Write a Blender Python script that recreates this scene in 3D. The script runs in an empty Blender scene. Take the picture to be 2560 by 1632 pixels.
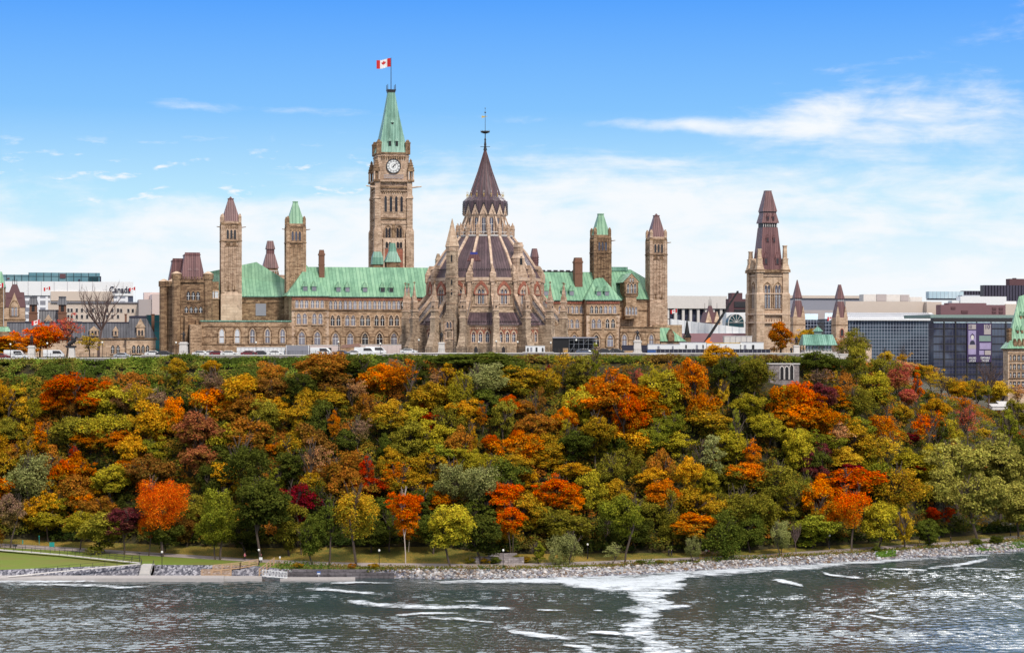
import bpy, math, random
import numpy as np
from mathutils import Vector, Matrix, noise as mnoise
S = bpy.context.scene
COL = S.collection
R = math.radians
# ---------------------------------------------------------------- camera, world, sun, exposure
CZ = 50.0; FPX = 5120.0; CX = 1280.0; HY = 850.0      # camera height, focal length in photo pixels, horizon row
cam = bpy.data.objects.new('camera', bpy.data.cameras.new('camera'))
cam.data.lens = 72.0; cam.data.sensor_width = 36.0; cam.data.shift_y = 34.0/2560
cam.data.clip_start = 1.0; cam.data.clip_end = 30000.0
cam.location = (0, 0, CZ); cam.rotation_euler = (R(90), 0, 0)
COL.objects.link(cam); S.camera = cam
S.view_settings.view_transform = 'Standard'; S.view_settings.look = 'None'
S.view_settings.exposure = 0.0; S.view_settings.gamma = 1.0
SUN_EL, SUN_AZ = 44.0, 24.0                            # degrees; azimuth to the right of "behind the camera"
sun = bpy.data.objects.new('sun', bpy.data.lights.new('sun', 'SUN'))
sun.data.energy = 3.0; sun.data.angle = R(8); sun.data.color = (1.0, 0.93, 0.84)
_d = Vector((math.sin(R(SUN_AZ))*math.cos(R(SUN_EL)), -math.cos(R(SUN_AZ))*math.cos(R(SUN_EL)), math.sin(R(SUN_EL))))
sun.rotation_euler = _d.to_track_quat('Z', 'Y').to_euler(); sun.location = (60, -60, 400)
COL.objects.link(sun)

# ---------------------------------------------------------------- node graph helper
class G:
    def __init__(s, tree): s.t = tree; s.t.nodes.clear()
    def n(s, typ, ins=None, **props):
        nd = s.t.nodes.new(typ)
        for k, v in props.items(): setattr(nd, k, v)
        for k, v in (ins or {}).items(): s.put(nd.inputs[k], v)
        return nd
    def put(s, sock, v):
        if hasattr(v, 'is_output'): s.t.links.new(v, sock)
        elif hasattr(v, 'outputs'): s.t.links.new(v.outputs[0], sock)
        else:
            if sock.type in ('RGBA',) and len(v) == 3: v = (*v, 1)
            sock.default_value = v
    def m(s, op, a, b=None, c=None, clamp=False):
        nd = s.t.nodes.new('ShaderNodeMath'); nd.operation = op; nd.use_clamp = clamp
        for i, v in enumerate((a, b, c)):
            if v is not None: s.put(nd.inputs[i], v)
        return nd.outputs[0]
    def mix(s, f, a, b, blend='MIX'):
        nd = s.t.nodes.new('ShaderNodeMix'); nd.data_type = 'RGBA'; nd.blend_type = blend
        s.put(nd.inputs[0], f); s.put(nd.inputs[6], a); s.put(nd.inputs[7], b)
        return nd.outputs[2]
    def ramp(s, f, stops):
        nd = s.t.nodes.new('ShaderNodeValToRGB'); s.put(nd.inputs[0], f); e = nd.color_ramp.elements
        while len(e) > 1: e.remove(e[0])
        e[0].position = stops[0][0]; e[0].color = tuple(stops[0][1]) + (1,) if not isinstance(stops[0][1], float) else (stops[0][1],)*3+(1,)
        for p, c in stops[1:]:
            q = e.new(p); q.color = (tuple(c)+(1,)) if not isinstance(c, float) else (c, c, c, 1)
        return nd.outputs[0]
    def noise(s, vec, scale, detail=3.0, rough=0.55, dist=0.0):
        nd = s.n('ShaderNodeTexNoise', {'Vector': vec, 'Scale': scale, 'Detail': detail, 'Roughness': rough, 'Distortion': dist})
        return nd.outputs[0]
    def vmap(s, vec, scale=(1, 1, 1), rot=(0, 0, 0), loc=(0, 0, 0)):
        return s.n('ShaderNodeMapping', {'Vector': vec, 'Scale': scale, 'Rotation': rot, 'Location': loc}).outputs[0]
    def sep(s, v): return s.n('ShaderNodeSeparateXYZ', {0: v}).outputs
    def comb(s, x, y, z): return s.n('ShaderNodeCombineXYZ', {0: x, 1: y, 2: z}).outputs[0]
    def sstep(s, v, a, b):
        nd = s.n('ShaderNodeMapRange', {'Value': v, 'From Min': a, 'From Max': b}); nd.interpolation_type = 'SMOOTHSTEP'; return nd.outputs[0]

w = bpy.data.worlds.new('World'); S.world = w; w.use_nodes = True
g = G(w.node_tree)
tc = g.n('ShaderNodeTexCoord').outputs['Generated']
x, y, z = g.sep(tc)
az = g.m('MULTIPLY', g.m('ARCTAN2', x, y), 57.2958)     # degrees right of the view axis
el = g.m('MULTIPLY', g.m('ARCSINE', z), 57.2958)        # degrees above the horizon
sky = g.n('ShaderNodeTexSky', {}, sky_type='NISHITA')
sky.sun_disc = False; sky.sun_elevation = R(SUN_EL); sky.sun_rotation = R(180-SUN_AZ); sky.altitude = 80; sky.ozone_density = 2.0
grad = g.ramp(g.m('DIVIDE', el, 40.0, clamp=True), [(0.0, (0.80, 0.90, 1.0)), (0.05, (0.70, 0.90, 1.0)), (0.10, (0.50, 0.81, 1.0)),
        (0.16, (0.225, 0.55, 1.0)), (0.235, (0.092, 0.37, 1.0)), (0.40, (0.07, 0.25, 0.80)), (1.0, (0.06, 0.18, 0.6))])
blue = g.mix(0.03, grad, g.mix(1.0, sky, (0.11, 0.11, 0.11), 'MULTIPLY'))
# clouds: streaks along the azimuth, denser towards the horizon, a broad veil rising to the right
P = g.comb(az, g.m('MULTIPLY', el, 4.0), 0.0)
wsp = g.noise(g.vmap(P, (0.085, 0.14, 1), rot=(0, 0, R(-9))), 1.0, 6.0, 0.6, 0.6)
fine = g.noise(g.vmap(P, (0.45, 0.30, 1), rot=(0, 0, R(-5)), loc=(7, 3, 0)), 1.0, 5.0, 0.6, 0.3)
low = g.m('SUBTRACT', 1.0, g.sstep(g.m('SUBTRACT', el, g.m('MULTIPLY', g.m('SUBTRACT', 1.0, g.sstep(g.m('ABSOLUTE', g.m('SUBTRACT', az, 0.5)), 2.0, 9.0)), 0.9)), 2.6, 5.0))                       # horizon band
veil_c = g.m('MULTIPLY_ADD', az, 0.17, 3.9)                             # centre elevation of the right veil
veil = g.m('MULTIPLY', g.m('SUBTRACT', 1.0, g.sstep(g.m('ABSOLUTE', g.m('SUBTRACT', el, veil_c)), 0.3, 3.3)), g.sstep(az, -4.0, 9.0))
streak = g.m('MULTIPLY', g.m('SUBTRACT', 1.0, g.sstep(g.m('ABSOLUTE', g.m('SUBTRACT', el, g.m('MULTIPLY_ADD', g.m('ADD', az, 10.0), -0.035, 6.5))), 0.0, 0.38)),
             g.m('MULTIPLY', g.sstep(az, -12.0, -9.0), g.m('SUBTRACT', 1.0, g.sstep(az, 5.0, 12.0))))
mask = g.m('ADD', g.m('MULTIPLY', low, 0.79), g.m('MULTIPLY', veil, 0.40))
mask = g.m('ADD', mask, g.m('MULTIPLY', streak, 0.55))
mask = g.m('ADD', mask, g.m('MULTIPLY', g.m('SUBTRACT', wsp, 0.5), 1.7))
mask = g.m('ADD', mask, g.m('MULTIPLY', g.m('SUBTRACT', fine, 0.5), 1.3))
mask = g.m('SUBTRACT', mask, g.m('MULTIPLY', g.sstep(el, 4.6, 7.0), g.m('MULTIPLY_ADD', g.m('SUBTRACT', 1.0, g.sstep(az, 3.0, 9.0)), 0.28, 0.10)))
cl = g.sstep(mask, 0.12, 1.0)
puff = g.noise(g.vmap(P, (0.85, 0.75, 1), loc=(3, 1, 0)), 1.0, 6.0, 0.6, 0.2)
band_ = g.m('MULTIPLY', g.sstep(el, 2.8, 4.0), g.m('SUBTRACT', 1.0, g.sstep(el, 4.6, 5.9)))
puffs = g.m('MULTIPLY', g.m('MULTIPLY', g.sstep(puff, 0.56, 0.72), band_), g.m('SUBTRACT', 1.0, g.sstep(az, -2.0, 3.0)))
cl = g.m('MAXIMUM', cl, g.m('MULTIPLY', puffs, 0.95))
hor = g.m('SUBTRACT', 1.0, g.sstep(g.m('ADD', el, g.m('MULTIPLY', g.m('SUBTRACT', wsp, 0.5), 3.0)), 0.8, 3.4))
cl = g.m('MAXIMUM', cl, g.m('MULTIPLY', hor, 0.92))
high = g.sstep(el, 10.3, 17.0)                                          # the cloud deck overhead, above the frame
hn = g.sstep(g.noise(g.vmap(tc, (3, 3, 3)), 1.0, 4.0), 0.35, 0.55)
cl = g.m('MAXIMUM', cl, g.m('MULTIPLY', high, g.m('MULTIPLY_ADD', hn, 0.22, 0.75)))
ccol = g.mix(high, (0.93, 0.965, 1.0), (0.80, 0.82, 0.86))
ccol = g.mix(g.m('MULTIPLY', high, g.sstep(y, 0.2, 0.9)), ccol, (2.3, 2.4, 2.55))   # the deck is brightest towards the southern sun
skyc = g.mix(cl, blue, ccol)
GD = (math.sin(R(23))*math.cos(R(27)), math.cos(R(23))*math.cos(R(27)), math.sin(R(27)))   # bright cloud hiding the low southern sun, above the frame
dp = g.n('ShaderNodeVectorMath', {0: tc, 1: GD}, operation='DOT_PRODUCT').outputs['Value']
glow = g.m('MULTIPLY', g.m('POWER', g.m('MAXIMUM', dp, 0.0), 140.0), 17.0)
skyc = g.mix(1.0, skyc, g.comb(glow, g.m('MULTIPLY', glow, .97), g.m('MULTIPLY', glow, .92)), 'ADD')
bg = g.n('ShaderNodeBackground', {'Color': skyc, 'Strength': 1.0})
g.n('ShaderNodeOutputWorld', {0: bg})

# ---------------------------------------------------------------- pixels to places
def W(px, py, d): return ((px-CX)/FPX*d, d, CZ-(py-HY)/FPX*d)
def Dz(py, z): return (CZ-z)*FPX/(py-HY)
def lin(x, pts):
    if x <= pts[0][0]: return pts[0][1:]
    for a, b in zip(pts, pts[1:]):
        if x <= b[0]:
            t = (x-a[0])/(b[0]-a[0]); return tuple(p+(q-p)*t for p, q in zip(a[1:], b[1:]))
    return pts[-1][1:]

# ---------------------------------------------------------------- mesh builder
class MB:
    def __init__(s, T=None): s.v = []; s.f = []; s.mi = []; s.T = T; s.k = 0
    def add(s, vs, fs, k=None):
        b = len(s.v)
        s.v += [s.T(*p) for p in vs] if s.T else [tuple(p) for p in vs]
        s.f += [tuple(i+b for i in f) for f in fs]; s.mi += [s.k if k is None else k]*len(fs)
        return s
    def box(s, x0, x1, y0, y1, z0, z1, k=None): return s.fr(x0, x1, y0, y1, z0, x0, x1, y0, y1, z1, k)
    def fr(s, x0, x1, y0, y1, z0, X0, X1, Y0, Y1, z1, k=None):
        vs = [(x0, y0, z0), (x1, y0, z0), (x1, y1, z0), (x0, y1, z0), (X0, Y0, z1), (X1, Y0, z1), (X1, Y1, z1), (X0, Y1, z1)]
        return s.add(vs, [(3, 2, 1, 0), (4, 5, 6, 7), (0, 1, 5, 4), (1, 2, 6, 5), (2, 3, 7, 6), (3, 0, 4, 7)], k)
    def cyl(s, x, y, z0, z1, r0, r1=None, n=8, k=None, a0=0.0, cap=True):
        r1 = r0 if r1 is None else r1
        vs = []
        for zz, r in ((z0, r0), (z1, r1)):
            for i in range(n):
                a = a0+2*math.pi*i/n; vs.append((x+r*math.cos(a), y+r*math.sin(a), zz))
        fs = [(i, (i+1) % n, n+(i+1) % n, n+i) for i in range(n)]
        if cap: fs += [tuple(range(n-1, -1, -1)), tuple(range(n, 2*n))]
        return s.add(vs, fs, k)
    def lathe(s, x, y, prof, n=8, k=None, a0=0.0):
        for (r0, z0), (r1, z1) in zip(prof, prof[1:]): s.cyl(x, y, z0, z1, max(r0, .001), max(r1, .001), n, k, a0, cap=False)
        return s
    def tube(s, p, q, r0, r1=None, n=5, k=None):
        p = Vector(p); q = Vector(q); r1 = r0 if r1 is None else r1
        d = (q-p).normalized(); u = d.orthogonal().normalized(); v = d.cross(u)
        vs = []
        for c, r in ((p, r0), (q, r1)):
            for i in range(n):
                a = 2*math.pi*i/n; vs.append(tuple(c+(u*math.cos(a)+v*math.sin(a))*r))
        return s.add(vs, [(i, (i+1) % n, n+(i+1) % n, n+i) for i in range(n)]+[tuple(range(n-1, -1, -1)), tuple(range(n, 2*n))], k)
    def extr(s, pts, y0, y1, k=None):       # outline in (x,z) extruded along y
        n = len(pts); vs = [(a, y0, b) for a, b in pts]+[(a, y1, b) for a, b in pts]
        return s.add(vs, [tuple(range(n)), tuple(range(2*n-1, n-1, -1))]+[(i, n+i, n+(i+1) % n, (i+1) % n) for i in range(n)], k)
    def slab(s, pts, z0, z1, k=None):       # outline in (x,y) extruded up
        n = len(pts); vs = [(a, b, z0) for a, b in pts]+[(a, b, z1) for a, b in pts]
        return s.add(vs, [tuple(range(n-1, -1, -1)), tuple(range(n, 2*n))]+[(i, (i+1) % n, n+(i+1) % n, n+i) for i in range(n)], k)
    def ring(s, out, inn, y0, y1, k=None):  # two outlines of equal count in (x,z), open at nothing
        n = len(out); vs = [(a, y0, b) for a, b in out]+[(a, y0, b) for a, b in inn]+[(a, y1, b) for a, b in out]+[(a, y1, b) for a, b in inn]
        fs = []
        for i in range(n):
            j = (i+1) % n
            fs += [(i, j, n+j, n+i), (2*n+i, 2*n+j, j, i), (n+i, n+j, 3*n+j, 3*n+i)]
        return s.add(vs, fs, k)
    def build(s, name, mats, parent=None, smooth=False):
        me = bpy.data.meshes.new(name)
        off = OFF.get(parent.name, (0, 0, 0)) if parent else (0, 0, 0)
        me.from_pydata([(a-off[0], b-off[1], c-off[2]) for a, b, c in s.v], [], s.f)
        if not isinstance(mats, (list, tuple)): mats = [mats]
        for m_ in mats: me.materials.append(m_)
        if len(mats) > 1: me.polygons.foreach_set('material_index', s.mi)
        if smooth: me.polygons.foreach_set('use_smooth', [True]*len(s.f))
        o = bpy.data.objects.new(name, me); COL.objects.link(o)
        if parent: o.parent = parent
        OFF[o.name] = off
        return o
OFF = {}
def tag(o, label=None, cat=None, group=None, kind=None):
    if label: o['label'] = label
    if cat: o['category'] = cat
    if group: o['group'] = group
    if kind: o['kind'] = kind
    return o
class Fr:                                   # a frame: origin on the ground plan and an angle
    def __init__(s, ox, oy, deg): s.ox = ox; s.oy = oy; s.a = R(deg); s.c = math.cos(s.a); s.s = math.sin(s.a)
    def w(s, X, Y, Z=0.0): return (s.ox+X*s.c-Y*s.s, s.oy+X*s.s+Y*s.c, Z)
    def X(s, px, Y):
        t = (px-CX)/FPX
        return (t*(s.oy+Y*s.c)-s.ox+Y*s.s)/(s.c-t*s.s)
    def Z(s, px, py, Y):
        X = s.X(px, Y); return CZ-(py-HY)/FPX*(s.oy+X*s.s+Y*s.c)
    def px(s, X, Y):
        a = s.w(X, Y); return CX+FPX*a[0]/a[1]
    def sq(s, pL, pR, Yf):                   # square plan whose outline spans pL..pR with its front at Yf
        X0, wd = s.X(pL, Yf), 6.0
        for _ in range(30):
            lo = min(s.px(X0, Yf), s.px(X0, Yf+wd)); hi = max(s.px(X0+wd, Yf), s.px(X0+wd, Yf+wd))
            sc = FPX/(s.oy+Yf); X0 += (pL-lo)/sc; wd += ((pR-pL)-(hi-lo))/sc
        return X0, wd
def thing(name, label, cat, loc=(0, 0, 0), fr=None, group=None, rz=0.0):
    o = bpy.data.objects.new(name, None); COL.objects.link(o); o.empty_display_size = 0.5
    if fr: o.location = fr.w(*loc); o.rotation_euler = (0, 0, fr.a); OFF[o.name] = tuple(loc)
    else: o.location = loc; o.rotation_euler = (0, 0, rz); OFF[o.name] = (0, 0, 0)
    return tag(o, label, cat, group)
def dup(root, loc, rz=None, label=None, scale=None):
    c = root.copy(); COL.objects.link(c); c.location = loc
    if rz is not None: c.rotation_euler = (0, 0, rz)
    if scale: c.scale = scale if hasattr(scale, '__len__') else (scale,)*3
    if label: c['label'] = label
    for ch in list(root.children):
        d = ch.copy(); COL.objects.link(d); d.parent = c
        for gc in list(ch.children):
            e = gc.copy(); COL.objects.link(e); e.parent = d
    return c
# ---------------------------------------------------------------- materials
M = {}
def newmat(name):
    m_ = bpy.data.materials.new(name); m_.use_nodes = True; M[name] = m_; return m_, G(m_.node_tree)
def out(g, sh): g.n('ShaderNodeOutputMaterial', {0: sh})
def pbr(g, col, rough=0.7, bump=None, dist=0.05, strength=0.6, metal=0.0, spec=0.3, **kw):
    ins = {'Base Color': col, 'Roughness': rough, 'Metallic': metal, 'Specular IOR Level': spec}; ins.update(kw)
    if bump is not None: ins['Normal'] = g.n('ShaderNodeBump', {'Height': bump, 'Distance': dist, 'Strength': strength}).outputs[0]
    b = g.n('ShaderNodeBsdfPrincipled', ins); out(g, b); return b
def oc(g): return g.n('ShaderNodeTexCoord').outputs['Object']
def plain(name, col, rough=0.6, metal=0.0, var=0.25, scale=1.5, spec=0.3):
    m_, g = newmat(name); n = g.noise(oc(g), scale, 4.0, 0.65)
    lo = tuple(c*(1-var) for c in col); hi = tuple(min(1, c*(1+var)) for c in col)
    pbr(g, g.mix(n, lo, hi), rough, n, 0.02, 0.3, metal, spec)
def stone(name, light, mid, dark, bw=1.15, bh=0.42, mort=0.42, soot=0.52):
    m_, g = newmat(name); o = oc(g); x, y, z = g.sep(o)
    v = g.comb(g.m('ADD', x, g.m('MULTIPLY', y, 0.93)), z, 0.0)
    br = g.n('ShaderNodeTexBrick', {'Vector': v, 'Color1': (0, 0, 0), 'Color2': (1, 1, 1), 'Mortar': (0.5, 0.5, 0.5), 'Scale': 1.0,
             'Mortar Size': 0.03, 'Brick Width': bw, 'Row Height': bh, 'Bias': 0.0})
    f = g.n('ShaderNodeRGBToBW', {0: br.outputs[0]}).outputs[0]
    n1 = g.noise(g.vmap(o, (1, 1, 1.5)), 1.6, 4.0, 0.75); n2 = g.noise(g.vmap(o, (1, 1, 0.35)), 0.16, 4.0, 0.6)
    f = g.m('ADD', g.m('MULTIPLY', f, 0.34), g.m('MULTIPLY', n1, 0.66))
    f = g.m('ADD', f, g.m('MULTIPLY', g.m('SUBTRACT', n2, 0.5), 0.55))
    col = g.ramp(f, [(0.20, dark), (0.48, mid), (0.76, light)])
    col = g.mix(g.m('MULTIPLY', br.outputs[1], mort), col, tuple(c*0.6 for c in dark))
    st = g.sstep(g.noise(g.vmap(o, (0.9, 0.9, 0.14)), 1.0, 5.0, 0.7), 0.50, 0.68); st2 = g.sstep(g.noise(o, 0.35, 5.0, 0.7, 0.5), 0.52, 0.66)
    col = g.mix(g.m('MULTIPLY', g.m('MAXIMUM', st, st2), soot), col, tuple(c*0.55 for c in dark))
    pbr(g, col, 0.9, g.m('SUBTRACT', f, g.m('MULTIPLY', br.outputs[1], 0.5)), 0.08, 0.7, spec=0.15)
stone('stone', (0.66, 0.47, 0.31), (0.47, 0.31, 0.195), (0.19, 0.115, 0.07))
stone('stone_dark', (0.46, 0.305, 0.18), (0.27, 0.168, 0.10), (0.08, 0.046, 0.030), soot=0.55)
stone('stone_pink', (0.72, 0.53, 0.39), (0.53, 0.37, 0.26), (0.26, 0.165, 0.11), soot=0.5)
stone('stone_light', (0.74, 0.56, 0.40), (0.60, 0.43, 0.30), (0.40, 0.27, 0.18), 1.6, 0.55)
stone('stone_grey', (0.64, 0.49, 0.35), (0.43, 0.315, 0.22), (0.17, 0.12, 0.085), 0.9, 0.36)
stone('stone_wall', (0.45, 0.40, 0.38), (0.30, 0.26, 0.25), (0.14, 0.12, 0.12), 1.2, 0.45)
stone('ashlar', (0.76, 0.58, 0.44), (0.66, 0.48, 0.35), (0.46, 0.32, 0.23), 2.2, 0.8, 0.15)
stone('red_stone', (0.50, 0.20, 0.13), (0.40, 0.15, 0.10), (0.26, 0.09, 0.06), 0.8, 0.4)
stone('quay_block', (0.22, 0.20, 0.21), (0.14, 0.125, 0.13), (0.06, 0.052, 0.055), 2.6, 0.62, 0.9)
def seam(name, hi, mid, lo, pitch=0.62, polar=None, rough=0.45):
    m_, g = newmat(name); o = oc(g); x, y, z = g.sep(o)
    if polar is None:
        nx, ny, nz = g.sep(g.n('ShaderNodeVectorTransform', {0: g.n('ShaderNodeNewGeometry').outputs['True Normal']}, vector_type='NORMAL', convert_from='WORLD', convert_to='OBJECT').outputs[0])
        s_ = g.m('GREATER_THAN', g.m('ABSOLUTE', nx), g.m('ABSOLUTE', ny))
        t = g.m('ADD', g.m('MULTIPLY', x, g.m('SUBTRACT', 1.0, s_)), g.m('MULTIPLY', y, s_))
    else:
        ph = g.m('SUBTRACT', g.m('ARCTAN2', y, x), polar); k = g.m('ROUND', g.m('DIVIDE', ph, math.pi/8))
        ps = g.m('SUBTRACT', ph, g.m('MULTIPLY', k, math.pi/8)); rr = g.m('SQRT', g.m('ADD', g.m('MULTIPLY', x, x), g.m('MULTIPLY', y, y)))
        t = g.m('MULTIPLY', rr, g.m('SINE', ps))
    q = g.m('FRACT', g.m('DIVIDE', t, pitch)); d = g.m('ABSOLUTE', g.m('SUBTRACT', q, 0.5))
    line = g.sstep(d, 0.36, 0.48); pan = g.n('ShaderNodeTexWhiteNoise', {1: g.m('FLOOR', g.m('DIVIDE', t, pitch))}, noise_dimensions='1D').outputs[0]
    n = g.noise(g.vmap(o, (1, 1, 0.35)), 0.5, 5.0, 0.65); n2 = g.noise(o, 3.0, 3.0)
    f = g.m('ADD', g.m('ADD', g.m('MULTIPLY_ADD', n, 0.8, -0.12), g.m('MULTIPLY', pan, 0.26)), g.m('MULTIPLY', n2, 0.22))
    col = g.mix(g.m('MULTIPLY', line, 0.80), g.ramp(f, [(0.25, lo), (0.52, mid), (0.8, hi)]), lo)
    sk_ = g.m('MULTIPLY', g.sstep(g.noise(g.vmap(o, (1.6, 1.6, 0.22)), 1.0, 5.0, 0.7), 0.60, 0.75), 0.45)
    col = g.mix(sk_, col, tuple((a*.5+b*.5)*.75 for a, b in zip(lo, (.16, .10, .05))))
    pbr(g, col, rough, g.m('MULTIPLY', line, 1.0), 0.06, 0.8, spec=0.35)
seam('copper_green', (0.33, 0.54, 0.34), (0.215, 0.405, 0.25), (0.11, 0.24, 0.15), 1.0)
seam('copper_teal', (0.30, 0.50, 0.40), (0.18, 0.36, 0.27), (0.07, 0.17, 0.12), 0.5)
seam('copper_red', (0.27, 0.135, 0.125), (0.19, 0.09, 0.088), (0.09, 0.04, 0.042))
seam('copper_lib', (0.19, 0.125, 0.135), (0.112, 0.070, 0.078), (0.044, 0.027, 0.032), 0.75, R(-90)-0.0)
seam('slate', (0.16, 0.16, 0.18), (0.10, 0.10, 0.115), (0.05, 0.05, 0.06), 0.8)
seam('white_roof', (0.86, 0.87, 0.88), (0.76, 0.78, 0.80), (0.5, 0.54, 0.58), 2.4)
def glass(name, col, rough=0.12, var=0.5, spec=0.5):
    m_, g = newmat(name); n = g.noise(oc(g), 0.9, 2.0); r_ = g.n('ShaderNodeObjectInfo').outputs['Random']
    f = g.m('ADD', g.m('MULTIPLY', n, 0.5), g.m('MULTIPLY', r_, 0.5))
    pbr(g, g.mix(f, tuple(c*(1-var) for c in col), tuple(min(1, c*(1+var)) for c in col)), rough, spec=spec)
glass('pane_dark', (0.030, 0.026, 0.030)); glass('pane_curtain', (0.23, 0.22, 0.26), 0.25, 0.5); glass('pane_white', (0.6, 0.62, 0.66), 0.3, 0.2)
glass('pane_leaded', (0.075, 0.075, 0.105), 0.2, 0.5)
plain('black', (0.018, 0.017, 0.018), 0.5); plain('iron', (0.035, 0.033, 0.035), 0.5); plain('bronze', (0.035, 0.032, 0.034), 0.42, 0.3)
plain('white', (0.78, 0.78, 0.78), 0.5, var=0.06); plain('offwhite', (0.66, 0.62, 0.58), 0.7, var=0.15); plain('concrete', (0.52, 0.49, 0.46), 0.85, var=0.2)
plain('pinkwall', (0.62, 0.50, 0.46), 0.8, var=0.12); plain('beige', (0.60, 0.50, 0.42), 0.85, var=0.1, scale=0.12); plain('greybeige', (0.42, 0.37, 0.36), 0.85, var=0.12, scale=.15)
plain('marble', (0.62, 0.58, 0.54), 0.6, var=0.15); plain('maroon', (0.115, 0.055, 0.06), 0.7, var=0.15, scale=.2); plain('maroon_lt', (0.20, 0.105, 0.115), 0.7, var=0.12, scale=.2)
plain('red', (0.55, 0.02, 0.02), 0.6, var=0.1); plain('yellow', (0.75, 0.45, 0.03), 0.5, var=0.1); plain('orange', (0.7, 0.2, 0.03), 0.5)
plain('blue', (0.05, 0.12, 0.35), 0.5); plain('navy', (0.035, 0.035, 0.06), 0.6); plain('teal', (0.02, 0.28, 0.24), 0.5); plain('wood', (0.50, 0.33, 0.20), 0.8, var=0.3)
plain('greybox', (0.27, 0.27, 0.31), 0.6, var=0.12); plain('brownroof', (0.16, 0.075, 0.05), 0.8); plain('gold', (0.75, 0.5, 0.12), 0.35, 0.6)
plain('lampglobe', (0.85, 0.83, 0.75), 0.3, var=0.03); plain('steel', (0.5, 0.5, 0.52), 0.4, 0.5); plain('dock', (0.44, 0.40, 0.38), 0.8, var=0.2)
plain('skin', (0.5, 0.3, 0.22), 0.6); plain('pinkcloth', (0.65, 0.22, 0.25), 0.8); plain('darkcloth', (0.03, 0.03, 0.035), 0.9); plain('lilac', (0.36, 0.30, 0.48), 0.5, var=.3, scale=.8)
plain('banner', (0.055, 0.035, 0.10), 0.5); plain('greycopper', (0.22, 0.30, 0.27), 0.6); plain('clock', (0.80, 0.80, 0.78), 0.4, var=.04)
plain('rubber', (0.02, 0.02, 0.02), 0.8); plain('royal', (0.05, 0.06, 0.28), 0.5); plain('bark', (0.085, 0.062, 0.048), 0.9, var=0.5, scale=3.0); plain('bark_pale', (0.50, 0.42, 0.37), 0.8, var=0.4, scale=3.0)
plain('twig', (0.13, 0.085, 0.075), 0.9); plain('brick_dark', (0.20, 0.10, 0.065), 0.9, var=.4, scale=2.5)
for nm, c in (('car_white', (0.8, 0.8, 0.8)), ('car_dark', (0.03, 0.03, 0.035)), ('car_maroon', (0.20, 0.02, 0.03)), ('car_blue', (0.10, 0.12, 0.18)), ('car_silver', (0.42, 0.43, 0.45))):
    m_, g = newmat(nm); pbr(g, c, 0.25, spec=0.5, **{'Coat Weight': 0.6})
def grid_glass(name, base, line, gx, gz, w=0.14, refl=0.06):
    m_, g = newmat(name); o = oc(g); x, y, z = g.sep(o)
    dx = g.m('ABSOLUTE', g.m('SUBTRACT', g.m('FRACT', g.m('DIVIDE', g.m('ADD', x, y), gx)), 0.5)); dz = g.m('ABSOLUTE', g.m('SUBTRACT', g.m('FRACT', g.m('DIVIDE', z, gz)), 0.5))
    l = g.m('MAXIMUM', g.m('GREATER_THAN', dx, 0.5-w/gx), g.m('GREATER_THAN', dz, 0.5-w/gz))
    cell = g.n('ShaderNodeTexWhiteNoise', {0: g.comb(g.m('FLOOR', g.m('DIVIDE', x, gx*2)), g.m('FLOOR', g.m('DIVIDE', z, gz)), 0)}, noise_dimensions='3D').outputs[0]
    n = g.noise(o, 0.05, 3.0, 0.6, 0.5)
    col = g.mix(g.m('MULTIPLY', g.sstep(n, 0.42, 0.6), 0.8), base[0], base[1]); col = g.mix(g.m('MULTIPLY', cell, 0.35), col, base[2])
    ins = {'Base Color': g.mix(l, col, line), 'Roughness': g.m('MULTIPLY_ADD', l, 0.4, 0.12), 'Specular IOR Level': 0.22}
    out(g, g.n('ShaderNodeBsdfPrincipled', ins))
grid_glass('glass_grid', ((0.012, 0.013, 0.028), (0.09, 0.13, 0.17), (0.03, 0.04, 0.06)), (0.36, 0.39, 0.48), 1.3, 1.42, 0.075)
grid_glass('glass_plain', ((0.025, 0.028, 0.06), (0.12, 0.15, 0.21), (0.02, 0.018, 0.04)), (0.07, 0.07, 0.10), 1.4, 3.3, 0.12)
grid_glass('glass_teal', ((0.10, 0.22, 0.26), (0.20, 0.33, 0.36), (0.13, 0.25, 0.30)), (0.03, 0.05, 0.06), 3.2, 2.6, 0.16)
grid_glass('glass_white', ((0.20, 0.22, 0.28), (0.34, 0.36, 0.42), (0.45, 0.38, 0.30)), (0.78, 0.78, 0.80), 3.2, 2.8, 0.5)
grid_glass('dark_tower', ((0.015, 0.012, 0.022), (0.03, 0.025, 0.04), (0.02, 0.018, 0.03)), (0.10, 0.09, 0.13), 1.9, 30.0, 0.30)
grid_glass('pale_glass', ((0.45, 0.60, 0.68), (0.62, 0.74, 0.80), (0.5, 0.62, 0.7)), (0.30, 0.36, 0.42), 2.6, 40.0, 0.14)
grid_glass('darkteal', ((0.01, 0.05, 0.06), (0.02, 0.09, 0.11), (0.01, 0.04, 0.05)), (0.02, 0.03, 0.04), 2.0, 3.0, 0.12)
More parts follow.
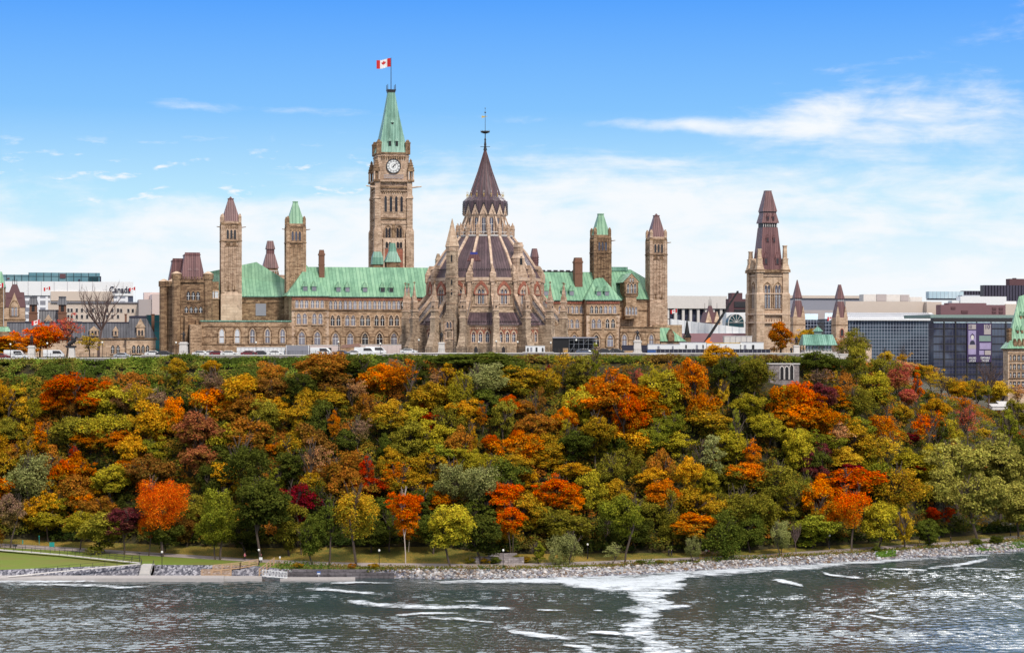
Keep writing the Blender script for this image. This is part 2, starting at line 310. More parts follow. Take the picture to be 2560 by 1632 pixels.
# leaves: each tree carries its own two leaf colours (object colour + leaf_tone), every leaf its own random value
m_, g = newmat('leaf'); o = oc(g); oi = g.n('ShaderNodeObjectInfo')
tone = g.n('ShaderNodeAttribute', {}, attribute_type='OBJECT', attribute_name='leaf_tone').outputs[0]
rnd = g.n('ShaderNodeAttribute', {}, attribute_type='GEOMETRY', attribute_name='rnd').outputs[2]
x, y, z = g.sep(o)
n = g.noise(g.n('ShaderNodeVectorMath', {0: o, 1: g.comb(g.m('MULTIPLY', oi.outputs['Random'], 60.0), 0.0, 0.0)}, operation='ADD').outputs[0], 0.42, 4.0, 0.65)
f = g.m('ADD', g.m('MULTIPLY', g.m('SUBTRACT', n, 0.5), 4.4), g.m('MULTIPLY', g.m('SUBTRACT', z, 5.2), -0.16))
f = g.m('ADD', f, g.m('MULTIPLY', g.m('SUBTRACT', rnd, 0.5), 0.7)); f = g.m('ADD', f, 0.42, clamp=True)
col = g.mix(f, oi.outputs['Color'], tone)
hs = g.n('ShaderNodeHueSaturation', {'Hue': g.m('MULTIPLY_ADD', rnd, 0.03, 0.485), 'Saturation': 1.03, 'Value': g.m('MULTIPLY_ADD', g.m('FRACT', g.m('MULTIPLY', rnd, 7.31)), 1.02, 0.54), 'Color': col})
df = g.n('ShaderNodeBsdfDiffuse', {0: hs.outputs[0]}); tr = g.n('ShaderNodeBsdfTranslucent', {0: hs.outputs[0]})
out(g, g.n('ShaderNodeMixShader', {0: 0.22, 1: df, 2: tr}))
m_, g = newmat('leaf_attr'); a = g.n('ShaderNodeAttribute', {}, attribute_type='GEOMETRY', attribute_name='col').outputs[0]
out(g, g.n('ShaderNodeMixShader', {0: 0.2, 1: g.n('ShaderNodeBsdfDiffuse', {0: a}), 2: g.n('ShaderNodeBsdfTranslucent', {0: a})}))
m_, g = newmat('rock'); a = g.n('ShaderNodeAttribute', {}, attribute_type='GEOMETRY', attribute_name='col').outputs[0]
n = g.noise(oc(g), 2.5, 4.0, 0.7); pbr(g, g.mix(n, g.mix(1.0, a, (0.6, 0.6, 0.6), 'MULTIPLY'), a), 0.9, n, 0.1, 0.6, spec=0.2)
# ground: soil with fallen leaves on the hill, asphalt on the terrace; grass; path
m_, g = newmat('soil'); o = oc(g); n = g.noise(o, 0.5, 5.0, 0.7); pbr(g, g.ramp(n, [(0.3, (0.022, 0.018, 0.010)), (0.5, (0.045, 0.040, 0.016)), (0.7, (0.10, 0.06, 0.02))]), 0.95, n, 0.3)
m_, g = newmat('grass'); o = oc(g); n = g.noise(o, 0.13, 4.0, 0.6); n2 = g.noise(o, 2.2, 3.0, 0.75); n3 = g.noise(o, 5.0, 2.0, 0.8)
col = g.mix(n2, (0.05, 0.075, 0.012), (0.13, 0.155, 0.025))
lf = g.m('MULTIPLY', g.sstep(g.m('ADD', n3, g.m('MULTIPLY', g.m('SUBTRACT', n, 0.5), 0.6)), 0.44, 0.60), 0.9)
col = g.mix(lf, col, (0.42, 0.25, 0.045)); pbr(g, col, 0.95, n3, 0.12)
m_, g = newmat('lawn'); o = oc(g); n = g.noise(o, 0.25, 4.0, 0.6); n2 = g.noise(o, 3.0, 3.0, 0.75)
n4 = g.sstep(g.noise(g.vmap(o, (0.05, 0.12, 1)), 1.0, 4.0, 0.7), 0.42, 0.62)
pbr(g, g.mix(g.m('MULTIPLY', n4, 0.7), g.mix(n2, g.mix(n, (0.09, 0.17, 0.014), (0.15, 0.21, 0.025)), (0.20, 0.24, 0.035)), (0.20, 0.17, 0.045)), 0.95, n2, 0.08)
m_, g = newmat('paving'); o = oc(g); n = g.noise(o, 0.3, 4.0, 0.6); n2 = g.noise(o, 5.0, 3.0); pbr(g, g.mix(g.m('MULTIPLY_ADD', n, 0.6, g.m('MULTIPLY', n2, 0.4)), (0.24, 0.19, 0.17), (0.50, 0.42, 0.38)), 0.9, n2, 0.02)
m_, g = newmat('gravel'); o = oc(g); v = g.n('ShaderNodeTexVoronoi', {0: g.vmap(o, (1, .5, 1)), 'Scale': 2.6}); f = g.n('ShaderNodeRGBToBW', {0: v.outputs[1]}).outputs[0]
pbr(g, g.ramp(f, [(0.1, (0.05, 0.05, 0.065)), (0.5, (0.16, 0.155, 0.18)), (0.9, (0.45, 0.43, 0.46))]), 0.9, v.outputs[0], 0.2)
# river water
m_, g = newmat('water'); o = oc(g)
n1 = g.noise(g.vmap(o, (0.70, 0.17, 1), rot=(0, 0, R(6))), 1.0, 3.0, 0.7, 0.3); n2 = g.noise(g.vmap(o, (1.7, 0.45, 1), rot=(0, 0, R(-9))), 1.0, 3.0, 0.75)
n3 = g.noise(g.vmap(o, (0.020, 0.05, 1)), 1.0, 4.0, 0.6, 0.8)
h = g.m('ADD', g.m('MULTIPLY', n1, 1.0), g.m('MULTIPLY', n2, 0.5))
bmp = g.n('ShaderNodeBump', {'Height': h, 'Distance': g.m('MULTIPLY_ADD', g.sstep(n3, 0.36, 0.62), 0.22, 0.12), 'Strength': 1.0})
out(g, g.n('ShaderNodeBsdfPrincipled', {'Base Color': (0.034, 0.056, 0.060), 'Roughness': 0.05, 'IOR': 1.333, 'Specular IOR Level': 0.5, 'Normal': bmp.outputs[0]}))
m_, g = newmat('foam'); o = oc(g); e = g.n('ShaderNodeAttribute', {}, attribute_type='GEOMETRY', attribute_name='edge').outputs[2]
n = g.noise(g.vmap(o, (0.26, 0.34, 1), rot=(0, 0, R(8))), 1.0, 9.0, 0.8, 0.7); nb = g.noise(g.vmap(o, (0.06, 0.10, 1)), 1.0, 4.0, 0.6)
v_ = g.m('ADD', g.m('MULTIPLY', e, 1.15), g.m('MULTIPLY', g.m('SUBTRACT', n, 0.5), 4.2)); v_ = g.m('ADD', v_, g.m('MULTIPLY', g.m('SUBTRACT', nb, 0.5), 1.6))
al = g.m('MULTIPLY', g.m('MULTIPLY', g.sstep(v_, 0.35, 1.25), g.sstep(e, 0.02, 0.35)), 0.92)
sh = g.n('ShaderNodeBsdfPrincipled', {'Base Color': g.mix(n, (0.50, 0.56, 0.60), (0.86, 0.88, 0.90)), 'Roughness': 0.7})
out(g, g.n('ShaderNodeMixShader', {0: al, 1: g.n('ShaderNodeBsdfTransparent'), 2: sh}))
# ---------------------------------------------------------------- terrain: rails (px, depth, height) joined across the view
def rawmesh(name, V, F, mat, label=None, col=None, rnd=None, kind=None, link=True, parent=None):
    me = bpy.data.meshes.new(name); nv, nf = len(V), len(F); k = F.shape[1]
    me.vertices.add(nv); me.vertices.foreach_set('co', np.asarray(V, 'f').ravel())
    me.loops.add(nf*k); me.loops.foreach_set('vertex_index', np.asarray(F, 'i').ravel())
    me.polygons.add(nf); me.polygons.foreach_set('loop_start', np.arange(0, nf*k, k, dtype='i'))
    me.update(calc_edges=True)
    if col is not None: a = me.attributes.new('col', 'FLOAT_COLOR', 'FACE'); a.data.foreach_set('color', np.asarray(col, 'f').ravel())
    if rnd is not None: a = me.attributes.new('rnd', 'FLOAT', 'FACE'); a.data.foreach_set('value', np.asarray(rnd, 'f').ravel())
    me.materials.append(mat)
    if not link: return me
    o = bpy.data.objects.new(name, me); COL.objects.link(o); tag(o, label, kind=kind)
    if parent: o.parent = parent
    return o
def zt(px): return lin(px, [(0, 45.2), (322, 45.3), (326, 45.8), (900, 45.9), (1000, 46.4), (2050, 46.3), (2120, 45), (2200, 40), (2350, 32.5), (2560, 24.5), (3500, 15)])[0]
def dt(px): return lin(px, [(1900, 522), (2050, 526), (2200, 547), (2350, 592), (2560, 640), (3500, 700)])[0]
RAILS = [
 ('bed', lambda p: (lin(p, SH)[0]-60, -3.0)), ('sh0', lambda p: (lin(p, SH)[0]-1.0, -0.6)),
 ('shore', lambda p: (lin(p, SH)[0], 0.25)), ('bank', lambda p: lin(p, BK)), ('pn', lambda p: lin(p, PN)), ('pf', lambda p: lin(p, PF)),
 ('foot', lambda p: lin(p, FT)), ('h1', lambda p: hill(p, .16, .20)), ('h2', lambda p: hill(p, .38, .46)), ('h3', lambda p: hill(p, .68, .80)), ('h4', lambda p: hill(p, .88, .955)),
 ('top', lambda p: (dt(p)-.6, zt(p)-1.4)), ('wall', lambda p: (dt(p)+0.5, zt(p))), ('t1', lambda p: (dt(p)+60, zt(p)-0.0)), ('t2', lambda p: (900, zt(p)-1.5)), ('t3', lambda p: (2500, min(40, zt(p)-4))), ('t4', lambda p: (14000, 20))]
SH = [(-900, 434, 0), (0, 433, 0), (900, 432, 0), (1240, 428, 0), (1500, 433, 0), (1706, 442, 0), (1900, 451.5, 0), (2150, 462.5, 0), (2400, 475.8, 0), (2560, 486.7, 0), (3500, 545, 0)]
SH = [(a, b) for a, b, c in SH]
BK = [(-900, 434.5, 1.2), (0, 434.8, 1.3), (350, 437.3, 2.1), (640, 437, 2.0), (700, 433, 1.7), (1000, 432.6, 1.6), (1240, 430.5, 1.75), (1500, 437, 1.5), (1706, 445.5, 1.5), (1900, 454.3, 1.5), (2150, 466, 1.5), (2400, 480, 1.6), (2560, 491, 1.7), (3500, 550, 2)]
PN = [(-900, 480, 3.4), (0, 465, 3.0), (640, 440.5, 2.3), (850, 435.5, 2.0), (1240, 432.5, 1.9), (1500, 440.5, 1.8), (1706, 448.5, 1.6), (1900, 456.2, 1.6), (2150, 469.3, 1.7), (2400, 483.9, 1.8), (2560, 498.5, 1.9), (3500, 560, 2)]
PF = [(-900, 490, 3.5), (0, 474, 3.0), (640, 446.5, 2.3), (850, 442.5, 2.0), (1240, 439.8, 1.9), (1500, 447, 1.8), (1706, 455, 1.7), (1900, 461.8, 1.7), (2150, 475.6, 1.8), (2400, 490.6, 1.9), (2560, 504.6, 2.0), (3500, 566, 2)]
FT = [(-900, 492, 3.8), (0, 480, 3.5), (640, 457, 3.6), (850, 456, 4.0), (1100, 457, 4.0), (1240, 450, 3.0), (1500, 456, 2.6), (1706, 459, 2.4), (1900, 465.5, 2.4), (2150, 480, 2.3), (2560, 509, 2.4), (3500, 572, 3)]
def hill(p, fd, fz):
    d0, z0 = lin(p, FT); d1, z1 = dt(p), zt(p)
    return d0+(d1-d0)*fd, z0+(z1-z0)*fz
def rails_at(p): return [r[1](p) for r in RAILS]
def ground(px, d):
    rs = rails_at(px)
    for (a, za), (b, zb) in zip(rs, rs[1:]):
        if d <= b: return za+(zb-za)*max(0.0, (d-a)/(b-a))
    return rs[-1][1]
def onhill(px, py, hc):                    # depth where a point at this pixel stands hc above the ground
    lo = lin(px, PN)[0]; d = lo
    while d < 760:
        if CZ-(py-HY)/FPX*d - ground(px, d) <= hc: return d
        d += 0.5
    return None
PXS = list(range(-900, 3501, 40))
def strip(name, i0, i1, mat, label, cat=None, kind='structure', dz=0.0, bump=0.0, pxs=PXS, sub=1):
    mb = MB(); rows = []
    names = [r[0] for r in RAILS]; a, b = names.index(i0), names.index(i1)
    fr = []
    for i in range(a, b):
        for k in range(sub): fr.append((i, k/sub))
    fr.append((b, 0.0))
    for (i, t) in fr:
        row = []
        for p in pxs:
            rs = rails_at(p); d, z_ = rs[i]
            if t: d2, z2 = rs[i+1]; d += (d2-d)*t; z_ += (z2-z_)*t
            wx, wy = (p-CX)/FPX*d, d
            zz = z_+dz+(bump*(mnoise.noise(Vector((wx*.15, wy*.15, 0)))) if bump else 0)
            row.append((wx, wy, zz))
        rows.append(row)
    vs = [q for r in rows for q in r]; n = len(pxs)
    mb.add(vs, [(r*n+c, r*n+c+1, (r+1)*n+c+1, (r+1)*n+c) for r in range(len(rows)-1) for c in range(n-1)])
    return tag(mb.build(name, M[mat], smooth=True), label, cat, kind=kind)
strip('ground', 'foot', 't4', 'soil', 'steep leaf-strewn hillside rising from the river path to the terrace', sub=3, bump=0.0)
strip('river_bank', 'bed', 'bank', 'gravel', 'grey gravel bank under the rocks and walkway at the water line', sub=1)
strip('lawn', 'bank', 'pn', 'lawn', 'green grass between the river bank and the path', sub=2)
strip('path', 'pn', 'pf', 'paving', 'pale paved riverside path curving along the foot of the wooded slope', dz=0.03)
strip('verge', 'pf', 'foot', 'grass', 'grass verge strewn with fallen yellow leaves between path and trees', sub=3)
mb = MB(); mb.box(-3000, 3000, 100, 700, -4.0, 0.0)
def river():
    rg = np.random.default_rng(77); X0, X1, Y0, Y1 = -175.0, 175.0, 312.0, 500.0
    nx, ny = 940, 470; xs = np.linspace(X0, X1, nx); ys = np.linspace(Y0, Y1, ny); gx, gy = np.meshgrid(xs, ys)
    z = np.zeros_like(gx); gust = np.zeros_like(gx)
    for _ in range(14):
        a, L, ph = rg.uniform(0, 6.28), rg.uniform(18, 80), rg.uniform(0, 6.28); gust += np.sin((gx*math.cos(a)*.45+gy*math.sin(a)*1.6)*6.28/L+ph)
    gust = np.clip(.80+gust*.11, .35, 1.3)
    for _ in range(70):
        a, L, ph = rg.normal(1.4, .62), 0.95+2.6*rg.random()**1.8, rg.uniform(0, 6.28); z += L*.0037*np.sin((gx*math.cos(a)+gy*math.sin(a))*6.28/L+ph+2.5*np.sin(gx*.11+ph)+2.2*np.sin(gy*.13-ph*2)+1.3*np.sin(gx*.31-gy*.2+ph*3))
    z *= gust; ex = np.minimum(np.minimum(gx-X0, X1-gx), np.minimum(gy-Y0, Y1-gy)); z *= np.clip(ex/4, 0, 1)
    V = np.stack([gx, gy, z], -1).reshape(-1, 3); i = np.arange(nx*ny).reshape(ny, nx); Fq = np.stack([i[:-1, :-1], i[:-1, 1:], i[1:, 1:], i[1:, :-1]], -1).reshape(-1, 4)
    n = len(V); ex_ = np.array([(-1500, 60, 0), (1500, 60, 0), (1500, Y0, 0), (-1500, Y0, 0), (-1500, Y1, 0), (X0, Y1, 0), (X0, Y0, 0), (X1, Y0, 0), (1500, Y1, 0), (X1, Y1, 0), (1500, 620, 0), (-1500, 620, 0)], float)
    V = np.concatenate([V, ex_]); F2 = np.array([(0, 1, 2, 3), (3, 6, 5, 4), (7, 2, 8, 9), (4, 8, 10, 11)])+n
    o = rawmesh('water', V, np.concatenate([Fq, F2]), M['water']); o.data.polygons.foreach_set('use_smooth', [True]*len(o.data.polygons)); tag(o, 'dark grey-green rippled river with sky glints', kind='structure')
river()
# foam: patches and streaks floating on the river, one thin sheet, outlines from centre lines with widths
def foam_sheet():
    vs, fs, ed = [], [], []; nstreak = [0]
    def streak(pts, seg=40):
        dens = 1.25 if max(p[2] for p in pts) > 18 else (.95 if max(p[2] for p in pts) > 7 else .95)               # (px, py, halfheight_px)
        P_ = []
        for i in range(seg+1):
            t = i/seg*(len(pts)-1); k = min(int(t), len(pts)-2); u = t-k
            P_.append([a+(b-a)*u for a, b in zip(pts[k], pts[k+1])])
        b0 = len(vs); m_ = 6; zoff = nstreak[0]*.005; nstreak[0] += 1
        for i, (px, py, hw) in enumerate(P_):
            e = math.sin(math.pi*min(1, max(0, i/seg)))**0.35
            for j in range(m_+1):
                v = j/m_*2-1; q = py+v*(hw*1.45+1.0); d = Dz(q, 0.0)
                vs.append(((px-CX)/FPX*d, d, 0.16+zoff)); ed.append(dens*e*(1-abs(v)**1.6))
        for i in range(seg):
            for j in range(m_): a = b0+i*(m_+1)+j; fs.append((a, a+1, a+m_+2, a+m_+1))
    for s_ in [
        [(1010, 1456, 3), (1240, 1452, 5), (1400, 1452, 9), (1500, 1457, 20), (1600, 1456, 22), (1680, 1447, 17), (1720, 1438, 8), (1730, 1430, 5)],
        [(1420, 1452, 2), (1520, 1450, 10), (1700, 1438, 8), (1900, 1424, 7), (2050, 1415, 8), (2120, 1408, 4), (2300, 1398, 3), (2450, 1388, 3), (2620, 1378, 3)],
        *[[(a-8, y0+1, 3), (a+(b-a)*.3, y0, 7.5), (a+(b-a)*.7, y0-1, 7.5), (b+8, y0-2, 3)] for a, b, y0 in ((1630, 1712, 1466), (1610, 1705, 1474), (1575, 1690, 1484), (1572, 1668, 1493), (1585, 1660, 1502), (1600, 1680, 1511), (1560, 1730, 1520), (1580, 1650, 1530), (1600, 1652, 1541), (1588, 1640, 1552), (1560, 1650, 1563), (1556, 1640, 1574), (1560, 1645, 1586), (1590, 1655, 1598), (1615, 1665, 1610), (1610, 1690, 1622), (1600, 1735, 1634))],
        [(1540, 1528, 3), (1640, 1522, 6), (1735, 1518, 2)], [(1540, 1566, 3), (1600, 1568, 5), (1660, 1566, 2)],
        [(865, 1504, 3), (895, 1508, 7), (950, 1515, 5), (1100, 1519, 5), (1190, 1519, 4), (1300, 1524, 3)], [(1180, 1521, 3), (1240, 1522, 4), (1300, 1526, 2)],
        [(760, 1475, 2), (820, 1475, 3.5), (860, 1480, 2.5), (940, 1486, 3)], [(985, 1541, 1.5), (1060, 1536, 2), (1150, 1535, 1.5)], [(1040, 1543, 2), (1110, 1549, 3), (1160, 1551, 3), (1240, 1560, 2)],
        [(1240, 1566, 2), (1290, 1582, 7), (1360, 1593, 6), (1420, 1598, 5), (1500, 1603, 3)], [(1405, 1612, 6), (1460, 1625, 10), (1500, 1640, 10)], [(1430, 1605, 3), (1520, 1620, 4), (1560, 1622, 2)],
        [(-60, 1466, 3), (100, 1464, 4), (220, 1466, 3), (310, 1471, 2), (380, 1467, 1.2)], [(-60, 1457, 2), (120, 1456, 2), (250, 1455, 1.2)], [(165, 1567, 1), (215, 1563, 2), (235, 1563, 1)],
        [(1925, 1449, 2), (1960, 1456, 4), (2010, 1467, 2)], [(2050, 1430, 3), (2075, 1440, 2.2), (2160, 1448, 2)], [(2310, 1423, 2), (2400, 1415, 4), (2470, 1400, 3)], [(2200, 1425, 1.5), (2320, 1428, 1.5)], [(2380, 1422, 1.5), (2560, 1428, 1.5)],
        [(2150, 1500, 2), (2210, 1515, 4), (2190, 1528, 5), (2140, 1532, 1)], [(2160, 1538, 1.5), (2210, 1548, 2), (2260, 1552, 1.5)], [(800, 1461, 1), (900, 1459, 1.2), (1000, 1461, 1)], [(1130, 1506, 1), (1200, 1507, 1.5)], [(1340, 1528, 1), (1420, 1530, 1.5)], [(1480, 1529, 1.2), (1510, 1530, 1)],
        [(1460, 1582, 2), (1530, 1586, 4), (1560, 1590, 1)]]:
        streak(s_)
    me = bpy.data.meshes.new('river_foam'); me.from_pydata(vs, [], fs)
    at = me.attributes.new('edge', 'FLOAT', 'POINT'); at.data.foreach_set('value', ed)
    me.materials.append(M['foam']); o = bpy.data.objects.new('river_foam', me); COL.objects.link(o)
    tag(o, 'white foam patches and streaks drifting on the river', kind='stuff')
foam_sheet()
# ---------------------------------------------------------------- riprap, the armour rocks of the shore
def rocks(name, label, spots, mat='rock'):
    rng = np.random.default_rng(4); t = (1+5**.5)/2
    ico = np.array([(-1, t, 0), (1, t, 0), (-1, -t, 0), (1, -t, 0), (0, -1, t), (0, 1, t), (0, -1, -t), (0, 1, -t), (t, 0, -1), (t, 0, 1), (-t, 0, -1), (-t, 0, 1)])/1.9
    F = np.array([(0, 11, 5), (0, 5, 1), (0, 1, 7), (0, 7, 10), (0, 10, 11), (1, 5, 9), (5, 11, 4), (11, 10, 2), (10, 7, 6), (7, 1, 8), (3, 9, 4), (3, 4, 2), (3, 2, 6), (3, 6, 8), (3, 8, 9), (4, 9, 5), (2, 4, 11), (6, 2, 10), (8, 6, 7), (9, 8, 1)])
    V, FF, C = [], [], []
    for i, (x, y, z, s_) in enumerate(spots):
        v = ico*(1+rng.uniform(-.22, .22, (12, 1)))*np.array([rng.uniform(.7, 1.35), rng.uniform(.7, 1.2), rng.uniform(.5, .9)])*s_
        a = rng.uniform(0, 6.28); c, s2 = math.cos(a), math.sin(a); v = v@np.array([[c, s2, 0], [-s2, c, 0], [0, 0, 1]])
        V.append(v+np.array([x, y, z])); FF.append(F+12*i)
        b = rng.choice([0.14, 0.28, 0.46, 0.66], p=[.25, .3, .28, .17])*rng.uniform(.85, 1.15); w_ = rng.uniform(-.01, .09)
        C.append(np.tile([[b+w_, b, b-w_*.8+.01, 1]], (20, 1)))
    return rawmesh(name, np.concatenate(V), np.concatenate(FF), M[mat], label, col=np.concatenate(C), kind='stuff')
rng0 = np.random.default_rng(11); sp = []
for _ in range(6500):
    p = rng0.uniform(985, 2700)
    if p < 1060 and rng0.random() > (p-970)/90: continue
    t = rng0.uniform(0, 1.25); d0 = lin(p, SH)[0]; d1, z1 = lin(p, BK)
    d = d0+(d1-d0)*t; z_ = min(z1, z1*t)+0.05 if t < 1 else z1
    sp.append(((p-CX)/FPX*d, d, z_, rng0.uniform(.15, .42)*(1.5 if rng0.random() < .12 else 1)))
rocks('riprap', 'pale and grey broken rocks piled along the water edge', sp)
# ---------------------------------------------------------------- the parliament complex
LX = (1213-CX)/FPX*570
F = Fr(LX, 570, 12.0)          # frame of the main block: origin at the library's centre, X along the facade, Y inwards
BASE = 43.5
def arch(w_, h, n=5, x=0.0, z=0.0, sharp=1.0):
    hs = max(0.05, h-0.87*w_*sharp); p = [(-w_/2, 0), (-w_/2, hs)]
    for i in range(1, n+1):
        a = math.pi-(math.pi/3)*i/n; p.append((w_/2+w_*math.cos(a), hs+w_*math.sin(a)*sharp))
    q = [(-a, b) for a, b in reversed(p[:-1])]
    return [(x+a, z+b) for a, b in p+q]
def rect(w_, h, x=0.0, z=0.0): return [(x-w_/2, z), (x-w_/2, z+h), (x+w_/2, z+h), (x+w_/2, z)]
def window(parent, X, Z, w_, h, Y, n=1, gap=0.35, pane='pane_dark', fs='stone_light', T=None, shape=arch, hood=0.0, mull=True, border=0.22, name='window', sill=True, deep=.18):
    fm, pm = MB(T), MB(T); tot = n*w_+(n-1)*gap
    for i in range(n):
        x = X-tot/2+w_/2+i*(w_+gap)
        o_ = shape(w_+2*border, h+border*1.6, x=x, z=Z-border*.4); i_ = shape(w_, h, x=x, z=Z)
        fm.ring(o_, i_, Y-deep, Y+.02, 0)
        pm.extr(i_, Y-.035, Y+.01)
        if mull:
            fm.box(x-.05, x+.05, Y-.09, Y-.04, Z, Z+h*.82, 1); fm.box(x-w_/2, x+w_/2, Y-.085, Y-.04, Z+h*.5, Z+h*.5+.09, 1)
    if sill: fm.box(X-tot/2-.3, X+tot/2+.3, Y-.32, Y+.02, Z-.3, Z-border*.4-.005, 0)
    if hood:
        o_ = shape(tot+hood*2+1.0, h+hood+0.85, x=X, z=Z); i_ = shape(tot+hood*2+.5, h+hood+.5, x=X, z=Z)
        fm.ring(o_, i_, Y-deep-.1, Y+.02, 2)
    o = fm.build(name, [M[fs], M['white'], M['stone_dark']], parent); pm.build('pane', M[pane], o)
    return o
def band(mb, x0, x1, Y, z, h=.35, out_=.22, k=None): mb.box(x0, x1, Y-out_, Y+.03, z, z+h, k)
PH = thing('parliament_building', 'long sandstone gothic building with green copper roofs standing behind the round library', 'parliament', (0, 40, BASE), F)
zE = F.Z(900, 741, 24); zR = F.Z(900, 668, 32)       # eaves and ridge of the long wings
zS = F.Z(900, 777, 24)                                # string course
# ---- left wing
xl0, xl1 = F.X(729, 21), F.X(822, 21); xw1 = F.X(1100, 24)
wl = MB(); wl.box(xl0, xl1, 21, 42, BASE, zE+.1, 0); wl.box(xl1+.003, xw1, 24, 41, BASE, zE, 0)
for (a, b, Y) in ((xl0, xl1, 21), (xl1, xw1, 24)):
    band(wl, a-.2*(Y < 22), b+.2*(Y < 22), Y, zS, .45, .35, 1); band(wl, a, b, Y, zE-1.1, .35, .3, 2)
    band(wl, a, b, Y, F.Z(900, 802, 24)+.8, .2, .12, 1); band(wl, a, b, Y, F.Z(900, 842, 24), .22, .14, 1)
    x = a+.3
    while x < b-.3: wl.box(x, x+.22, Y-.25, Y, zE-.75, zE-.3, 2); x += .55
z = BASE
while z < zS-.4:                                    # quoins
    for xx, s_ in ((xl0, 1), (xl1, -1)):
        L = .95 if int(z*2) % 2 else .6
        wl.box(min(xx, xx+s_*L), max(xx, xx+s_*L), 20.93, 21.0, z, z+.5, 3)
    z += .55
wl.build('wall', [M['stone'], M['stone_dark'], M['red_stone'], M['ashlar']], PH)
rf = MB(); ov = .55
yr = 32.3
def gable(mb, x0, x1, y0, y1, z0, z1, k=0): mb.add([(x0, y0, z0), (x1, y0, z0), (x1, (y0+y1)/2, z1), (x0, (y0+y1)/2, z1), (x0, y1, z0), (x1, y1, z0)], [(0, 1, 2, 3), (3, 2, 5, 4), (0, 3, 4), (1, 5, 2), (0, 4, 5, 1)], k)
xa = F.X(767, 32.3); gable(rf, xa+.01, xw1, 24-ov, 41, zE, zR)
apx, apz = F.X(766.5, 31.5), F.Z(766.5, 662.5, 31.5)
rf.add([(xl0-ov-.8, 21-ov, zE+.12), (xl1+ov, 21-ov, zE+.12), (apx, 31.5, apz), (xl0-ov-.8, 42.5, zE+.12), (xl1+ov, 42.5, zE+.12)], [(0, 1, 2), (1, 4, 2), (4, 3, 2), (3, 0, 2), (0, 3, 4, 1)], 0)
rf.box(xl0-ov-.9, xl1+ov+.05, 21-ov-.08, 21-ov+.25, zE-.15, zE+.12, 1); rf.box(xl1, xw1, 24-ov-.08, 24-ov+.25, zE-.22, zE, 1)
roofL = rf.build('roof', [M['copper_green'], M['copper_teal']], PH)
def dormer(parent, px, py, Y0, slope, pane='pane_curtain', w_=1.15, h=1.35):
    # stands on the roof slope: slope=(eaves Y, eaves z, ridge Y, ridge z)
    ye, ze, yr_, zr_ = slope
    z_ = F.Z(px, py+6, ye+2); y_ = ye+(z_-ze)*(yr_-ye)/(zr_-ze); X = F.X(px, y_)
    fm = MB(); yb = y_+(h+1.6)*(yr_-ye)/(zr_-ze)
    fm.box(X-w_/2-.15, X+w_/2+.15, y_-.15, yb, z_-.1, z_+h, 0)
    fm.add([(X-w_/2-.35, y_-.35, z_+h), (X+w_/2+.35, y_-.35, z_+h), (X, y_-.1, z_+h+1.7), (X-w_/2-.35, yb+.6, z_+h), (X+w_/2+.35, yb+.6, z_+h), (X, yb+.8, z_+h+1.5)], [(0, 1, 2), (1, 4, 5, 2), (4, 3, 5), (3, 0, 2, 5), (0, 3, 4, 1)], 1)
    o = fm.build('dormer', [M['copper_teal'], M['copper_green']], parent)
    pm = MB(); pm.box(X-w_/2, X+w_/2, y_-.19, y_-.14, z_+.1, z_+h-.05); pm.build('pane', M[pane], o)
slL = (24-ov, zE, 32.3, zR); slP = (21-ov, zE, 31.5, apz)
for i, p in enumerate((763, 785.5)): dormer(roofL, p, 722, 0, slP)
for i, p in enumerate((846, 868.6, 912.6, 956.5, 978, 1020)): dormer(roofL, p, 724+i*.3, 0, slL, 'pane_dark' if i in (3, 4) else 'pane_curtain')
def chimney(parent, pL, pR, pt, pb, Y, mat='brick_dark'):
    x0, x1 = F.X(pL, Y), F.X(pR, Y); z0, z1 = F.Z(pL, pb, Y)-2, F.Z(pL, pt, Y); m_ = MB(); w_ = x1-x0
    m_.box(x0, x1, Y, Y+w_*1.1, z0, z1-1.6); m_.box(x0-.15, x1+.15, Y-.15, Y+w_*1.1+.15, z1-1.6, z1-1.1); m_.fr(x0, x1, Y, Y+w_*1.1, z1-1.1, x0+.1, x1-.1, Y+.1, Y+w_-.1, z1-.35)
    m_.box(x0+.15, x1-.15, Y+.15, Y+w_-.1, z1-.35, z1); m_.box(x0-.08, x1+.08, Y-.08, Y+w_*1.1+.08, z0+(z1-z0)*.5, z0+(z1-z0)*.5+.3)
    return m_.build('chimney', M[mat], parent)
chimney(roofL, 798, 811.5, 624.5, 684, 29)
rng = random.Random(3)
cur = lambda p: 'pane_curtain' if (p < 910 or p > 1340) and rng.random() < .8 else rng.choice(['pane_dark', 'pane_dark', 'pane_curtain'])
def col_windows(px, Y, zt3, zt2, zt1, n3=3):
    X = F.X(px, Y)
    window(PH, X, F.Z(px, zt3[1], Y), .92, F.Z(px, zt3[0], Y)-F.Z(px, zt3[1], Y), Y, n3, .45, cur(px))
    window(PH, X, F.Z(px, zt2[1], Y), 1.15, F.Z(px, zt2[0], Y)-F.Z(px, zt2[1], Y), Y, 2, .55, cur(px), border=.3)
    window(PH, X, F.Z(px, zt1[1], Y), 1.75, F.Z(px, zt1[0], Y)-F.Z(px, zt1[1], Y)-.3, Y, 1, 0, cur(px), hood=.1, border=.3)
for p in (754.3, 793.3): col_windows(p, 21, (749, 770), (783, 810), (826, 861))
for p in (838.7, 875.4, 912.6, 948.7, 984.9, 1018): col_windows(p, 24, (751, 773), (788, 814), (830, 862))
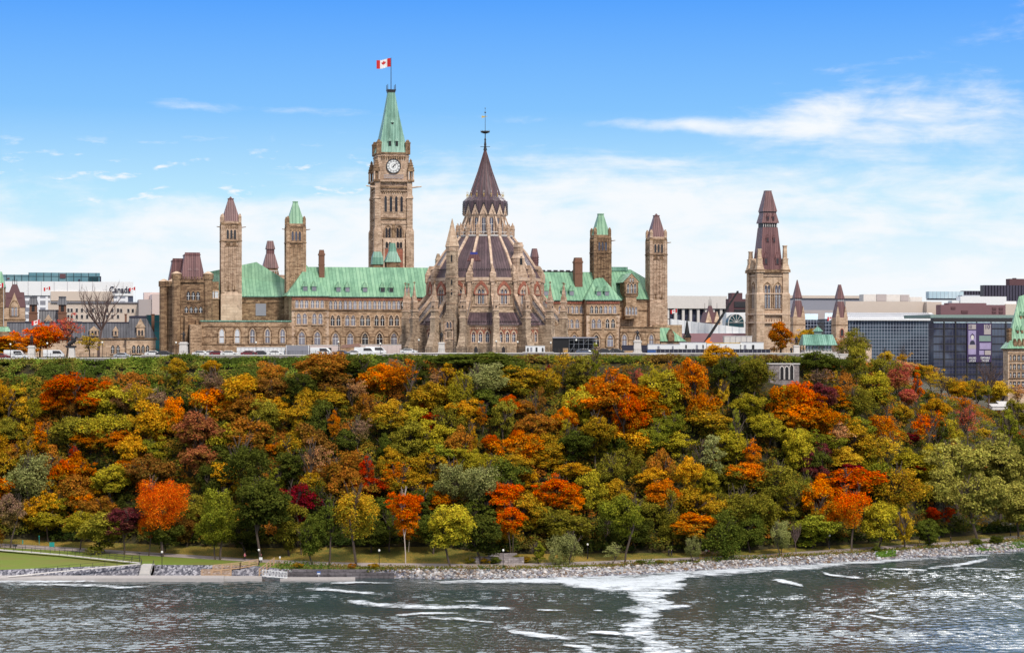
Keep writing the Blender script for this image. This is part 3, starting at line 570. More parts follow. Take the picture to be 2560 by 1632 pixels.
# ---- middle wall with its own green roof, left of the pavilion
X = F.X; Z = F.Z
ym = 37.0; m0, m1 = X(590, ym), X(724, ym); zm = Z(650, 740, ym)
wl = MB(); wl.box(m0-8, m1, ym, ym+16, BASE, zm, 0); band(wl, m0, m1, ym, Z(650, 757, ym), .3, .2, 1); band(wl, m0, m1, ym, zm-.8, .3, .3, 1)
wl.box(X(637.5, ym), X(666.5, ym), ym-.1, ym+.05, Z(650, 790, ym), Z(650, 758, ym), 1); wl.build('wall', [M['stone_dark'], M['stone_dark']], PH)
lv = MB(); lv.box(X(639, ym), X(665, ym), ym-.16, ym-.08, Z(650, 789, ym), Z(650, 759, ym)); lv.build('louvre', M['greybox'], PH)
r_ = MB(); ye = ym-.6; P0 = (X(600, ye), ye, zm); P1 = (m1+.5, ye, zm); A = (X(641, 46), 46, Z(641, 655, 46)); Bp = (X(604, 47), 47, Z(604, 669, 47)); C1 = (X(689, 42), 42, Z(689, 704, 42)); C2 = (m1+.5, 42, Z(705, 706, 42))
C1 = (C1[0], 42, C2[2]); B2 = (m0-8, 47, Bp[2]-1.5)
r_.add([(m0-8, ye, zm), P1, C2, C1, A, B2, (m1+.5, 53, zm), (m0-8, 53, zm)], [(0, 1, 2, 3, 4, 5), (4, 3, 2, 6), (5, 4, 6, 7), (0, 5, 7), (1, 6, 2), (0, 7, 6, 1)])
r_.box(m0-8, m1+.5, ye-.1, ye+.2, zm-.25, zm-.003, 1)
r_.build('roof', [M['copper_green'], M['copper_teal']], PH)
# ---- low hall left
yh = 19.5; h0, h1 = X(503, yh), X(729, yh)-.004; zh = Z(650, 801, yh)
wl = MB(); wl.box(h0, h1, yh, 36.99, BASE, zh-.35, 0); wl.box(h0-.2, h1, yh-.25, 36.9, zh-.35, zh, 1); band(wl, h0, h1, yh, zh-1.9, .3, .15, 2); band(wl, h0, h1, yh, Z(650, 843, yh), .2, .12, 2); band(wl, h0, h1, yh, Z(650, 862, yh), .25, .15, 2)
wl.box(X(476, 17), h0, 17, 30, BASE, zh-1.2, 0)
wl.build('wall', [M['stone'], M['copper_teal'], M['stone_dark']], PH)
for i, p in enumerate((554.3, 593, 631, 668.6, 706.4)): window(PH, X(p, yh), Z(p, 857, yh), 1.25, 3.9, yh, 1, 0, 'pane_white' if i in (0, 1) else 'pane_curtain', hood=.1, border=.3)
# ---- right wing
yW = 24.0; x0w = X(1330, yW); x1w = X(1466, yW); xr0, xr1 = X(1466, 21), X(1549, 21)
zE2 = Z(1440, 750, yW); zR2 = Z(1440, 680, 32); zS2 = Z(1440, 787, yW)
wl = MB(); wl.box(x0w, xr0-.003, yW, 41, BASE, zE2, 0); wl.box(xr0, xr1, 21, 42, BASE, zE2+.1, 0)
for (a, b, Y) in ((x0w, xr0, yW), (xr0, xr1, 21)):
    band(wl, a, b, Y, zS2, .4, .3, 1); band(wl, a, b, Y, zE2-1.1, .35, .3, 2); band(wl, a, b, Y, Z(1440, 812, Y)+.6, .2, .12, 1); band(wl, a, b, Y, Z(1440, 848, Y), .22, .14, 1)
    x = a+.3
    while x < b-.3: wl.box(x, x+.22, Y-.25, Y, zE2-.75, zE2-.3, 2); x += .55
z = BASE
while z < zS2-.4:
    for xx, s_ in ((xr0, 1), (xr1, -1)):
        L = .95 if int(z*2) % 2 else .6
        wl.box(min(xx, xx+s_*L), max(xx, xx+s_*L), 20.93, 21.0, z, z+.5, 3)
    z += .55
wl.build('wall', [M['stone'], M['stone_dark'], M['red_stone'], M['ashlar']], PH)
rf = MB(); gable(rf, x0w-3, X(1497, 32.3), yW-ov, 41, zE2, zR2)
apx, apz2 = X(1495, 31.5), Z(1495, 680.5, 31.5)
rf.add([(xr0-ov, 21-ov, zE2+.12), (xr1+ov, 21-ov, zE2+.12), (apx, 31.5, apz2), (xr0-ov, 42.5, zE2+.12), (xr1+ov, 42.5, zE2+.12)], [(0, 1, 2), (1, 4, 2), (4, 3, 2), (3, 0, 2), (0, 3, 4, 1)], 0)
rf.box(xr0-ov, xr1+ov+.05, 21-ov-.08, 21-ov+.25, zE2-.15, zE2+.12, 1); rf.box(x0w, xr0-ov, yW-ov-.08, yW-ov+.25, zE2-.22, zE2, 1)
x = x0w-3
while x < X(1440, 32.3): rf.box(x, x+1.2, 32.1, 32.5, zR2-.3, zR2+.55, 2); x += 1.9
rf.box(x0w-3, X(1440, 32.3), 32.2, 32.4, zR2-.2, zR2+.25, 2)
roofR = rf.build('roof', [M['copper_green'], M['copper_teal'], M['iron']], PH)
slR = (yW-ov, zE2, 32.3, zR2); slQ = (21-ov, zE2, 31.5, apz2)
for p in (1410.5, 1429): dormer(roofR, p, 733, 0, slR)
for p in (1497, 1517): dormer(roofR, p, 734, 0, slQ)
dormer(roofR, 1365, 733, 0, slR)
chimney(roofR, 1437.5, 1456.5, 643.8, 708, 27.5)
for p in (1411.8, 1435.8): col_windows(p, yW, (764, 783), (798, 820), (834, 866), 3 if p < 1420 else 4)
for p in (1490.5, 1525.3): col_windows(p, 21, (764, 783), (797, 820), (834, 866))
# ---- far right part: taller green roof with a gabled stone bay
yq = 30.0; q0, q1 = xr1+.003, X(1640, yq); zq = Z(1600, 748, yq)
wl = MB(); wl.box(q0, q1, yq, yq+15, BASE, zq, 0); band(wl, q0, q1, yq, zq-.8, .3, .25, 1); band(wl, q0, q1, yq, Z(1600, 777, yq), .3, .18, 1)
b0, b1 = X(1565, 27), X(1591, 27)
wl.box(b0, b1, 27, yq, Z(1575, 797, 27), Z(1575, 735, 27), 0); wl.fr(b0-.3, b1+.3, 26.8, yq, Z(1575, 742, 27), b0-.5, b1+.5, 26.7, yq, Z(1575, 736, 27), 1)
wl.box(b0-.5, b1+.5, 26.7, yq+2, Z(1575, 736, 27), Z(1575, 706, 27), 2); wl.extr([(b0-.8, Z(1575, 706, 27)), (b1+.8, Z(1575, 706, 27)), ((b0+b1)/2, Z(1575, 684, 27))], 26.6, 27.1, 0)
wl.box(b0-.2, b1+.2, 26.8, yq, Z(1575, 797, 27), Z(1575, 792, 27), 2)
wl.build('wall', [M['stone'], M['stone_dark'], M['stone_dark']], PH)
window(PH, (b0+b1)/2, Z(1575, 787, 27), .7, 2.4, 27, 4, .25, 'pane_curtain'); window(PH, (b0+b1)/2, Z(1575, 735, 27)+.2, .75, 2.9, 26.7, 3, .3, 'pane_dark', sill=False); window(PH, (b0+b1)/2, Z(1575, 705, 27), .55, 1.3, 26.6, 2, .2, 'pane_dark', sill=False)
r_ = MB(); ye = yq-.6; yr2 = 40; r0 = X(1529, yr2); r1 = X(1576.5, yr2); zz = Z(1550, 673.5, yr2)
K = (X(1612, 36.5), 36.5, Z(1612, 703, 36.5))
r_.add([(r0-4, ye, zq), (q1, ye, zq), (q1, ye+6.5, K[2]), (r1, yr2, zz), (r0-4, yr2, zz), (q1, 46, zq), (r0-4, 50, zq)], [(0, 1, 2, 3, 4), (1, 5, 2), (2, 5, 3), (3, 5, 6, 4), (0, 4, 6), (0, 6, 5, 1)])
r_.add([(b0-1.0, 26.7, Z(1575, 706, 27)), (b1+1.0, 26.7, Z(1575, 706, 27)), ((b0+b1)/2, 26.5, Z(1575, 683, 27)), (b0-1.0, 39, Z(1575, 706, 27)), (b1+1.0, 39, Z(1575, 706, 27)), ((b0+b1)/2, 39, Z(1575, 683, 27))], [(1, 4, 5, 2), (0, 2, 5, 3), (3, 5, 4)])
r_.box(r0-1, X(1567, yr2), yr2-1, yr2+3, zz-.5, zz+.7, 1)
r_.build('roof', [M['copper_green'], M['copper_teal']], PH)
g0, g1 = xr1+.004, X(1650, 20); zg = Z(1600, 816, 20)
wl = MB(); wl.box(g0, g1, 20, yq-.01, BASE, zg-.35, 0); wl.box(g0, g1+.2, 19.75, yq-.02, zg-.35, zg, 1); band(wl, g0, g1, 20, zg-1.7, .3, .15, 1); band(wl, g0, g1, 20, Z(1600, 850, 20), .2, .12, 1)
wl.box(g1+.01, X(1705, 27), 27, 40, BASE, Z(1690, 812, 27), 0); wl.build('wall', [M['stone'], M['stone_dark']], PH)
for p in (1561, 1593.7, 1628): window(PH, X(p, 20), Z(p, 864, 20), 1.3, 3.3, 20, 1, 0, 'pane_curtain', hood=.1, border=.3)
lr = MB(); u0, u1 = X(1649, 21), X(1716, 21); zb = Z(1680, 853, 21); ztp = Z(1680, 819.5, 25)
lr.add([(u0, 21, zb), (u1, 21, zb), (u1, 29, zb), (u0, 29, zb), (u0, 25, ztp), (X(1672, 25), 25, ztp)], [(0, 1, 5, 4), (1, 2, 5), (2, 3, 4, 5), (0, 4, 3), (0, 3, 2, 1)])
lr.box(u0+.5, u1-.5, 21.5, 28.5, BASE, zb-.01, 1); lr.extr([(X(1679, 20.5)-.9, zb), (X(1679, 20.5)+.9, zb), (X(1679, 20.5)+.9, zb+2), (X(1679, 20.5), zb+3.6), (X(1679, 20.5)-.9, zb+2)], 20.6, 23, 2)
lr.build('roof', [M['copper_green'], M['stone'], M['stone_dark']], PH)
# ---- end pavilion at the far left with maroon mansards
e0, e1 = X(447, 26), X(526, 26)
wl = MB(); zt_ = Z(480, 706, 26)
wl.box(e0-0.3, e1, 26, 42, BASE, zt_, 0); wl.box(X(409, 34), e0-.31, 32, 50, BASE, Z(430, 722, 34), 0); wl.box(e1+.01, X(547, 32), 32, 45, BASE, Z(535, 704, 32), 0)
for zz in (Z(480, 753, 26), Z(480, 790, 26), Z(480, 820, 26)): band(wl, e0-.3, e1, 26, zz, .35, .2, 1)
wl.box(e0-.8, e1+.4, 25.5, 42.3, zt_, zt_+.7, 1)
x = e0-.6
while x < e1: wl.box(x, x+.4, 25.55, 25.95, zt_+.7, zt_+1.6, 1); x += .8
for xx, yy in ((e0-.6, 26), (e1-.6, 26), (e0-.3+.2, 41), (X(409, 34), 32), (X(430, 34), 31.4)):
    wl.cyl(xx, yy, BASE, zt_+1.6-(yy > 30 and xx < e0)*2, 1.25, 1.25, 8, 0); wl.cyl(xx, yy, zt_+.9-(yy > 30 and xx < e0)*2, zt_+2.4-(yy > 30 and xx < e0)*2, 1.5, 1.5, 8, 1); wl.cyl(xx, yy, zt_+2.4-(yy > 30 and xx < e0)*2, zt_+3.1-(yy > 30 and xx < e0)*2, 1.6, .3, 8, 2)
wl.box(X(490, 24), X(500, 24), 24, 26, BASE, Z(495, 800, 24), 0); wl.box(X(462, 24), X(470, 24), 24, 26, BASE, Z(465, 790, 24), 0)
wl.build('wall', [M['stone_dark'], M['stone_dark'], M['stone_light']], PH)
for (p, za, zb_, n, hh) in ((483, 752, 728, 3, 0), (471.7, 782, 766, 2, 0), (495.7, 782, 766, 2, 0)):
    window(PH, X(p, 26), Z(p, za, 26), 1.0, Z(p, zb_, 26)-Z(p, za, 26), 26, n if n == 3 else 2, .35, 'pane_dark', fs='stone_dark')
window(PH, X(536, 32), Z(536, 745, 32), 1.0, 1.9, 32, 2, .2, 'pane_white', shape=rect)
def mansard(parent, pb0, pb1, yb, pt0, pt1, yt, Y, dp, mat='copper_red', crest=True, name='roof'):
    m_ = MB(); x0, x1 = X(pb0, Y), X(pb1, Y); w_ = x1-x0; t0, t1 = X(pt0, Y+1.5), X(pt1, Y+1.5); z0, z1 = Z(pb0, yb, Y), Z(pb0, yt, Y+1.5); ins = (w_-(t1-t0))/2
    m_.fr(x0, x1, Y, Y+dp, z0, t0, t1, Y+ins, Y+dp-ins, z1)
    if crest: m_.box(t0-.15, t1+.15, Y+ins-.15, Y+dp-ins+.15, z1, z1+.35); m_.box(t0, t1, Y+ins, Y+ins+.15, z1+.35, z1+.8)
    return m_.build(name, M[mat], parent)
ro = mansard(PH, 452, 513, 698, 462, 500, 638, 27.5, 12); mansard(PH, 421, 454, 708, 431, 458, 653, 36, 9)
for p in (474.5, 492): 
    m_ = MB(); xx, z_ = X(p, 28.2), Z(p, 686, 28.2); m_.box(xx-.5, xx+.5, 28, 30, z_, z_+1.1); m_.add([(xx-.7, 27.9, z_+1.1), (xx+.7, 27.9, z_+1.1), (xx, 28.4, z_+2.9), (xx, 30, z_+2.2)], [(0, 1, 2), (0, 2, 3), (1, 3, 2)]); m_.build('dormer', M['copper_red'], ro)
# ---- square ventilation towers
def vent_tower(label, pL, pR, Yf, rb, ra, ap, ax0, ax1, louv, lw, base, roofmat, smat, basemat, group='tall square corner towers of the main block'):
    X0, wd = F.sq(pL, pR, Yf); X1, Y1 = X0+wd, Yf+wd; pc = (pL+pR)/2
    t = thing('square_tower', label, 'tower', (X0+wd/2, Yf+wd/2, BASE), F, group)
    zb_, zs = Z(pc, rb, Yf), Z(pc, base, Yf)
    s_ = MB(); i_ = .25
    s_.box(X0+i_, X1-i_, Yf+i_, Y1-i_, zs-1, zb_, 0); s_.box(X0-.05, X1+.05, Yf-.05, Y1+.05, BASE, zs, 1); s_.fr(X0-.05, X1+.05, Yf-.05, Y1+.05, zs, X0+i_, X1-i_, Yf+i_, Y1-i_, zs+.9, 1)
    cw = wd*.17
    for cx_ in (X0, X1-cw):
        for cy_ in (Yf, Y1-cw): s_.box(cx_, cx_+cw, cy_, cy_+cw, zs+.4, zb_-1.2, 0); s_.fr(cx_, cx_+cw, cy_, cy_+cw, zb_-1.2, cx_+.15, cx_+cw-.15, cy_+.15, cy_+cw-.15, zb_-.3, 2)
    zl0, zl1 = Z(pc, louv[1], Yf), Z(pc, louv[0], Yf)
    for k in range(4):                                # pilaster strips below the belfry
        xx = X0+cw+.25+(wd-2*cw-.5)*k/3
        s_.box(xx-.16, xx+.16, Yf+.02, Yf+.3, zs+1.4, zl0-2.3, 0); yy = Yf+cw+.25+(wd-2*cw-.5)*k/3; s_.box(X0+.02, X0+.3, yy-.16, yy+.16, zs+1.4, zl0-2.3, 0)
    s_.box(X0-.1, X1+.1, Yf-.1, Y1+.1, zl0-.8, zl0-.45, 2); s_.box(X0+.1, X1-.1, Yf+.1, Y1-.1, zl0-2.2, zl0-1.9, 2); s_.box(X0+.05, X1-.05, Yf+.05, Y1-.05, zb_-1.0, zb_-.6, 2)
    x = X0+cw+.1
    while x < X1-cw-.2: s_.box(x, x+.22, Yf+.06, Yf+.26, zb_-2.1, zb_-1.1, 2); x += .48
    for k in (-1, 1): s_.box(X0+wd/2+k*.9-.55, X0+wd/2+k*.9+.55, Yf+.1, Yf+.26, zl0-1.8, zl0-.9, 2); s_.box(X0+wd/2+k*.8-.3, X0+wd/2+k*.8+.3, Yf+.1, Yf+.26, zs+1.0, zs+2.6, 2)
    s_.build('shaft', [M[smat], M[basemat], M['stone_dark']], t)
    for k in (-1, 0, 1): window(t, X0+wd/2+k*1.02, zl0, .62, zl1-zl0, Yf+i_, 1, 0, lw, fs=smat, mull=False, border=.14, sill=False, name='louvre_window')
    T2 = lambda a, b, c: (X0+i_-(-b), Yf+wd/2-a, c)
    for k in (-1, 0, 1): window(t, k*1.02, zl0, .62, zl1-zl0, 0, 1, 0, lw, fs=smat, mull=False, border=.14, sill=False, name='louvre_window', T=T2)
    r_ = MB(); z1 = Z(pc, ap, Yf+wd/2); hw = (X(ax1, Yf+wd/2)-X(ax0, Yf+wd/2))/2*.9; cx_, cy_ = X0+wd/2, Yf+wd/2
    r_.fr(X0+.35, X1-.35, Yf+.35, Y1-.35, zb_, cx_-hw, cx_+hw, cy_-hw, cy_+hw, z1, 0); r_.box(cx_-hw-.12, cx_+hw+.12, cy_-hw-.12, cy_+hw+.12, z1, z1+.3, 0)
    if roofmat == 'copper_red': r_.cyl(cx_, cy_, z1+.3, z1+.8, .55, .15, 8, 0)
    r_.build('roof', M[roofmat], t)
    for (cx_, cy_) in ((X0+.5, Yf+.5), (X1-.5, Yf+.5), (X0+.5, Y1-.5), (X1-.5, Y1-.5)):
        m_ = MB(); h_ = 1.9; m_.box(cx_-.42, cx_+.42, cy_-.42, cy_+.42, zb_-.3, zb_+h_*.75); m_.fr(cx_-.42, cx_+.42, cy_-.42, cy_+.42, zb_+h_*.75, cx_-.15, cx_+.15, cy_-.15, cy_+.15, zb_+h_*1.15); m_.build('corner_turret', M['stone_dark' if roofmat == 'copper_green' else smat], t)
    for k in (-1, 1):
        m_ = MB(); xx = X0+.3 if k < 0 else X1-.3; m_.tube((xx, Yf+.4, zb_-1.8), (xx+k*1.5, Yf+.2, zb_-1.6), .16, .1); m_.build('gargoyle', M['stone_dark'], t)
    return t
vent_tower('tall tower with maroon cap and pale base at left of the main block', 549, 604.5, 33, 553, 0, 499, 570, 584, (574, 597), 'pane_dark', 737, 'copper_red', 'stone_pink', 'ashlar')
vent_tower('brown tower with green copper cap at the left end of the long roof', 711, 765.5, 29, 559, 0, 506.5, 733, 745, (578, 601), 'pane_leaded', 790, 'copper_green', 'stone', 'stone_dark')
vent_tower('dark stone tower with green copper cap right of the library', 1474, 1529, 29, 587, 0, 537, 1494.7, 1508, (604, 626), 'pane_leaded', 790, 'copper_green', 'stone_dark', 'stone_dark')
vent_tower('tall tower with maroon cap at the right end of the main block', 1613, 1668.5, 28, 592, 0, 541, 1634, 1647, (610, 631), 'pane_dark', 757, 'copper_red', 'stone_pink', 'stone_pink')
# ---- small maroon tower far behind, seen between the two left towers
bt = thing('roof_tower', 'small maroon flared tower on a railed roof between the two left square towers', 'tower', (X(678, 80), 80, BASE), F)
m_ = MB(); c0 = X(678, 80)
def zz8(py): return Z(678, py, 80)
m_.box(X(662, 80), X(712, 80), 80, 92, BASE, zz8(687), 0); m_.fr(c0-2.6, c0+2.6, 81, 86.2, zz8(687), c0-2.2, c0+2.2, 81.4, 85.8, zz8(670), 1)
for k in range(9): m_.box(X(662, 80)+k*.74, X(662, 80)+k*.74+.08, 80.05, 80.1, zz8(687), zz8(677), 2)
m_.box(X(662, 80), X(712, 80), 80.03, 80.1, zz8(677), zz8(676), 2)
m_.build('base', [M['stone_pink'], M['stone_dark'], M['white']], bt)
m_ = MB(); m_.fr(c0-2.5, c0+2.5, 81, 86, zz8(670), c0-1.3, c0+1.3, 82.2, 84.8, zz8(634)); m_.box(c0-1.2, c0+1.2, 82.3, 84.7, zz8(634), zz8(622)); m_.fr(c0-1.45, c0+1.45, 82, 85, zz8(622), c0-.9, c0+.9, 82.7, 84.3, zz8(601)); m_.build('roof', M['copper_red'], bt)
# ---- green roofed turrets just in front of the clock tower
for (lab, pc, wb, wt, yt, yb, Y) in (('lower green copper turret roof in front of the clock tower, left one', 945, 30, 18, 629, 661, 60), ('taller green copper turret roof with dormer before the clock tower', 984, 41, 13, 607, 655, 58)):
    t = thing('roof_turret', lab, 'turret', (X(pc, Y), Y, BASE), F, 'green roof turrets by the clock tower'); m_ = MB(); c0 = X(pc, Y); h_ = wb/2*.118; q = wt/2*.118
    z0, z1 = Z(pc, yb, Y), Z(pc, yt, Y); m_.fr(c0-h_, c0+h_, Y, Y+2*h_, z0, c0-q*1.5, c0+q*1.5, Y+h_-q*1.5, Y+h_+q*1.5, z0+(z1-z0)*.55); m_.fr(c0-q*1.5, c0+q*1.5, Y+h_-q*1.5, Y+h_+q*1.5, z0+(z1-z0)*.55, c0-q, c0+q, Y+h_-q, Y+h_+q, z1)
    m_.build('roof', M['copper_teal'], t); m_ = MB(); m_.box(c0-h_*.85, c0+h_*.85, Y+.3, Y+2*h_, BASE, z0); m_.build('wall', M['stone_dark'], t)
# ---------------------------------------------------------------- clock tower
CT0, CTW = F.sq(921, 1035, 75)
YT = 75.0; CX0, CX1 = CT0, CT0+CTW; cxm, cym = CT0+CTW/2, YT+CTW/2
CT = thing('clock_tower', 'tallest sandstone tower with white clock face and tapering green copper spire', 'clock tower', (cxm, cym, BASE), F)
zc = lambda py: Z(985, py, YT)
s_ = MB()
def shell(i_, a, b, k=0): s_.box(CX0+i_, CX1-i_, YT+i_, YT+CTW-i_, a, b, k)
shell(1.1, BASE, zc(470)); shell(1.4, zc(470), zc(381))
bw_ = 2.5
for (cx_, cy_) in ((CX0, YT), (CX1-bw_, YT), (CX0, YT+CTW-bw_), (CX1-bw_, YT+CTW-bw_)):
    s_.box(cx_, cx_+bw_, cy_, cy_+bw_, BASE, zc(578), 1); s_.fr(cx_, cx_+bw_, cy_, cy_+bw_, zc(578), cx_+.35, cx_+bw_-.35, cy_+.35, cy_+bw_-.35, zc(570), 0)
    s_.box(cx_+.35, cx_+bw_-.35, cy_+.35, cy_+bw_-.35, zc(570), zc(492), 0); s_.fr(cx_+.1, cx_+bw_-.1, cy_+.1, cy_+bw_-.1, zc(496), cx_+.45, cx_+bw_-.45, cy_+.45, cy_+bw_-.45, zc(486), 0); s_.box(cx_+.45, cx_+bw_-.45, cy_+.45, cy_+bw_-.45, zc(486), zc(452), 0)
for py, h_, o_, k in ((548, .5, .75, 2), (560, .25, .85, 0), (470, .6, .5, 2), (477, .25, .65, 0), (454, .5, .3, 0), (598, .4, .55, 3), (384, .5, 1.1, 2), (391, .2, 1.2, 0)): s_.box(CX0+o_, CX1-o_, YT+o_, YT+CTW-o_, zc(py), zc(py)+h_, k)
x = CX0+2.6
while x < CX1-2.8:
    s_.box(x, x+.3, YT+.75, YT+1.1, zc(482), zc(475), 2); s_.box(x, x+.3, YT+.8, YT+1.4, zc(396), zc(389), 2); s_.add([(x-.1, YT+.7, zc(450)), (x+.5, YT+.7, zc(450)), (x+.2, YT+.9, zc(459))], [(0, 1, 2)], 2); x += .72
s_.box(CX0+2.9, CX1-2.9, YT+.55, YT+1.2, zc(598), BASE, 3)
for k in (-1, 1):
    for e_ in (-1, 1): s_.box(cxm+k*1.75+e_*1.35-.25, cxm+k*1.75+e_*1.35+.25, YT+.3, YT+.6, BASE, zc(600), 3)
    s_.box(cxm+k*1.75-1.1, cxm+k*1.75+1.1, YT+.5, YT+.56, BASE, zc(622), 4)
s_.box(cxm-.35, cxm+.35, YT+.6, YT+1.12, zc(596), zc(560), 2)
s_.build('shaft', [M['stone_pink'], M['stone_pink'], M['stone_dark'], M['ashlar'], M['red_stone']], CT)
for i, p in enumerate((965, 979.3, 992.6, 1006)): window(CT, cxm+(i-1.5)*1.68, zc(529), .82, zc(490)-zc(529), YT+1.1, 1, 0, 'pane_dark', fs='stone_pink', mull=False, border=.28, name='louvre_window', sill=False)
T2 = lambda a, b, c: (CX0+1.1+b, cym-a, c)
for i in range(4): window(CT, (i-1.5)*1.68, zc(529), .82, zc(490)-zc(529), 0, 1, 0, 'pane_dark', fs='stone_pink', mull=False, border=.28, name='louvre_window', sill=False, T=T2)
for k in (-1, 1):
    window(CT, cxm+k*1.75, zc(594), .75, zc(569)-zc(594), YT+1.1, 2, .22, 'pane_dark', fs='stone_pink', mull=False, hood=.1, border=.2, sill=False)
    window(CT, cxm+k*1.75, zc(620), .8, 2.0, YT+.5, 2, .2, 'pane_dark', fs='ashlar', mull=False, border=.2, sill=False)
# clock
def disc(mb, cx_, cz_, y0, y1, r, n=32, k=None): mb.extr([(cx_+r*math.sin(2*math.pi*i/n), cz_+r*math.cos(2*math.pi*i/n)) for i in range(n)], y0, y1, k)
ccz, yc = zc(415), YT+1.4; cr = 17/FPX*(F.w(cxm, YT)[1])
ck = MB(); circ = lambda r, n=32: [(cxm+r*math.sin(2*math.pi*i/n), ccz+r*math.cos(2*math.pi*i/n)) for i in range(n)]
disc(ck, cxm, ccz, yc-.3, yc, cr*.98, k=0); ck.ring(circ(cr*1.1), circ(cr*.96), yc-.42, yc, 1); ck.ring(circ(cr*.66), circ(cr*.63), yc-.34, yc-.29, 1); ck.ring(circ(cr*.34), circ(cr*.31), yc-.34, yc-.29, 1)
face = ck.build('clock_face', [M['clock'], M['iron']], CT)
ck = MB()
for i in range(12):
    a = math.pi/6*i
    for off in (-.07, .07):
        r0, r1 = cr*.68, cr*.92; u = (math.sin(a), math.cos(a)); v = (math.cos(a), -math.sin(a))
        ck.extr([(cxm+u[0]*r0+v[0]*(off*cr-.06), ccz+u[1]*r0+v[1]*(off*cr-.06)), (cxm+u[0]*r1+v[0]*(off*cr-.06), ccz+u[1]*r1+v[1]*(off*cr-.06)), (cxm+u[0]*r1+v[0]*(off*cr+.06), ccz+u[1]*r1+v[1]*(off*cr+.06)), (cxm+u[0]*r0+v[0]*(off*cr+.06), ccz+u[1]*r0+v[1]*(off*cr+.06))], yc-.345, yc-.305)
ck.build('numerals', M['black'], face)
def hand(a, L, w_, nm):
    a = R(a); u = (math.sin(a), math.cos(a)); v = (math.cos(a), -math.sin(a)); m_ = MB()
    m_.extr([(cxm-u[0]*.4+v[0]*w_, ccz-u[1]*.4+v[1]*w_), (cxm+u[0]*L, ccz+u[1]*L), (cxm-u[0]*.4-v[0]*w_, ccz-u[1]*.4-v[1]*w_)], yc-.42, yc-.36); m_.build(nm, M['black'], face)
hand(34, cr*.55, .22, 'hour_hand'); hand(49, cr*.86, .15, 'minute_hand')
m_ = MB(); bx0, bx1 = cxm-3.1, cxm+3.1; m_.box(bx0, bx1, YT+.3, YT+.4, zc(446), zc(445)); m_.box(bx0, bx1, YT+.3, YT+.4, zc(438), zc(437))
x = bx0
while x < bx1: m_.box(x, x+.12, YT+.32, YT+.38, zc(446), zc(437)); x += .33
m_.build('balcony_railing', M['greybox'], CT)
for (cx_, cy_) in ((CX0+.9, YT+.9), (CX1-.9, YT+.9), (CX0+.9, YT+CTW-.9), (CX1-.9, YT+CTW-.9)):
    m_ = MB()
    m_.box(cx_-1.0, cx_+1.0, cy_-1.0, cy_+1.0, zc(454), zc(449))
    for a_ in (-.72, .72):
        for b_ in (-.72, .72): m_.box(cx_+a_-.17, cx_+a_+.17, cy_+b_-.17, cy_+b_+.17, zc(449), zc(428), 1)
    m_.box(cx_-.3, cx_+.3, cy_-.3, cy_+.3, zc(449), zc(428)); m_.box(cx_-1.0, cx_+1.0, cy_-1.0, cy_+1.0, zc(428), zc(424)); m_.fr(cx_-.95, cx_+.95, cy_-.95, cy_+.95, zc(424), cx_-.12, cx_+.12, cy_-.12, cy_+.12, zc(396))
    for k in range(4): zz = zc(420-k*6); r0 = .95-.18*k; m_.box(cx_-r0, cx_+r0, cy_-r0, cy_+r0, zz, zz+.22)
    m_.build('pinnacle', [M['stone_dark'], M['ashlar']], CT)
for k in (-1, 1):
    m_ = MB(); xx = cxm+k*(CTW/2-.6); m_.tube((xx, YT+.6, zc(468)), (xx+k*2.6, YT+.2, zc(466)), .3, .18); m_.tube((xx+k*2.6, YT+.2, zc(466)), (xx+k*3.1, YT+.2, zc(465)), .25, .1); m_.build('gargoyle', M['ashlar'], CT)
m_ = MB(); ri = CTW/2-1.75; zr0, zr1, zr2 = zc(381), zc(353), zc(226)
m_.fr(cxm-ri-.5, cxm+ri+.5, cym-ri-.5, cym+ri+.5, zr0, cxm-ri*.86, cxm+ri*.86, cym-ri*.86, cym+ri*.86, zr1); m_.fr(cxm-ri*.86, cxm+ri*.86, cym-ri*.86, cym+ri*.86, zr1, cxm-ri*.52, cxm+ri*.52, cym-ri*.52, cym+ri*.52, zc(290)); m_.fr(cxm-ri*.52, cxm+ri*.52, cym-ri*.52, cym+ri*.52, zc(290), cxm-ri*.235, cxm+ri*.235, cym-ri*.235, cym+ri*.235, zr2)
spire = m_.build('spire_roof', M['copper_teal'], CT)
for (dx, py, w_, h_) in ((-1.05, 365, .55, 1.7), (1.15, 365, .55, 1.7), (0.0, 312, .45, 1.1)):
    m_ = MB(); t_ = (381-py)/155; yy = cym-ri*(1.0-t_*1.05); m_.box(cxm+dx-w_, cxm+dx+w_, yy-.35, yy+1.5, zc(py), zc(py)+h_); m_.add([(cxm+dx-w_-.2, yy-.5, zc(py)+h_), (cxm+dx+w_+.2, yy-.5, zc(py)+h_), (cxm+dx, yy-.1, zc(py)+h_+1.1), (cxm+dx, yy+1.5, zc(py)+h_+.9)], [(0, 1, 2), (0, 2, 3), (1, 3, 2)]); d_ = m_.build('dormer', M['copper_teal'], spire)
    m_ = MB(); m_.box(cxm+dx-w_*.7, cxm+dx+w_*.7, yy-.4, yy-.34, zc(py)+.15, zc(py)+h_-.1); m_.build('opening', M['black'], d_)
for (cx_, cy_) in ((cxm-ri, cym-ri), (cxm+ri, cym-ri), (cxm-ri, cym+ri), (cxm+ri, cym+ri)):
    m_ = MB(); m_.box(cx_-.75, cx_+.75, cy_-.75, cy_+.75, zc(385), zc(354)); m_.box(cx_-.85, cx_+.85, cy_-.85, cy_+.85, zc(358), zc(355)); m_.fr(cx_-.6, cx_+.6, cy_-.6, cy_+.6, zc(354), cx_-.3, cx_+.3, cy_-.3, cy_+.3, zc(348)); m_.build('corner_turret', M['stone_dark'], CT)
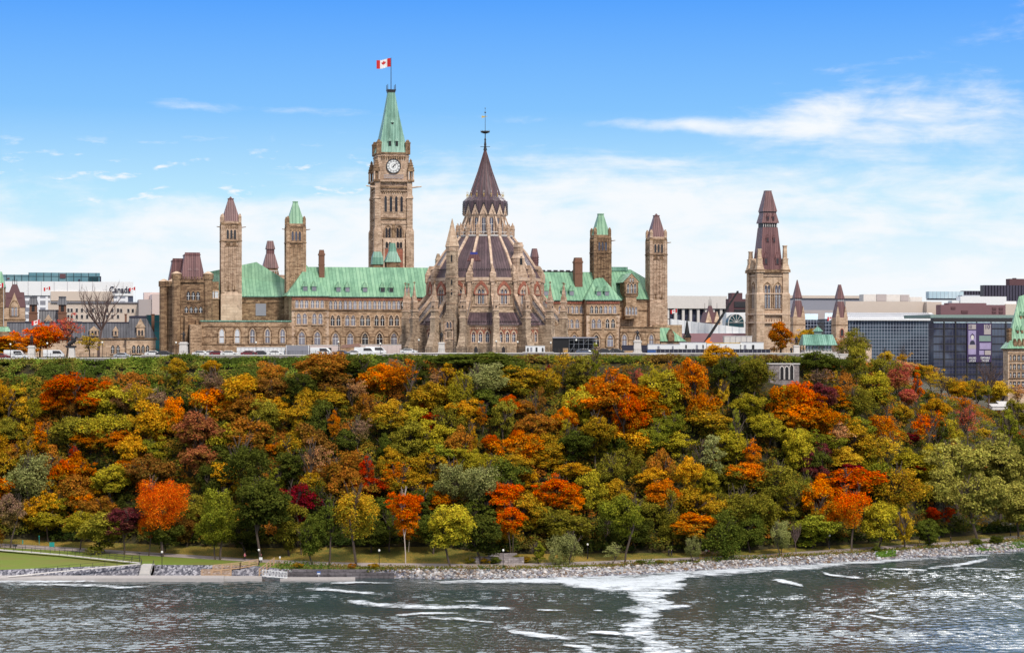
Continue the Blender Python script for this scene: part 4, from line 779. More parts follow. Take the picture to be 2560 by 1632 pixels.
m_ = MB(); q = ri*.235; m_.box(cxm-q-.15, cxm+q+.15, cym-q-.15, cym+q+.15, zr2, zc(222)); m_.box(cxm-q-.3, cxm+q+.3, cym-q-.3, cym+q+.3, zc(222), zc(219))
for a_ in (-1, 1):
    for b_ in (-1, 1): m_.cyl(cxm+a_*(q+.15), cym+b_*(q+.15), zc(222), zc(206), .12, .08, 6)
m_.build('crown', M['iron'], CT)
m_ = MB(); m_.cyl(cxm, cym, zc(222), zc(138), .13, .09, 8); m_.build('flagpole', M['iron'], CT)
# ---- flags: white field, red bars, maple leaf
LEAF = [(0, 1.0), (.14, .72), (.28, .80), (.20, .42), (.42, .60), (.47, .48), (.72, .52), (.64, .30), (.74, .22), (.40, -.06), (.45, -.20), (.07, -.14), (.09, -.55)]
def flag(label, pole_top, L, H, side, az_deg=0.0, pole=None, group='maple leaf flags'):
    # pole_top: world point of the hoist's upper corner; side -1 flies to the left
    t = thing('flag', label, 'flag', pole_top, group=group, rz=R(az_deg)); n = 12
    def P_(u, v): ph = u*5.0; return (side*u*L*.96, .16*L*math.sin(ph)*min(1, u*2), -v*H-.10*L*u*u+.05*L*math.sin(ph+1))
    for nm, a, b, mt in (('red_bar', 0, .25, 'red'), ('white_field', .25, .75, 'white'), ('red_bar', .75, 1, 'red')):
        m_ = MB(); vs = []
        for i in range(n+1):
            for j in (0, 1): u = a+(b-a)*i/n; vs.append(P_(u, j))
        fs = [(2*i, 2*i+2, 2*i+3, 2*i+1) for i in range(n)]; m_.add(vs, fs)
        m_.add([(p[0], p[1]+.03, p[2]) for p in vs], fs); m_.build(nm, M[mt], t)
    m_ = MB(); pts = LEAF+[(-a, b) for a, b in reversed(LEAF[1:])]
    sc = H*.36; v0 = []
    for a_, b_ in pts: u = .5+a_*sc/(L*.96); v = .48-b_*sc/H; q_ = P_(u, v); v0.append((q_[0], q_[1]-.025, q_[2]))
    c_ = P_(.5, .45); v0.append((c_[0], c_[1]-.025, c_[2])); k = len(pts)
    m_.add(v0, [(i, (i+1) % k, k) for i in range(k)]); m_.add([(a, b+.08, c) for a, b, c in v0], [(i, (i+1) % k, k) for i in range(k)]); m_.build('maple_leaf', M['red'], t)
    if pole: m_ = MB(); m_.cyl(.06, .01, -pole, .3, .07, .05, 6); m_.build('flagpole', M['white'], t)
    return t
fw = F.w(cxm, cym); flag('red and white maple leaf flag flying from the clock tower spire', (fw[0]-.12, fw[1], zc(141)), 4.6, 2.7, -1)
# ---------------------------------------------------------------- the round library
FL = Fr(LX, 570, 0.0)          # its own frame: axis at the origin, -Y towards the river
SC = 570/FPX                   # metres per photo pixel at the axis
zl = lambda py, r=0.0: CZ-(py-HY)/FPX*(570-r)      # height of a photo row on something r metres in front of the axis
A0 = 7.5+0.6
LB = thing('library', 'sixteen-sided gothic stone library with flying buttresses and maroon conical roof', 'library', (0, 0, BASE), FL)
def pol(r, deg): a = R(deg); return (r*math.sin(a), -r*math.cos(a))
VA = [A0+22.5*k for k in range(16)]; FA = [a-11.25 for a in VA]
def facetT(deg, r):            # (lateral, outward-negative depth, z) on a facet whose plane stands r from the axis
    a = R(deg); s_, c_ = math.sin(a), math.cos(a)
    return lambda x, y, z: ((r-y)*s_+x*c_, -(r-y)*c_+x*s_, z)
def ringwall(mb, prof, k=0):   # prof: (vertex radius, z)
    for (r0, z0), (r1, z1) in zip(prof, prof[1:]):
        for i in range(16):
            a, b = VA[i], VA[(i+1) % 16]
            mb.add([(*pol(r0, a), z0), (*pol(r0, b), z0), (*pol(r1, b), z1), (*pol(r1, a), z1)], [(0, 1, 2, 3)], k)
Rb, Ra, Rd = 22.3, 18.9, 16.0
za0, za1 = BASE, zl(812, Ra)            # aisle eaves
zd0, zd1 = zl(779, Rd), zl(693, Rd)     # drum
wl = MB(); ringwall(wl, [(Ra+.45, za0), (Ra+.45, zl(858, Ra)), (Ra+.15, zl(856.5, Ra)), (Ra, zl(856, Ra)), (Ra, za1-.7)], 0)
ringwall(wl, [(Ra, za1-.7), (Ra+.35, za1-.35), (Ra+.35, za1), (Ra-.3, za1)], 1)
ringwall(wl, [(Rd+.5, zd0-3), (Rd+.5, zd0), (Rd+.15, zd0+.5), (Rd, zd0+.6), (Rd, zd1-1.2)], 0); ringwall(wl, [(Rd, zd1-1.2), (Rd+.35, zd1-.8), (Rd+.4, zd1), (Rd-.4, zd1+.01)], 1)
for a in FA:                              # corbel tables and dark string courses
    ha = Ra*math.cos(R(11.25)); hw = Ra*math.sin(R(11.25)); T_ = facetT(a, ha); wl.T = T_
    x = -hw+.8
    while x < hw-.8: wl.box(x, x+.22, -.3, 0, za1-1.15, za1-.7, 1); x += .5
    wl.box(-hw, hw, -.14, 0, zl(822, Ra), zl(820.5, Ra), 2)
    hd = Rd*math.cos(R(11.25)); hw = Rd*math.sin(R(11.25)); wl.T = facetT(a, hd); x = -hw+.6
    while x < hw-.6: wl.box(x, x+.22, -.3, 0, zd1-1.65, zd1-1.2, 1); x += .5
    wl.box(-hw, hw, -.2, 0, zl(766, Rd), zl(763.5, Rd), 1)
wl.build('wall', [M['stone_grey'], M['ashlar'], M['stone_dark']], LB)
for i, a in enumerate(FA):
    back = 100 < (a % 360) < 260
    if back: continue
    ha = Ra*math.cos(R(11.25)); T_ = facetT(a, ha); turret = abs(((a+26.25+180) % 360)-180) < 8
    for k in (-1, 0, 1):
        window(LB, k*1.85, zl(855, Ra), .95, zl(829, Ra)-zl(855, Ra), 0, 1, 0, 'pane_leaded', T=T_, fs='ashlar', border=.28, mull=True, deep=.3)
    m_ = MB(T_)                            # red zigzag voussoirs above the three lights
    for k in (-1, 0, 1):
        o_ = arch(2.0, 3.95, x=k*1.85, z=zl(855, Ra)+.1); i_ = arch(1.55, 3.4, x=k*1.85, z=zl(855, Ra)+.1); n_ = len(o_)
        m_.ring(o_[1:-1], i_[1:-1], -.12, 0)
    m_.build('voussoirs', M['red_stone'], LB)
    hd = Rd*math.cos(R(11.25)); T_ = facetT(a, hd)
    window(LB, 0, zl(759.5, Rd), .78, zl(727, Rd)-zl(759.5, Rd)+.6, 0, 2, .22, 'pane_leaded', T=T_, fs='ashlar', border=.25, deep=.3)
    m_ = MB(T_); m_.ring(arch(4.1, 6.3, x=0, z=zl(759.5, Rd))[1:-1], arch(3.3, 5.3, x=0, z=zl(759.5, Rd))[1:-1], -.5, 0, 0); m_.ring(arch(3.3, 5.3, x=0, z=zl(759.5, Rd)), arch(2.5, 4.4, x=0, z=zl(759.5, Rd)), -.3, 0, 1)
    m_.build('pointed_arch', [M['red_stone'], M['ashlar']], LB)
    if (a % 360 < 100 or a % 360 > 260) and not turret:
        for k in (0,): m_ = MB(facetT(a, (Ra+.45)*math.cos(R(11.25)))); m_.extr(arch(1.0, 1.8, x=-1.2, z=46.5), -.04, .02); m_.build('door', M['pane_dark'], LB)
rf = MB(); ringwall(rf, [(Ra+.7, za1+.0), (Ra+.55, za1+.4), (Rd+.5, zl(781, Rd))], 0)
ro = rf.build('aisle_roof', M['copper_lib'], LB); off = 0
sn = MB()
for a in FA:                              # snow guards, the dark dotted row near each eaves
    for (rr, zz, rr2, zz2, L) in ((Ra+.35, za1+.75, 0, 0, 3.4), (Rd-.75, zl(673.5, Rd), 0, 0, 2.8)):
        sn.T = facetT(a, rr*math.cos(R(11.25))); x = -L+.2
        while x < L-.1: sn.box(x, x+.22, -.12, .1, zz, zz+.3); x += .55
sn.build('snow_guards', M['iron'], LB)
rf = MB(); Rt = 7.75; zt0, zt1 = zl(677, Rd), zl(589, Rt)
ringwall(rf, [(Rd+.25, zd1+.02), (Rd-.9, zt0), (Rt+3.9, zl(630, 12)), (Rt, zt1)], 0)
main = rf.build('main_roof', M['copper_lib'], LB)
m_ = MB()
for i in range(16):                       # stone hip ribs
    a = VA[i]; T_ = facetT(a, 0)
    pr = [(Rd-.9, zt0), (Rt+3.9, zl(630, 12)), (Rt, zt1)]
    for (r0, z0), (r1, z1) in zip(pr, pr[1:]): m_.add([T_(x, -(r+dr), z_+dz) for (r, z_) in ((r0, z0), (r1, z1)) for (x, dr, dz) in ((-.36, -.1, 0), (.36, -.1, 0), (.3, .22, .22), (-.3, .22, .22))], [(0, 4, 5, 1), (1, 5, 6, 2), (2, 6, 7, 3), (3, 7, 4, 0), (0, 1, 2, 3), (4, 7, 6, 5)], 0)
m_.build('rib', M['ashlar'], main)
m_ = MB(); ringwall(m_, [(Rt+.3, zt1-.2), (Rt+.45, zt1+.15), (Rt+.45, zt1+.3), (Rt-.6, zt1+.35)], 0); ringwall(m_, [(Rt+.2, zt1+.95), (Rt+.28, zt1+1.05), (Rt+.2, zt1+1.15)], 0)
for a in VA+FA:
    x_, y_ = pol(Rt+.2, a); m_.cyl(x_, y_, zt1+.3, zt1+1.1, .05, n=4)
m_.build('gutter_rail', M['offwhite'], LB)
for i in range(16):                       # stone blocks and cast heads on the drum corners
    a = VA[i]; T_ = facetT(a, 0); m_ = MB(T_)
    m_.box(-.85, .85, -(Rd+.75), -(Rd-1.2), zd1-1.2, zl(683, Rd)); m_.fr(-.85, .85, -(Rd+.75), -(Rd-1.2), zl(683, Rd), -.45, .45, -(Rd+.45), -(Rd-1.6), zl(677, Rd)); m_.fr(-.55, .55, -(Rd+.5), -(Rd-1.9), zl(677, Rd), -.12, .12, -(Rd-.4), -(Rd-1.6), zl(661, Rd))
    m_.box(-.5, .5, -(Rd+.55), -(Rd-.2), zd0+.6, zd1-1.2)
    m_.build('corner_block', M['stone_pink'], LB)
# ---- lantern
Rl, Rg = 5.35, 6.15; zg0, zg1 = zl(533, Rg), zl(507, Rg); zlb = zt1+.2
m_ = MB(); ringwall(m_, [(Rl, zlb), (Rl, zl(545, Rl)), (Rg-.1, zl(534, Rg)), (Rg-.1, zl(525, Rg))], 0); lan = m_.build('lantern_wall', M['ashlar'], LB)
for a in FA:
    T_ = facetT(a, Rl*math.cos(R(11.25))); window(lan, 0, zlb+.5, 1.1, zl(536, Rl)-zlb-.6, 0, 1, 0, 'pane_leaded', T=T_, fs='ashlar', border=.22, deep=.3, sill=False)
    hw = Rg*math.sin(R(11.25)); m_ = MB(facetT(a, Rg*math.cos(R(11.25)))); ga = [(-hw, zg0-.3), (0, zg1), (hw, zg0-.3), (hw*.6, zg0-.35), (0, zg0+1.0), (-hw*.6, zg0-.35)]
    m_.extr(ga, -.12, .35, 0)
    for s_ in (-1, 1):
        for k in range(6): t_ = (k+.3)/6; m_.box(s_*hw*(1-t_)-.12, s_*hw*(1-t_)+.12, -.3, .1, zg0-.3+(zg1-zg0+.3)*t_+.1, zg0-.3+(zg1-zg0+.3)*t_+.4, 1)
    m_.build('gablet', [M['ashlar'], M['iron']], lan)
rf = MB()
zq0, zq1, Rq = zl(502, Rg), zl(487, 4.4), 4.4
for i in range(16):                       # copper skirt dropping between the gablets
    a, b = VA[i], VA[(i+1) % 16]; mid = (a+b)/2 if b > a else (a+b+360)/2
    Rm = (Rg+.15)*math.cos(R(11.25))
    va, vb = (*pol(Rg+.15, a), zg0-.5), (*pol(Rg+.15, b), zg0-.5); ta, tb = (*pol(Rg+.15, a), zq0), (*pol(Rg+.15, b), zq0); ap_ = (*pol(Rm, mid), zg1+.15); tm = (*pol(Rm, mid), zq0+.3)
    rf.add([va, ap_, tm, ta], [(0, 1, 2, 3)], 0); rf.add([ap_, vb, tb, tm], [(0, 1, 2, 3)], 0)
    rf.add([ta, tm, tb, (*pol(Rq, b), zq1), (*pol(Rq, a), zq1)], [(0, 1, 3, 4), (1, 2, 3)], 0)
rf.build('skirt_roof', M['copper_lib'], LB)
zap = zl(371.5, 0)
m_ = MB(); ringwall(m_, [(Rq, zq1), (Rq*.45, zl(428, 0)), (.12, zap)], 0); m_.build('spire_roof', M['copper_lib'], LB)
m_ = MB()
for i in range(16):
    p0 = (*pol(Rq+.03, VA[i]), zq1); p1 = (*pol(Rq*.45+.03, VA[i]), zl(428, 0)); p2 = (*pol(.14, VA[i]), zap); m_.tube(p0, p1, .09, .07); m_.tube(p1, p2, .07, .05)
m_.build('spire_rib', M['copper_red'], LB)
for a in FA:                              # blue and gold crockets in front of the spire
    x_, y_ = pol(Rq+.75, a); m_ = MB(); zz = zl(505, 5.4); m_.cyl(x_, y_, zz, zl(493, 5.4), .26, .16, 6, 0); m_.cyl(x_, y_, zl(493, 5.4), zl(484, 5.4), .06, .06, 6, 1)
    m_.cyl(x_, y_, zl(486, 5.4), zl(483.5, 5.4), .2, .06, 4, 1); m_.cyl(x_, y_, zl(479, 5.4), zl(475, 5.4), .12, .02, 5, 2); m_.cyl(x_, y_, zl(484, 5.4), zl(479, 5.4), .035, .035, 4, 1); m_.build('crocket', [M['royal'], M['gold'], M['marble']], lan)
m_ = MB(); m_.lathe(0, 0, [(.55, zl(376)), (.28, zl(365)), (.35, zl(362)), (.2, zl(352)), (.3, zl(350)), (.13, zl(345)), (.13, zl(332)), (.3, zl(331))], 10)
m_.lathe(0, 0, [(.5, zl(334)), (1.25, zl(331.5)), (1.3, zl(329)), (1.05, zl(328)), (.2, zl(332))], 16)
for i in range(8): x_, y_ = pol(1.2, i*45); m_.cyl(x_, y_, zl(330), zl(325.5), .09, .02, 4)
m_.tube((-1.35, 0, zl(367)), (1.35, 0, zl(367)), .08, .08); m_.tube((0, -1.35, zl(367)), (0, 1.35, zl(367)), .08, .08); m_.cyl(0, 0, zl(333), zl(281), .075, .05, 6)
m_.lathe(0, 0, [(.02, zl(284)), (.28, zl(281.5)), (.02, zl(279))], 8); m_.cyl(0, 0, zl(280), zl(271), .035, .03, 5); m_.lathe(0, 0, [(.02, zl(272.4)), (.2, zl(271)), (.02, zl(269.6))], 8)
m_.build('finial', M['iron'], LB)
m_ = MB(); m_.extr([(-1.0, zl(296)), (-.95, zl(289)), (-.55, zl(291)), (-.1, zl(290)), (-.1, zl(294)), (-.6, zl(294.5))], -.04, .04); m_.extr([(.1, zl(292.5)), (.7, zl(291)), (.1, zl(290.5))], -.04, .04); m_.build('weather_vane', M['gold'], LB)
# ---- lantern struts with little pinnacles on the ring
def pinnacle(parent, T_, y0, w0, z0, zb_, z1, mats, cross=False, crown=False, name='pinnacle'):
    m_ = MB(T_); w_ = w0/2
    m_.box(-w_, w_, y0-w_, y0+w_, z0, zb_, 0); m_.box(-w_*1.2, w_*1.2, y0-w_*1.2, y0+w_*1.2, zb_-.3*w0, zb_, 1)
    for sx, sy in ((0, -1), (1, 0), (-1, 0), (0, 1)):        # gablets on each side
        cx_, cy_ = sx*w_*1.02, y0+sy*w_*1.02; q = w_*.98
        pts = [(-q, zb_), (q, zb_), (0, zb_+w0*1.1)]
        if sx == 0: m_.add([(a, cy_, b) for a, b in pts]+[(0, y0, zb_+w0*1.0)], [(0, 1, 2), (0, 2, 3), (1, 3, 2)], 0)
        else: m_.add([(cx_, y0+a, b) for a, b in pts]+[(0, y0, zb_+w0*1.0)], [(0, 1, 2), (0, 2, 3), (1, 3, 2)], 0)
    m_.fr(-w_*.82, w_*.82, y0-w_*.82, y0+w_*.82, zb_, -w_*.08, w_*.08, y0-w_*.08, y0+w_*.08, z1, 0)
    if cross: m_.box(-.07, .07, y0-.07, y0+.07, z1-.3, z1+.55, 2); m_.box(-.36, .36, y0-.09, y0+.09, z1+.12, z1+.34, 2); m_.box(-.09, .09, y0-.36, y0+.36, z1+.12, z1+.34, 2)
    return m_.build(name, mats, parent)
for i in range(16):
    T_ = facetT(VA[i], 0); m_ = MB(T_)
    for (r0, z0), (r1, z1) in (((Rt-.1, zl(584, Rt)), (Rl+.3, zl(537, Rl))),): m_.add([(x, -(r+dr), z_+dz) for (r, z_) in ((r0, z0), (r1, z1)) for (x, dr, dz) in ((-.2, 0, -.7), (.2, 0, -.7), (.2, 0, .1), (-.2, 0, .1))], [(0, 4, 5, 1), (1, 5, 6, 2), (2, 6, 7, 3), (3, 7, 4, 0), (0, 1, 2, 3), (4, 7, 6, 5)])
    m_.build('lantern_strut', M['ashlar'], lan)
    pinnacle(lan, T_, -(Rt+.05), .85, zt1, zl(569, Rt), zl(554, Rt), [M['stone_pink']]*2+[M['iron']])
# ---- buttress piers and flying buttresses
for i in range(16):
    a = VA[i]; T_ = facetT(a, 0); aa = (a+180) % 360-180
    if abs(aa) > 112: continue
    d_ = -Rb; rr = Rb
    m_ = MB(T_); w_ = .82
    m_.box(-w_-.45, w_+.45, d_-2.6, -Ra+.4, BASE, zl(866, rr), 3); m_.fr(-w_-.3, w_+.3, d_-2.4, -Ra+.4, zl(866, rr), -w_, w_, d_-.95, -Ra+.4, zl(832, rr), 3)
    m_.box(-w_, w_, d_-.95, d_+.95, zl(832, rr), zl(795, rr), 0); m_.box(-w_+.05, w_-.05, d_+.9, -Ra+.3, zl(834, rr), zl(812, rr), 0)
    m_.box(-w_-.15, w_+.15, d_-1.1, d_+1.1, zl(795, rr), zl(793, rr), 1); m_.fr(-w_-.05, w_+.05, d_-1.0, d_+1.0, zl(793, rr), -w_*.82, w_*.82, d_-.75, d_+.8, zl(788, rr), 0)
    m_.box(-w_*.82, w_*.82, d_-.75, d_+.8, zl(788, rr), zl(770, rr), 0); m_.fr(-w_-.05, w_+.05, d_-.95, d_+1, zl(777, rr), -w_-.1, w_+.1, d_-1.0, d_+1.05, zl(773.5, rr), 1)
    for s_ in (-1, 1): m_.box(-.18, .18, d_+s_*.85-.02 if s_ > 0 else d_-.80, d_+.88 if s_ > 0 else d_-.72, zl(768, rr), zl(764, rr), 2)
    m_.build('buttress', [M['stone_grey'], M['ashlar'], M['black'], M['stone_grey']], LB)
    pinnacle(LB, T_, d_, 1.25, zl(772, rr), zl(750, rr), zl(706, rr), [M['stone_pink'], M['ashlar'], M['stone_dark']], cross=True)
    m_ = MB(T_)                            # two sloping members with a web between them
    def beam(r0, z0, r1, z1, t_, hw_, k): m_.add([(x, -r, z_+dz) for (r, z_) in ((r0, z0), (r1, z1)) for (x, dz) in ((-hw_, -t_), (hw_, -t_), (hw_, 0), (-hw_, 0))], [(0, 4, 5, 1), (1, 5, 6, 2), (2, 6, 7, 3), (3, 7, 4, 0), (0, 1, 2, 3), (4, 7, 6, 5)], k)
    beam(Rb-.7, zl(789, rr), Rd+.3, zl(731, Rd), .75, .55, 0); beam(Rb-.7, zl(800, rr), Rd+.3, zl(748, Rd), 1.4, .34, 2); beam(Rb-.6, zl(811, rr), Rd+.3, zl(757, Rd), .7, .5, 1)
    m_.build('flying_buttress', [M['stone_pink'], M['stone_grey'], M['stone_wall']], LB)
# ---- stair turret with its conical stone cap, gabled porch below
TA = -26.25; tx, ty = pol(19.6, TA); zt_ = lambda py: zl(py, 17.6)
m_ = MB(); tr_ = 15.2*SC
m_.cyl(tx, ty, BASE, zt_(775), tr_*1.25, tr_*1.05, 8, 0, R(22.5)); m_.cyl(tx, ty, zt_(775), zt_(628), tr_*1.03, tr_*1.0, 8, 0, R(22.5))
for py, hh in ((695, .5), (628, .6), (622, .9), (730, .25), (760, .25)): m_.cyl(tx, ty, zt_(py), zt_(py)+hh, tr_*1.1, tr_*1.1, 8, 1, R(22.5))
m_.cyl(tx, ty, zt_(628), zt_(617), tr_*1.0, tr_*1.05, 8, 1, R(22.5)); m_.build('stair_turret', [M['stone_grey'], M['stone_pink']], LB)
m_ = MB(); m_.lathe(tx, ty, [(tr_*1.22, zt_(617)), (tr_*1.1, zt_(610)), (tr_*.5, zt_(575)), (.08, zt_(546.5))], 8, 0, R(22.5))
for py, rr in ((606, 1.03), (597, .88), (588, .73), (578, .56), (567, .38)): m_.cyl(tx, ty, zt_(py), zt_(py)+.12, tr_*rr, tr_*rr*.97, 8, 0, R(22.5))
m_.build('turret_cap', M['stone_light'], LB)
for k, (py, hh) in enumerate(((655, 1.9), (712, 1.4), (738, 1.6))):
    T_ = facetT(-4, tr_*.93); TT = (lambda T_: lambda x, y, z: (T_(x, y, z)[0]+tx, T_(x, y, z)[1]+ty, z))(T_); m_ = MB(TT); m_.extr(arch(.42, hh, z=zt_(py)), -.1, 0); m_.build('slit_window', M['black'], LB)
ga_ = facetT(TA, 20.6); m_ = MB(lambda x, y, z: ga_(x, y, z)); hw = 2.3
m_.box(-hw, hw, -.6, 3.0, BASE, zt_(803), 0); m_.extr([(-hw-.2, zt_(803)), (hw+.2, zt_(803)), (0, zt_(762))], -.75, 3.0, 1); m_.box(-hw-.1, -hw+.6, -1.1, 0, BASE, zt_(795), 1); m_.box(hw-.6, hw+.1, -1.1, 0, BASE, zt_(795), 1)
m_.build('porch', [M['stone_pink'], M['stone_grey']], LB)
window(LB, 0, zt_(846), .7, 1.9, -.6, 2, .2, 'pane_leaded', T=lambda x, y, z: ga_(x, y, z), fs='ashlar', border=.2, mull=False); window(LB, 0, zt_(820), .7, 1.7, -.76, 2, .2, 'pane_leaded', T=lambda x, y, z: ga_(x, y, z), fs='ashlar', border=.2, mull=False)
# ---- tall stone gablet standing on the roof to the right, and a dark dormer behind the turret
T_ = facetT(VA[1]+11.25-2, 0); m_ = MB(T_); y0 = -(Rd-.6); zr_ = lambda py: zl(py, 11)
m_.box(-2.0, 2.0, y0-.5, y0+3, zd1-.5, zr_(688), 0); m_.fr(-2.0, 2.0, y0-.5, y0+3, zr_(688), -1.25, 1.25, y0-.1, y0+3, zr_(664), 0); m_.box(-1.25, 1.25, y0-.1, y0+2.6, zr_(664), zr_(646), 0); m_.fr(-1.35, 1.35, y0-.2, y0+2.6, zr_(646), -.8, .8, y0+.2, y0+2.0, zr_(634), 1)
m_.box(-.85, .85, y0+.2, y0+2.0, zr_(634), zr_(618), 0); m_.box(-1.0, 1.0, y0+.05, y0+2.1, zr_(618), zr_(612), 1); m_.box(-.8, .8, y0+.2, y0+1.9, zr_(612), zr_(606), 0); m_.extr(arch(.8, 2.3, z=zr_(662)), y0-.16, y0-.1, 2)
m_.build('stone_gable', [M['stone_pink'], M['ashlar'], M['black']], LB)
T_ = facetT(-13, 0); m_ = MB(T_); y0 = -(Rd-3.0); m_.box(-1.6, 1.6, y0, y0+4, zl(672, 13), zl(652, 13), 0); m_.extr([(-1.9, zl(652, 13)), (1.9, zl(652, 13)), (1.0, zl(636, 13)), (-1.0, zl(636, 13))], y0-.2, y0+4, 1); m_.box(-1.0, 1.0, y0, y0+.15, zl(636, 13), zl(630, 13), 2); m_.build('dormer', [M['stone_pink'], M['copper_red'], M['royal']], LB)
# red ventilator and stone stack just behind the library
for lab, p0, p1, pt, pb, Y, mt in (('small maroon capped ventilator peeping over the library roof on its right', 1329, 1347, 621, 664, 22, 'copper_red'), ('squat brick chimney stack peeping over the library roof on its left', 1090, 1103, 634, 664, 24, 'stone_grey')):
    x0, x1 = F.X(p0, Y), F.X(p1, Y); z0, z1 = F.Z(p0, pb, Y), F.Z(p0, pt, Y); t = thing('roof_ventilator', lab, 'ventilator', ((x0+x1)/2, Y, z0), F)
    m_ = MB(); w_ = x1-x0; m_.box(x0+.1, x1-.1, Y, Y+w_, z0-14, z0+(z1-z0)*.5); m_.build('shaft', M[mt], t); m_ = MB()
    for k in range(3): m_.box(x0-.05, x1+.05, Y-.15, Y+w_+.15, z0+(z1-z0)*(.18+.13*k), z0+(z1-z0)*(.18+.13*k)+.2)
    m_.fr(x0, x1, Y-.1, Y+w_+.1, z0+(z1-z0)*.5, x0+.45, x1-.45, Y+.35, Y+w_-.35, z1); m_.build('cap', M[mt], t)
# ---------------------------------------------------------------- west tower and the city behind
def bx(mb, p0, p1, yt_, yb_, Y, dp, k=0, pr=None):
    dp = min(dp, 5) if p0 > 1650 else dp
    x0, x1 = F.X(p0, Y), F.X(p1, Y); pr = p0 if pr is None else pr; z1 = F.Z(pr, yt_, Y); z0 = F.Z(pr, yb_, Y) if yb_ is not None else 5.0
    mb.box(x0, x1, Y, Y+dp, z0, z1, k); return x0, x1, z0, z1
def bthing(name, label, cat, p, Y, group=None): return thing(name, label, cat, (F.X(p, Y), Y, 5.0), F, group)
Yw = 58.0; w0_, ww = F.sq(1863.6, 1975.3, Yw); w1_ = w0_+ww; wc, wcy = w0_+ww/2, Yw+ww/2; zw = lambda py: F.Z(1925, py, Yw)
WT = thing('mansard_tower', 'pale sandstone tower with tall maroon stepped roof standing alone on the right', 'tower', (wc, wcy, 30), F)
s_ = MB(); s_.box(w0_+.9, w1_-.9, Yw+.9, Yw+ww-.9, 30, zw(681), 0)
for (cx_, cy_) in ((w0_, Yw), (w1_-2.6, Yw), (w0_, Yw+ww-2.6), (w1_-2.6, Yw+ww-2.6)):
    s_.box(cx_, cx_+2.6, cy_, cy_+2.6, 30, zw(735), 0); s_.fr(cx_, cx_+2.6, cy_, cy_+2.6, zw(735), cx_+.3, cx_+2.3, cy_+.3, cy_+2.3, zw(731), 1); s_.box(cx_+.3, cx_+2.3, cy_+.3, cy_+2.3, zw(731), zw(681), 0)
for py, h_, o_, k in ((735, .3, .5, 1), (681, .9, -.1, 2), (787, .5, -.1, 1), (808, .5, -.1, 1), (690, .3, .5, 1), (773, .25, .6, 1)): s_.box(w0_+o_, w1_-o_, Yw+o_, Yw+ww-o_, zw(py), zw(py)+h_, k)
x = w0_+2.8
while x < w1_-2.9: s_.box(x, x+.35, Yw+.5, Yw+.9, zw(806), zw(797), 1); x += .85
y_ = Yw+2.8
while y_ < Yw+ww-2.9: s_.box(w0_+.5, w0_+.9, y_, y_+.35, zw(806), zw(797), 1); y_ += .85
s_.build('shaft', [M['stone_light'], M['ashlar'], M['stone_dark']], WT)
for k in (-1, 1): window(WT, wc+k*1.75, zw(770), .85, zw(712)-zw(770), Yw+.9, 2, .18, 'pane_leaded', fs='ashlar', border=.2, hood=.15, sill=False)
T2 = lambda a, b, c: (w0_+.9+b, wcy-a, c); window(WT, 0, zw(770), 1.0, zw(712)-zw(770), 0, 2, .18, 'pane_leaded', fs='ashlar', border=.3, hood=.3, sill=False, T=T2)
def pyr(mb, c, cy, a0, z0, a1, z1, k=0): mb.fr(c-a0, c+a0, cy-a0, cy+a0, z0, c-a1, c+a1, cy-a1, cy+a1, z1, k)
ms = .129; rr0 = ww/2-1.7
m_ = MB(); pyr(m_, wc, wcy, rr0, zw(680), 2.5, zw(567)); pyr(m_, wc, wcy, 2.35, zw(567), 2.35, zw(556), 1); pyr(m_, wc, wcy, 2.85, zw(556), 2.75, zw(552)); pyr(m_, wc, wcy, 2.75, zw(552), 2.1, zw(530)); pyr(m_, wc, wcy, 2.2, zw(530), 2.2, zw(527), 1); pyr(m_, wc, wcy, 2.4, zw(527), .95, zw(475)); pyr(m_, wc, wcy, 1.05, zw(475), 1.05, zw(474.0))
for k in range(7): m_.box(wc-2.2+k*.72-.09, wc-2.2+k*.72+.09, wcy-2.46, wcy-2.36, zw(566), zw(559), 2)
wr = m_.build('roof', [M['copper_red'], M['iron'], M['offwhite']], WT)
for dx, py, h_, w_ in ((-1.9, 660, 2.1, .65), (1.9, 660, 2.1, .65), (-1.1, 604, 1.3, .4), (1.1, 604, 1.3, .4), (-.9, 549, 1.2, .38), (.9, 549, 1.2, .38)):
    t_ = (680-py)/113 if py > 560 else (552-py)/22*.3+.9; yy = wcy-(rr0+(2.5-rr0)*min(t_, 1)) if py > 560 else wcy-2.7; z_ = zw(py); m_ = MB()
    m_.box(wc+dx-w_, wc+dx+w_, yy-.3, yy+1.5, z_, z_+h_); m_.add([(wc+dx-w_-.15, yy-.4, z_+h_), (wc+dx+w_+.15, yy-.4, z_+h_), (wc+dx, yy-.3, z_+h_*1.9), (wc+dx, yy+1.8, z_+h_*1.7)], [(0, 1, 2), (0, 2, 3), (1, 3, 2)]); d_ = m_.build('dormer', M['copper_red'], wr)
    m_ = MB(); m_.box(wc+dx-w_*.6, wc+dx+w_*.6, yy-.36, yy-.29, z_+.15, z_+h_*.85); m_.build('opening', M['pane_dark'], d_)
for (cx_, cy_, py) in ((w0_+1.3, Yw+1.3, 622), (w1_-1.3, Yw+1.3, 613), (w0_+1.3, Yw+ww-1.3, 626), (w1_-1.3, Yw+ww-1.3, 620)):
    m_ = MB(); pyr(m_, cx_, cy_, 1.45, zw(680), .85, zw(660)); m_.box(cx_-.8, cx_+.8, cy_-.8, cy_+.8, zw(660), zw(648)); m_.box(cx_-.9, cx_+.9, cy_-.9, cy_+.9, zw(648), zw(646)); pyr(m_, cx_, cy_, .62, zw(646), .5, zw(py+3)); m_.box(cx_-.62, cx_+.62, cy_-.62, cy_+.62, zw(py+3), zw(py)); m_.build('corner_turret', M['stone_light'], WT)
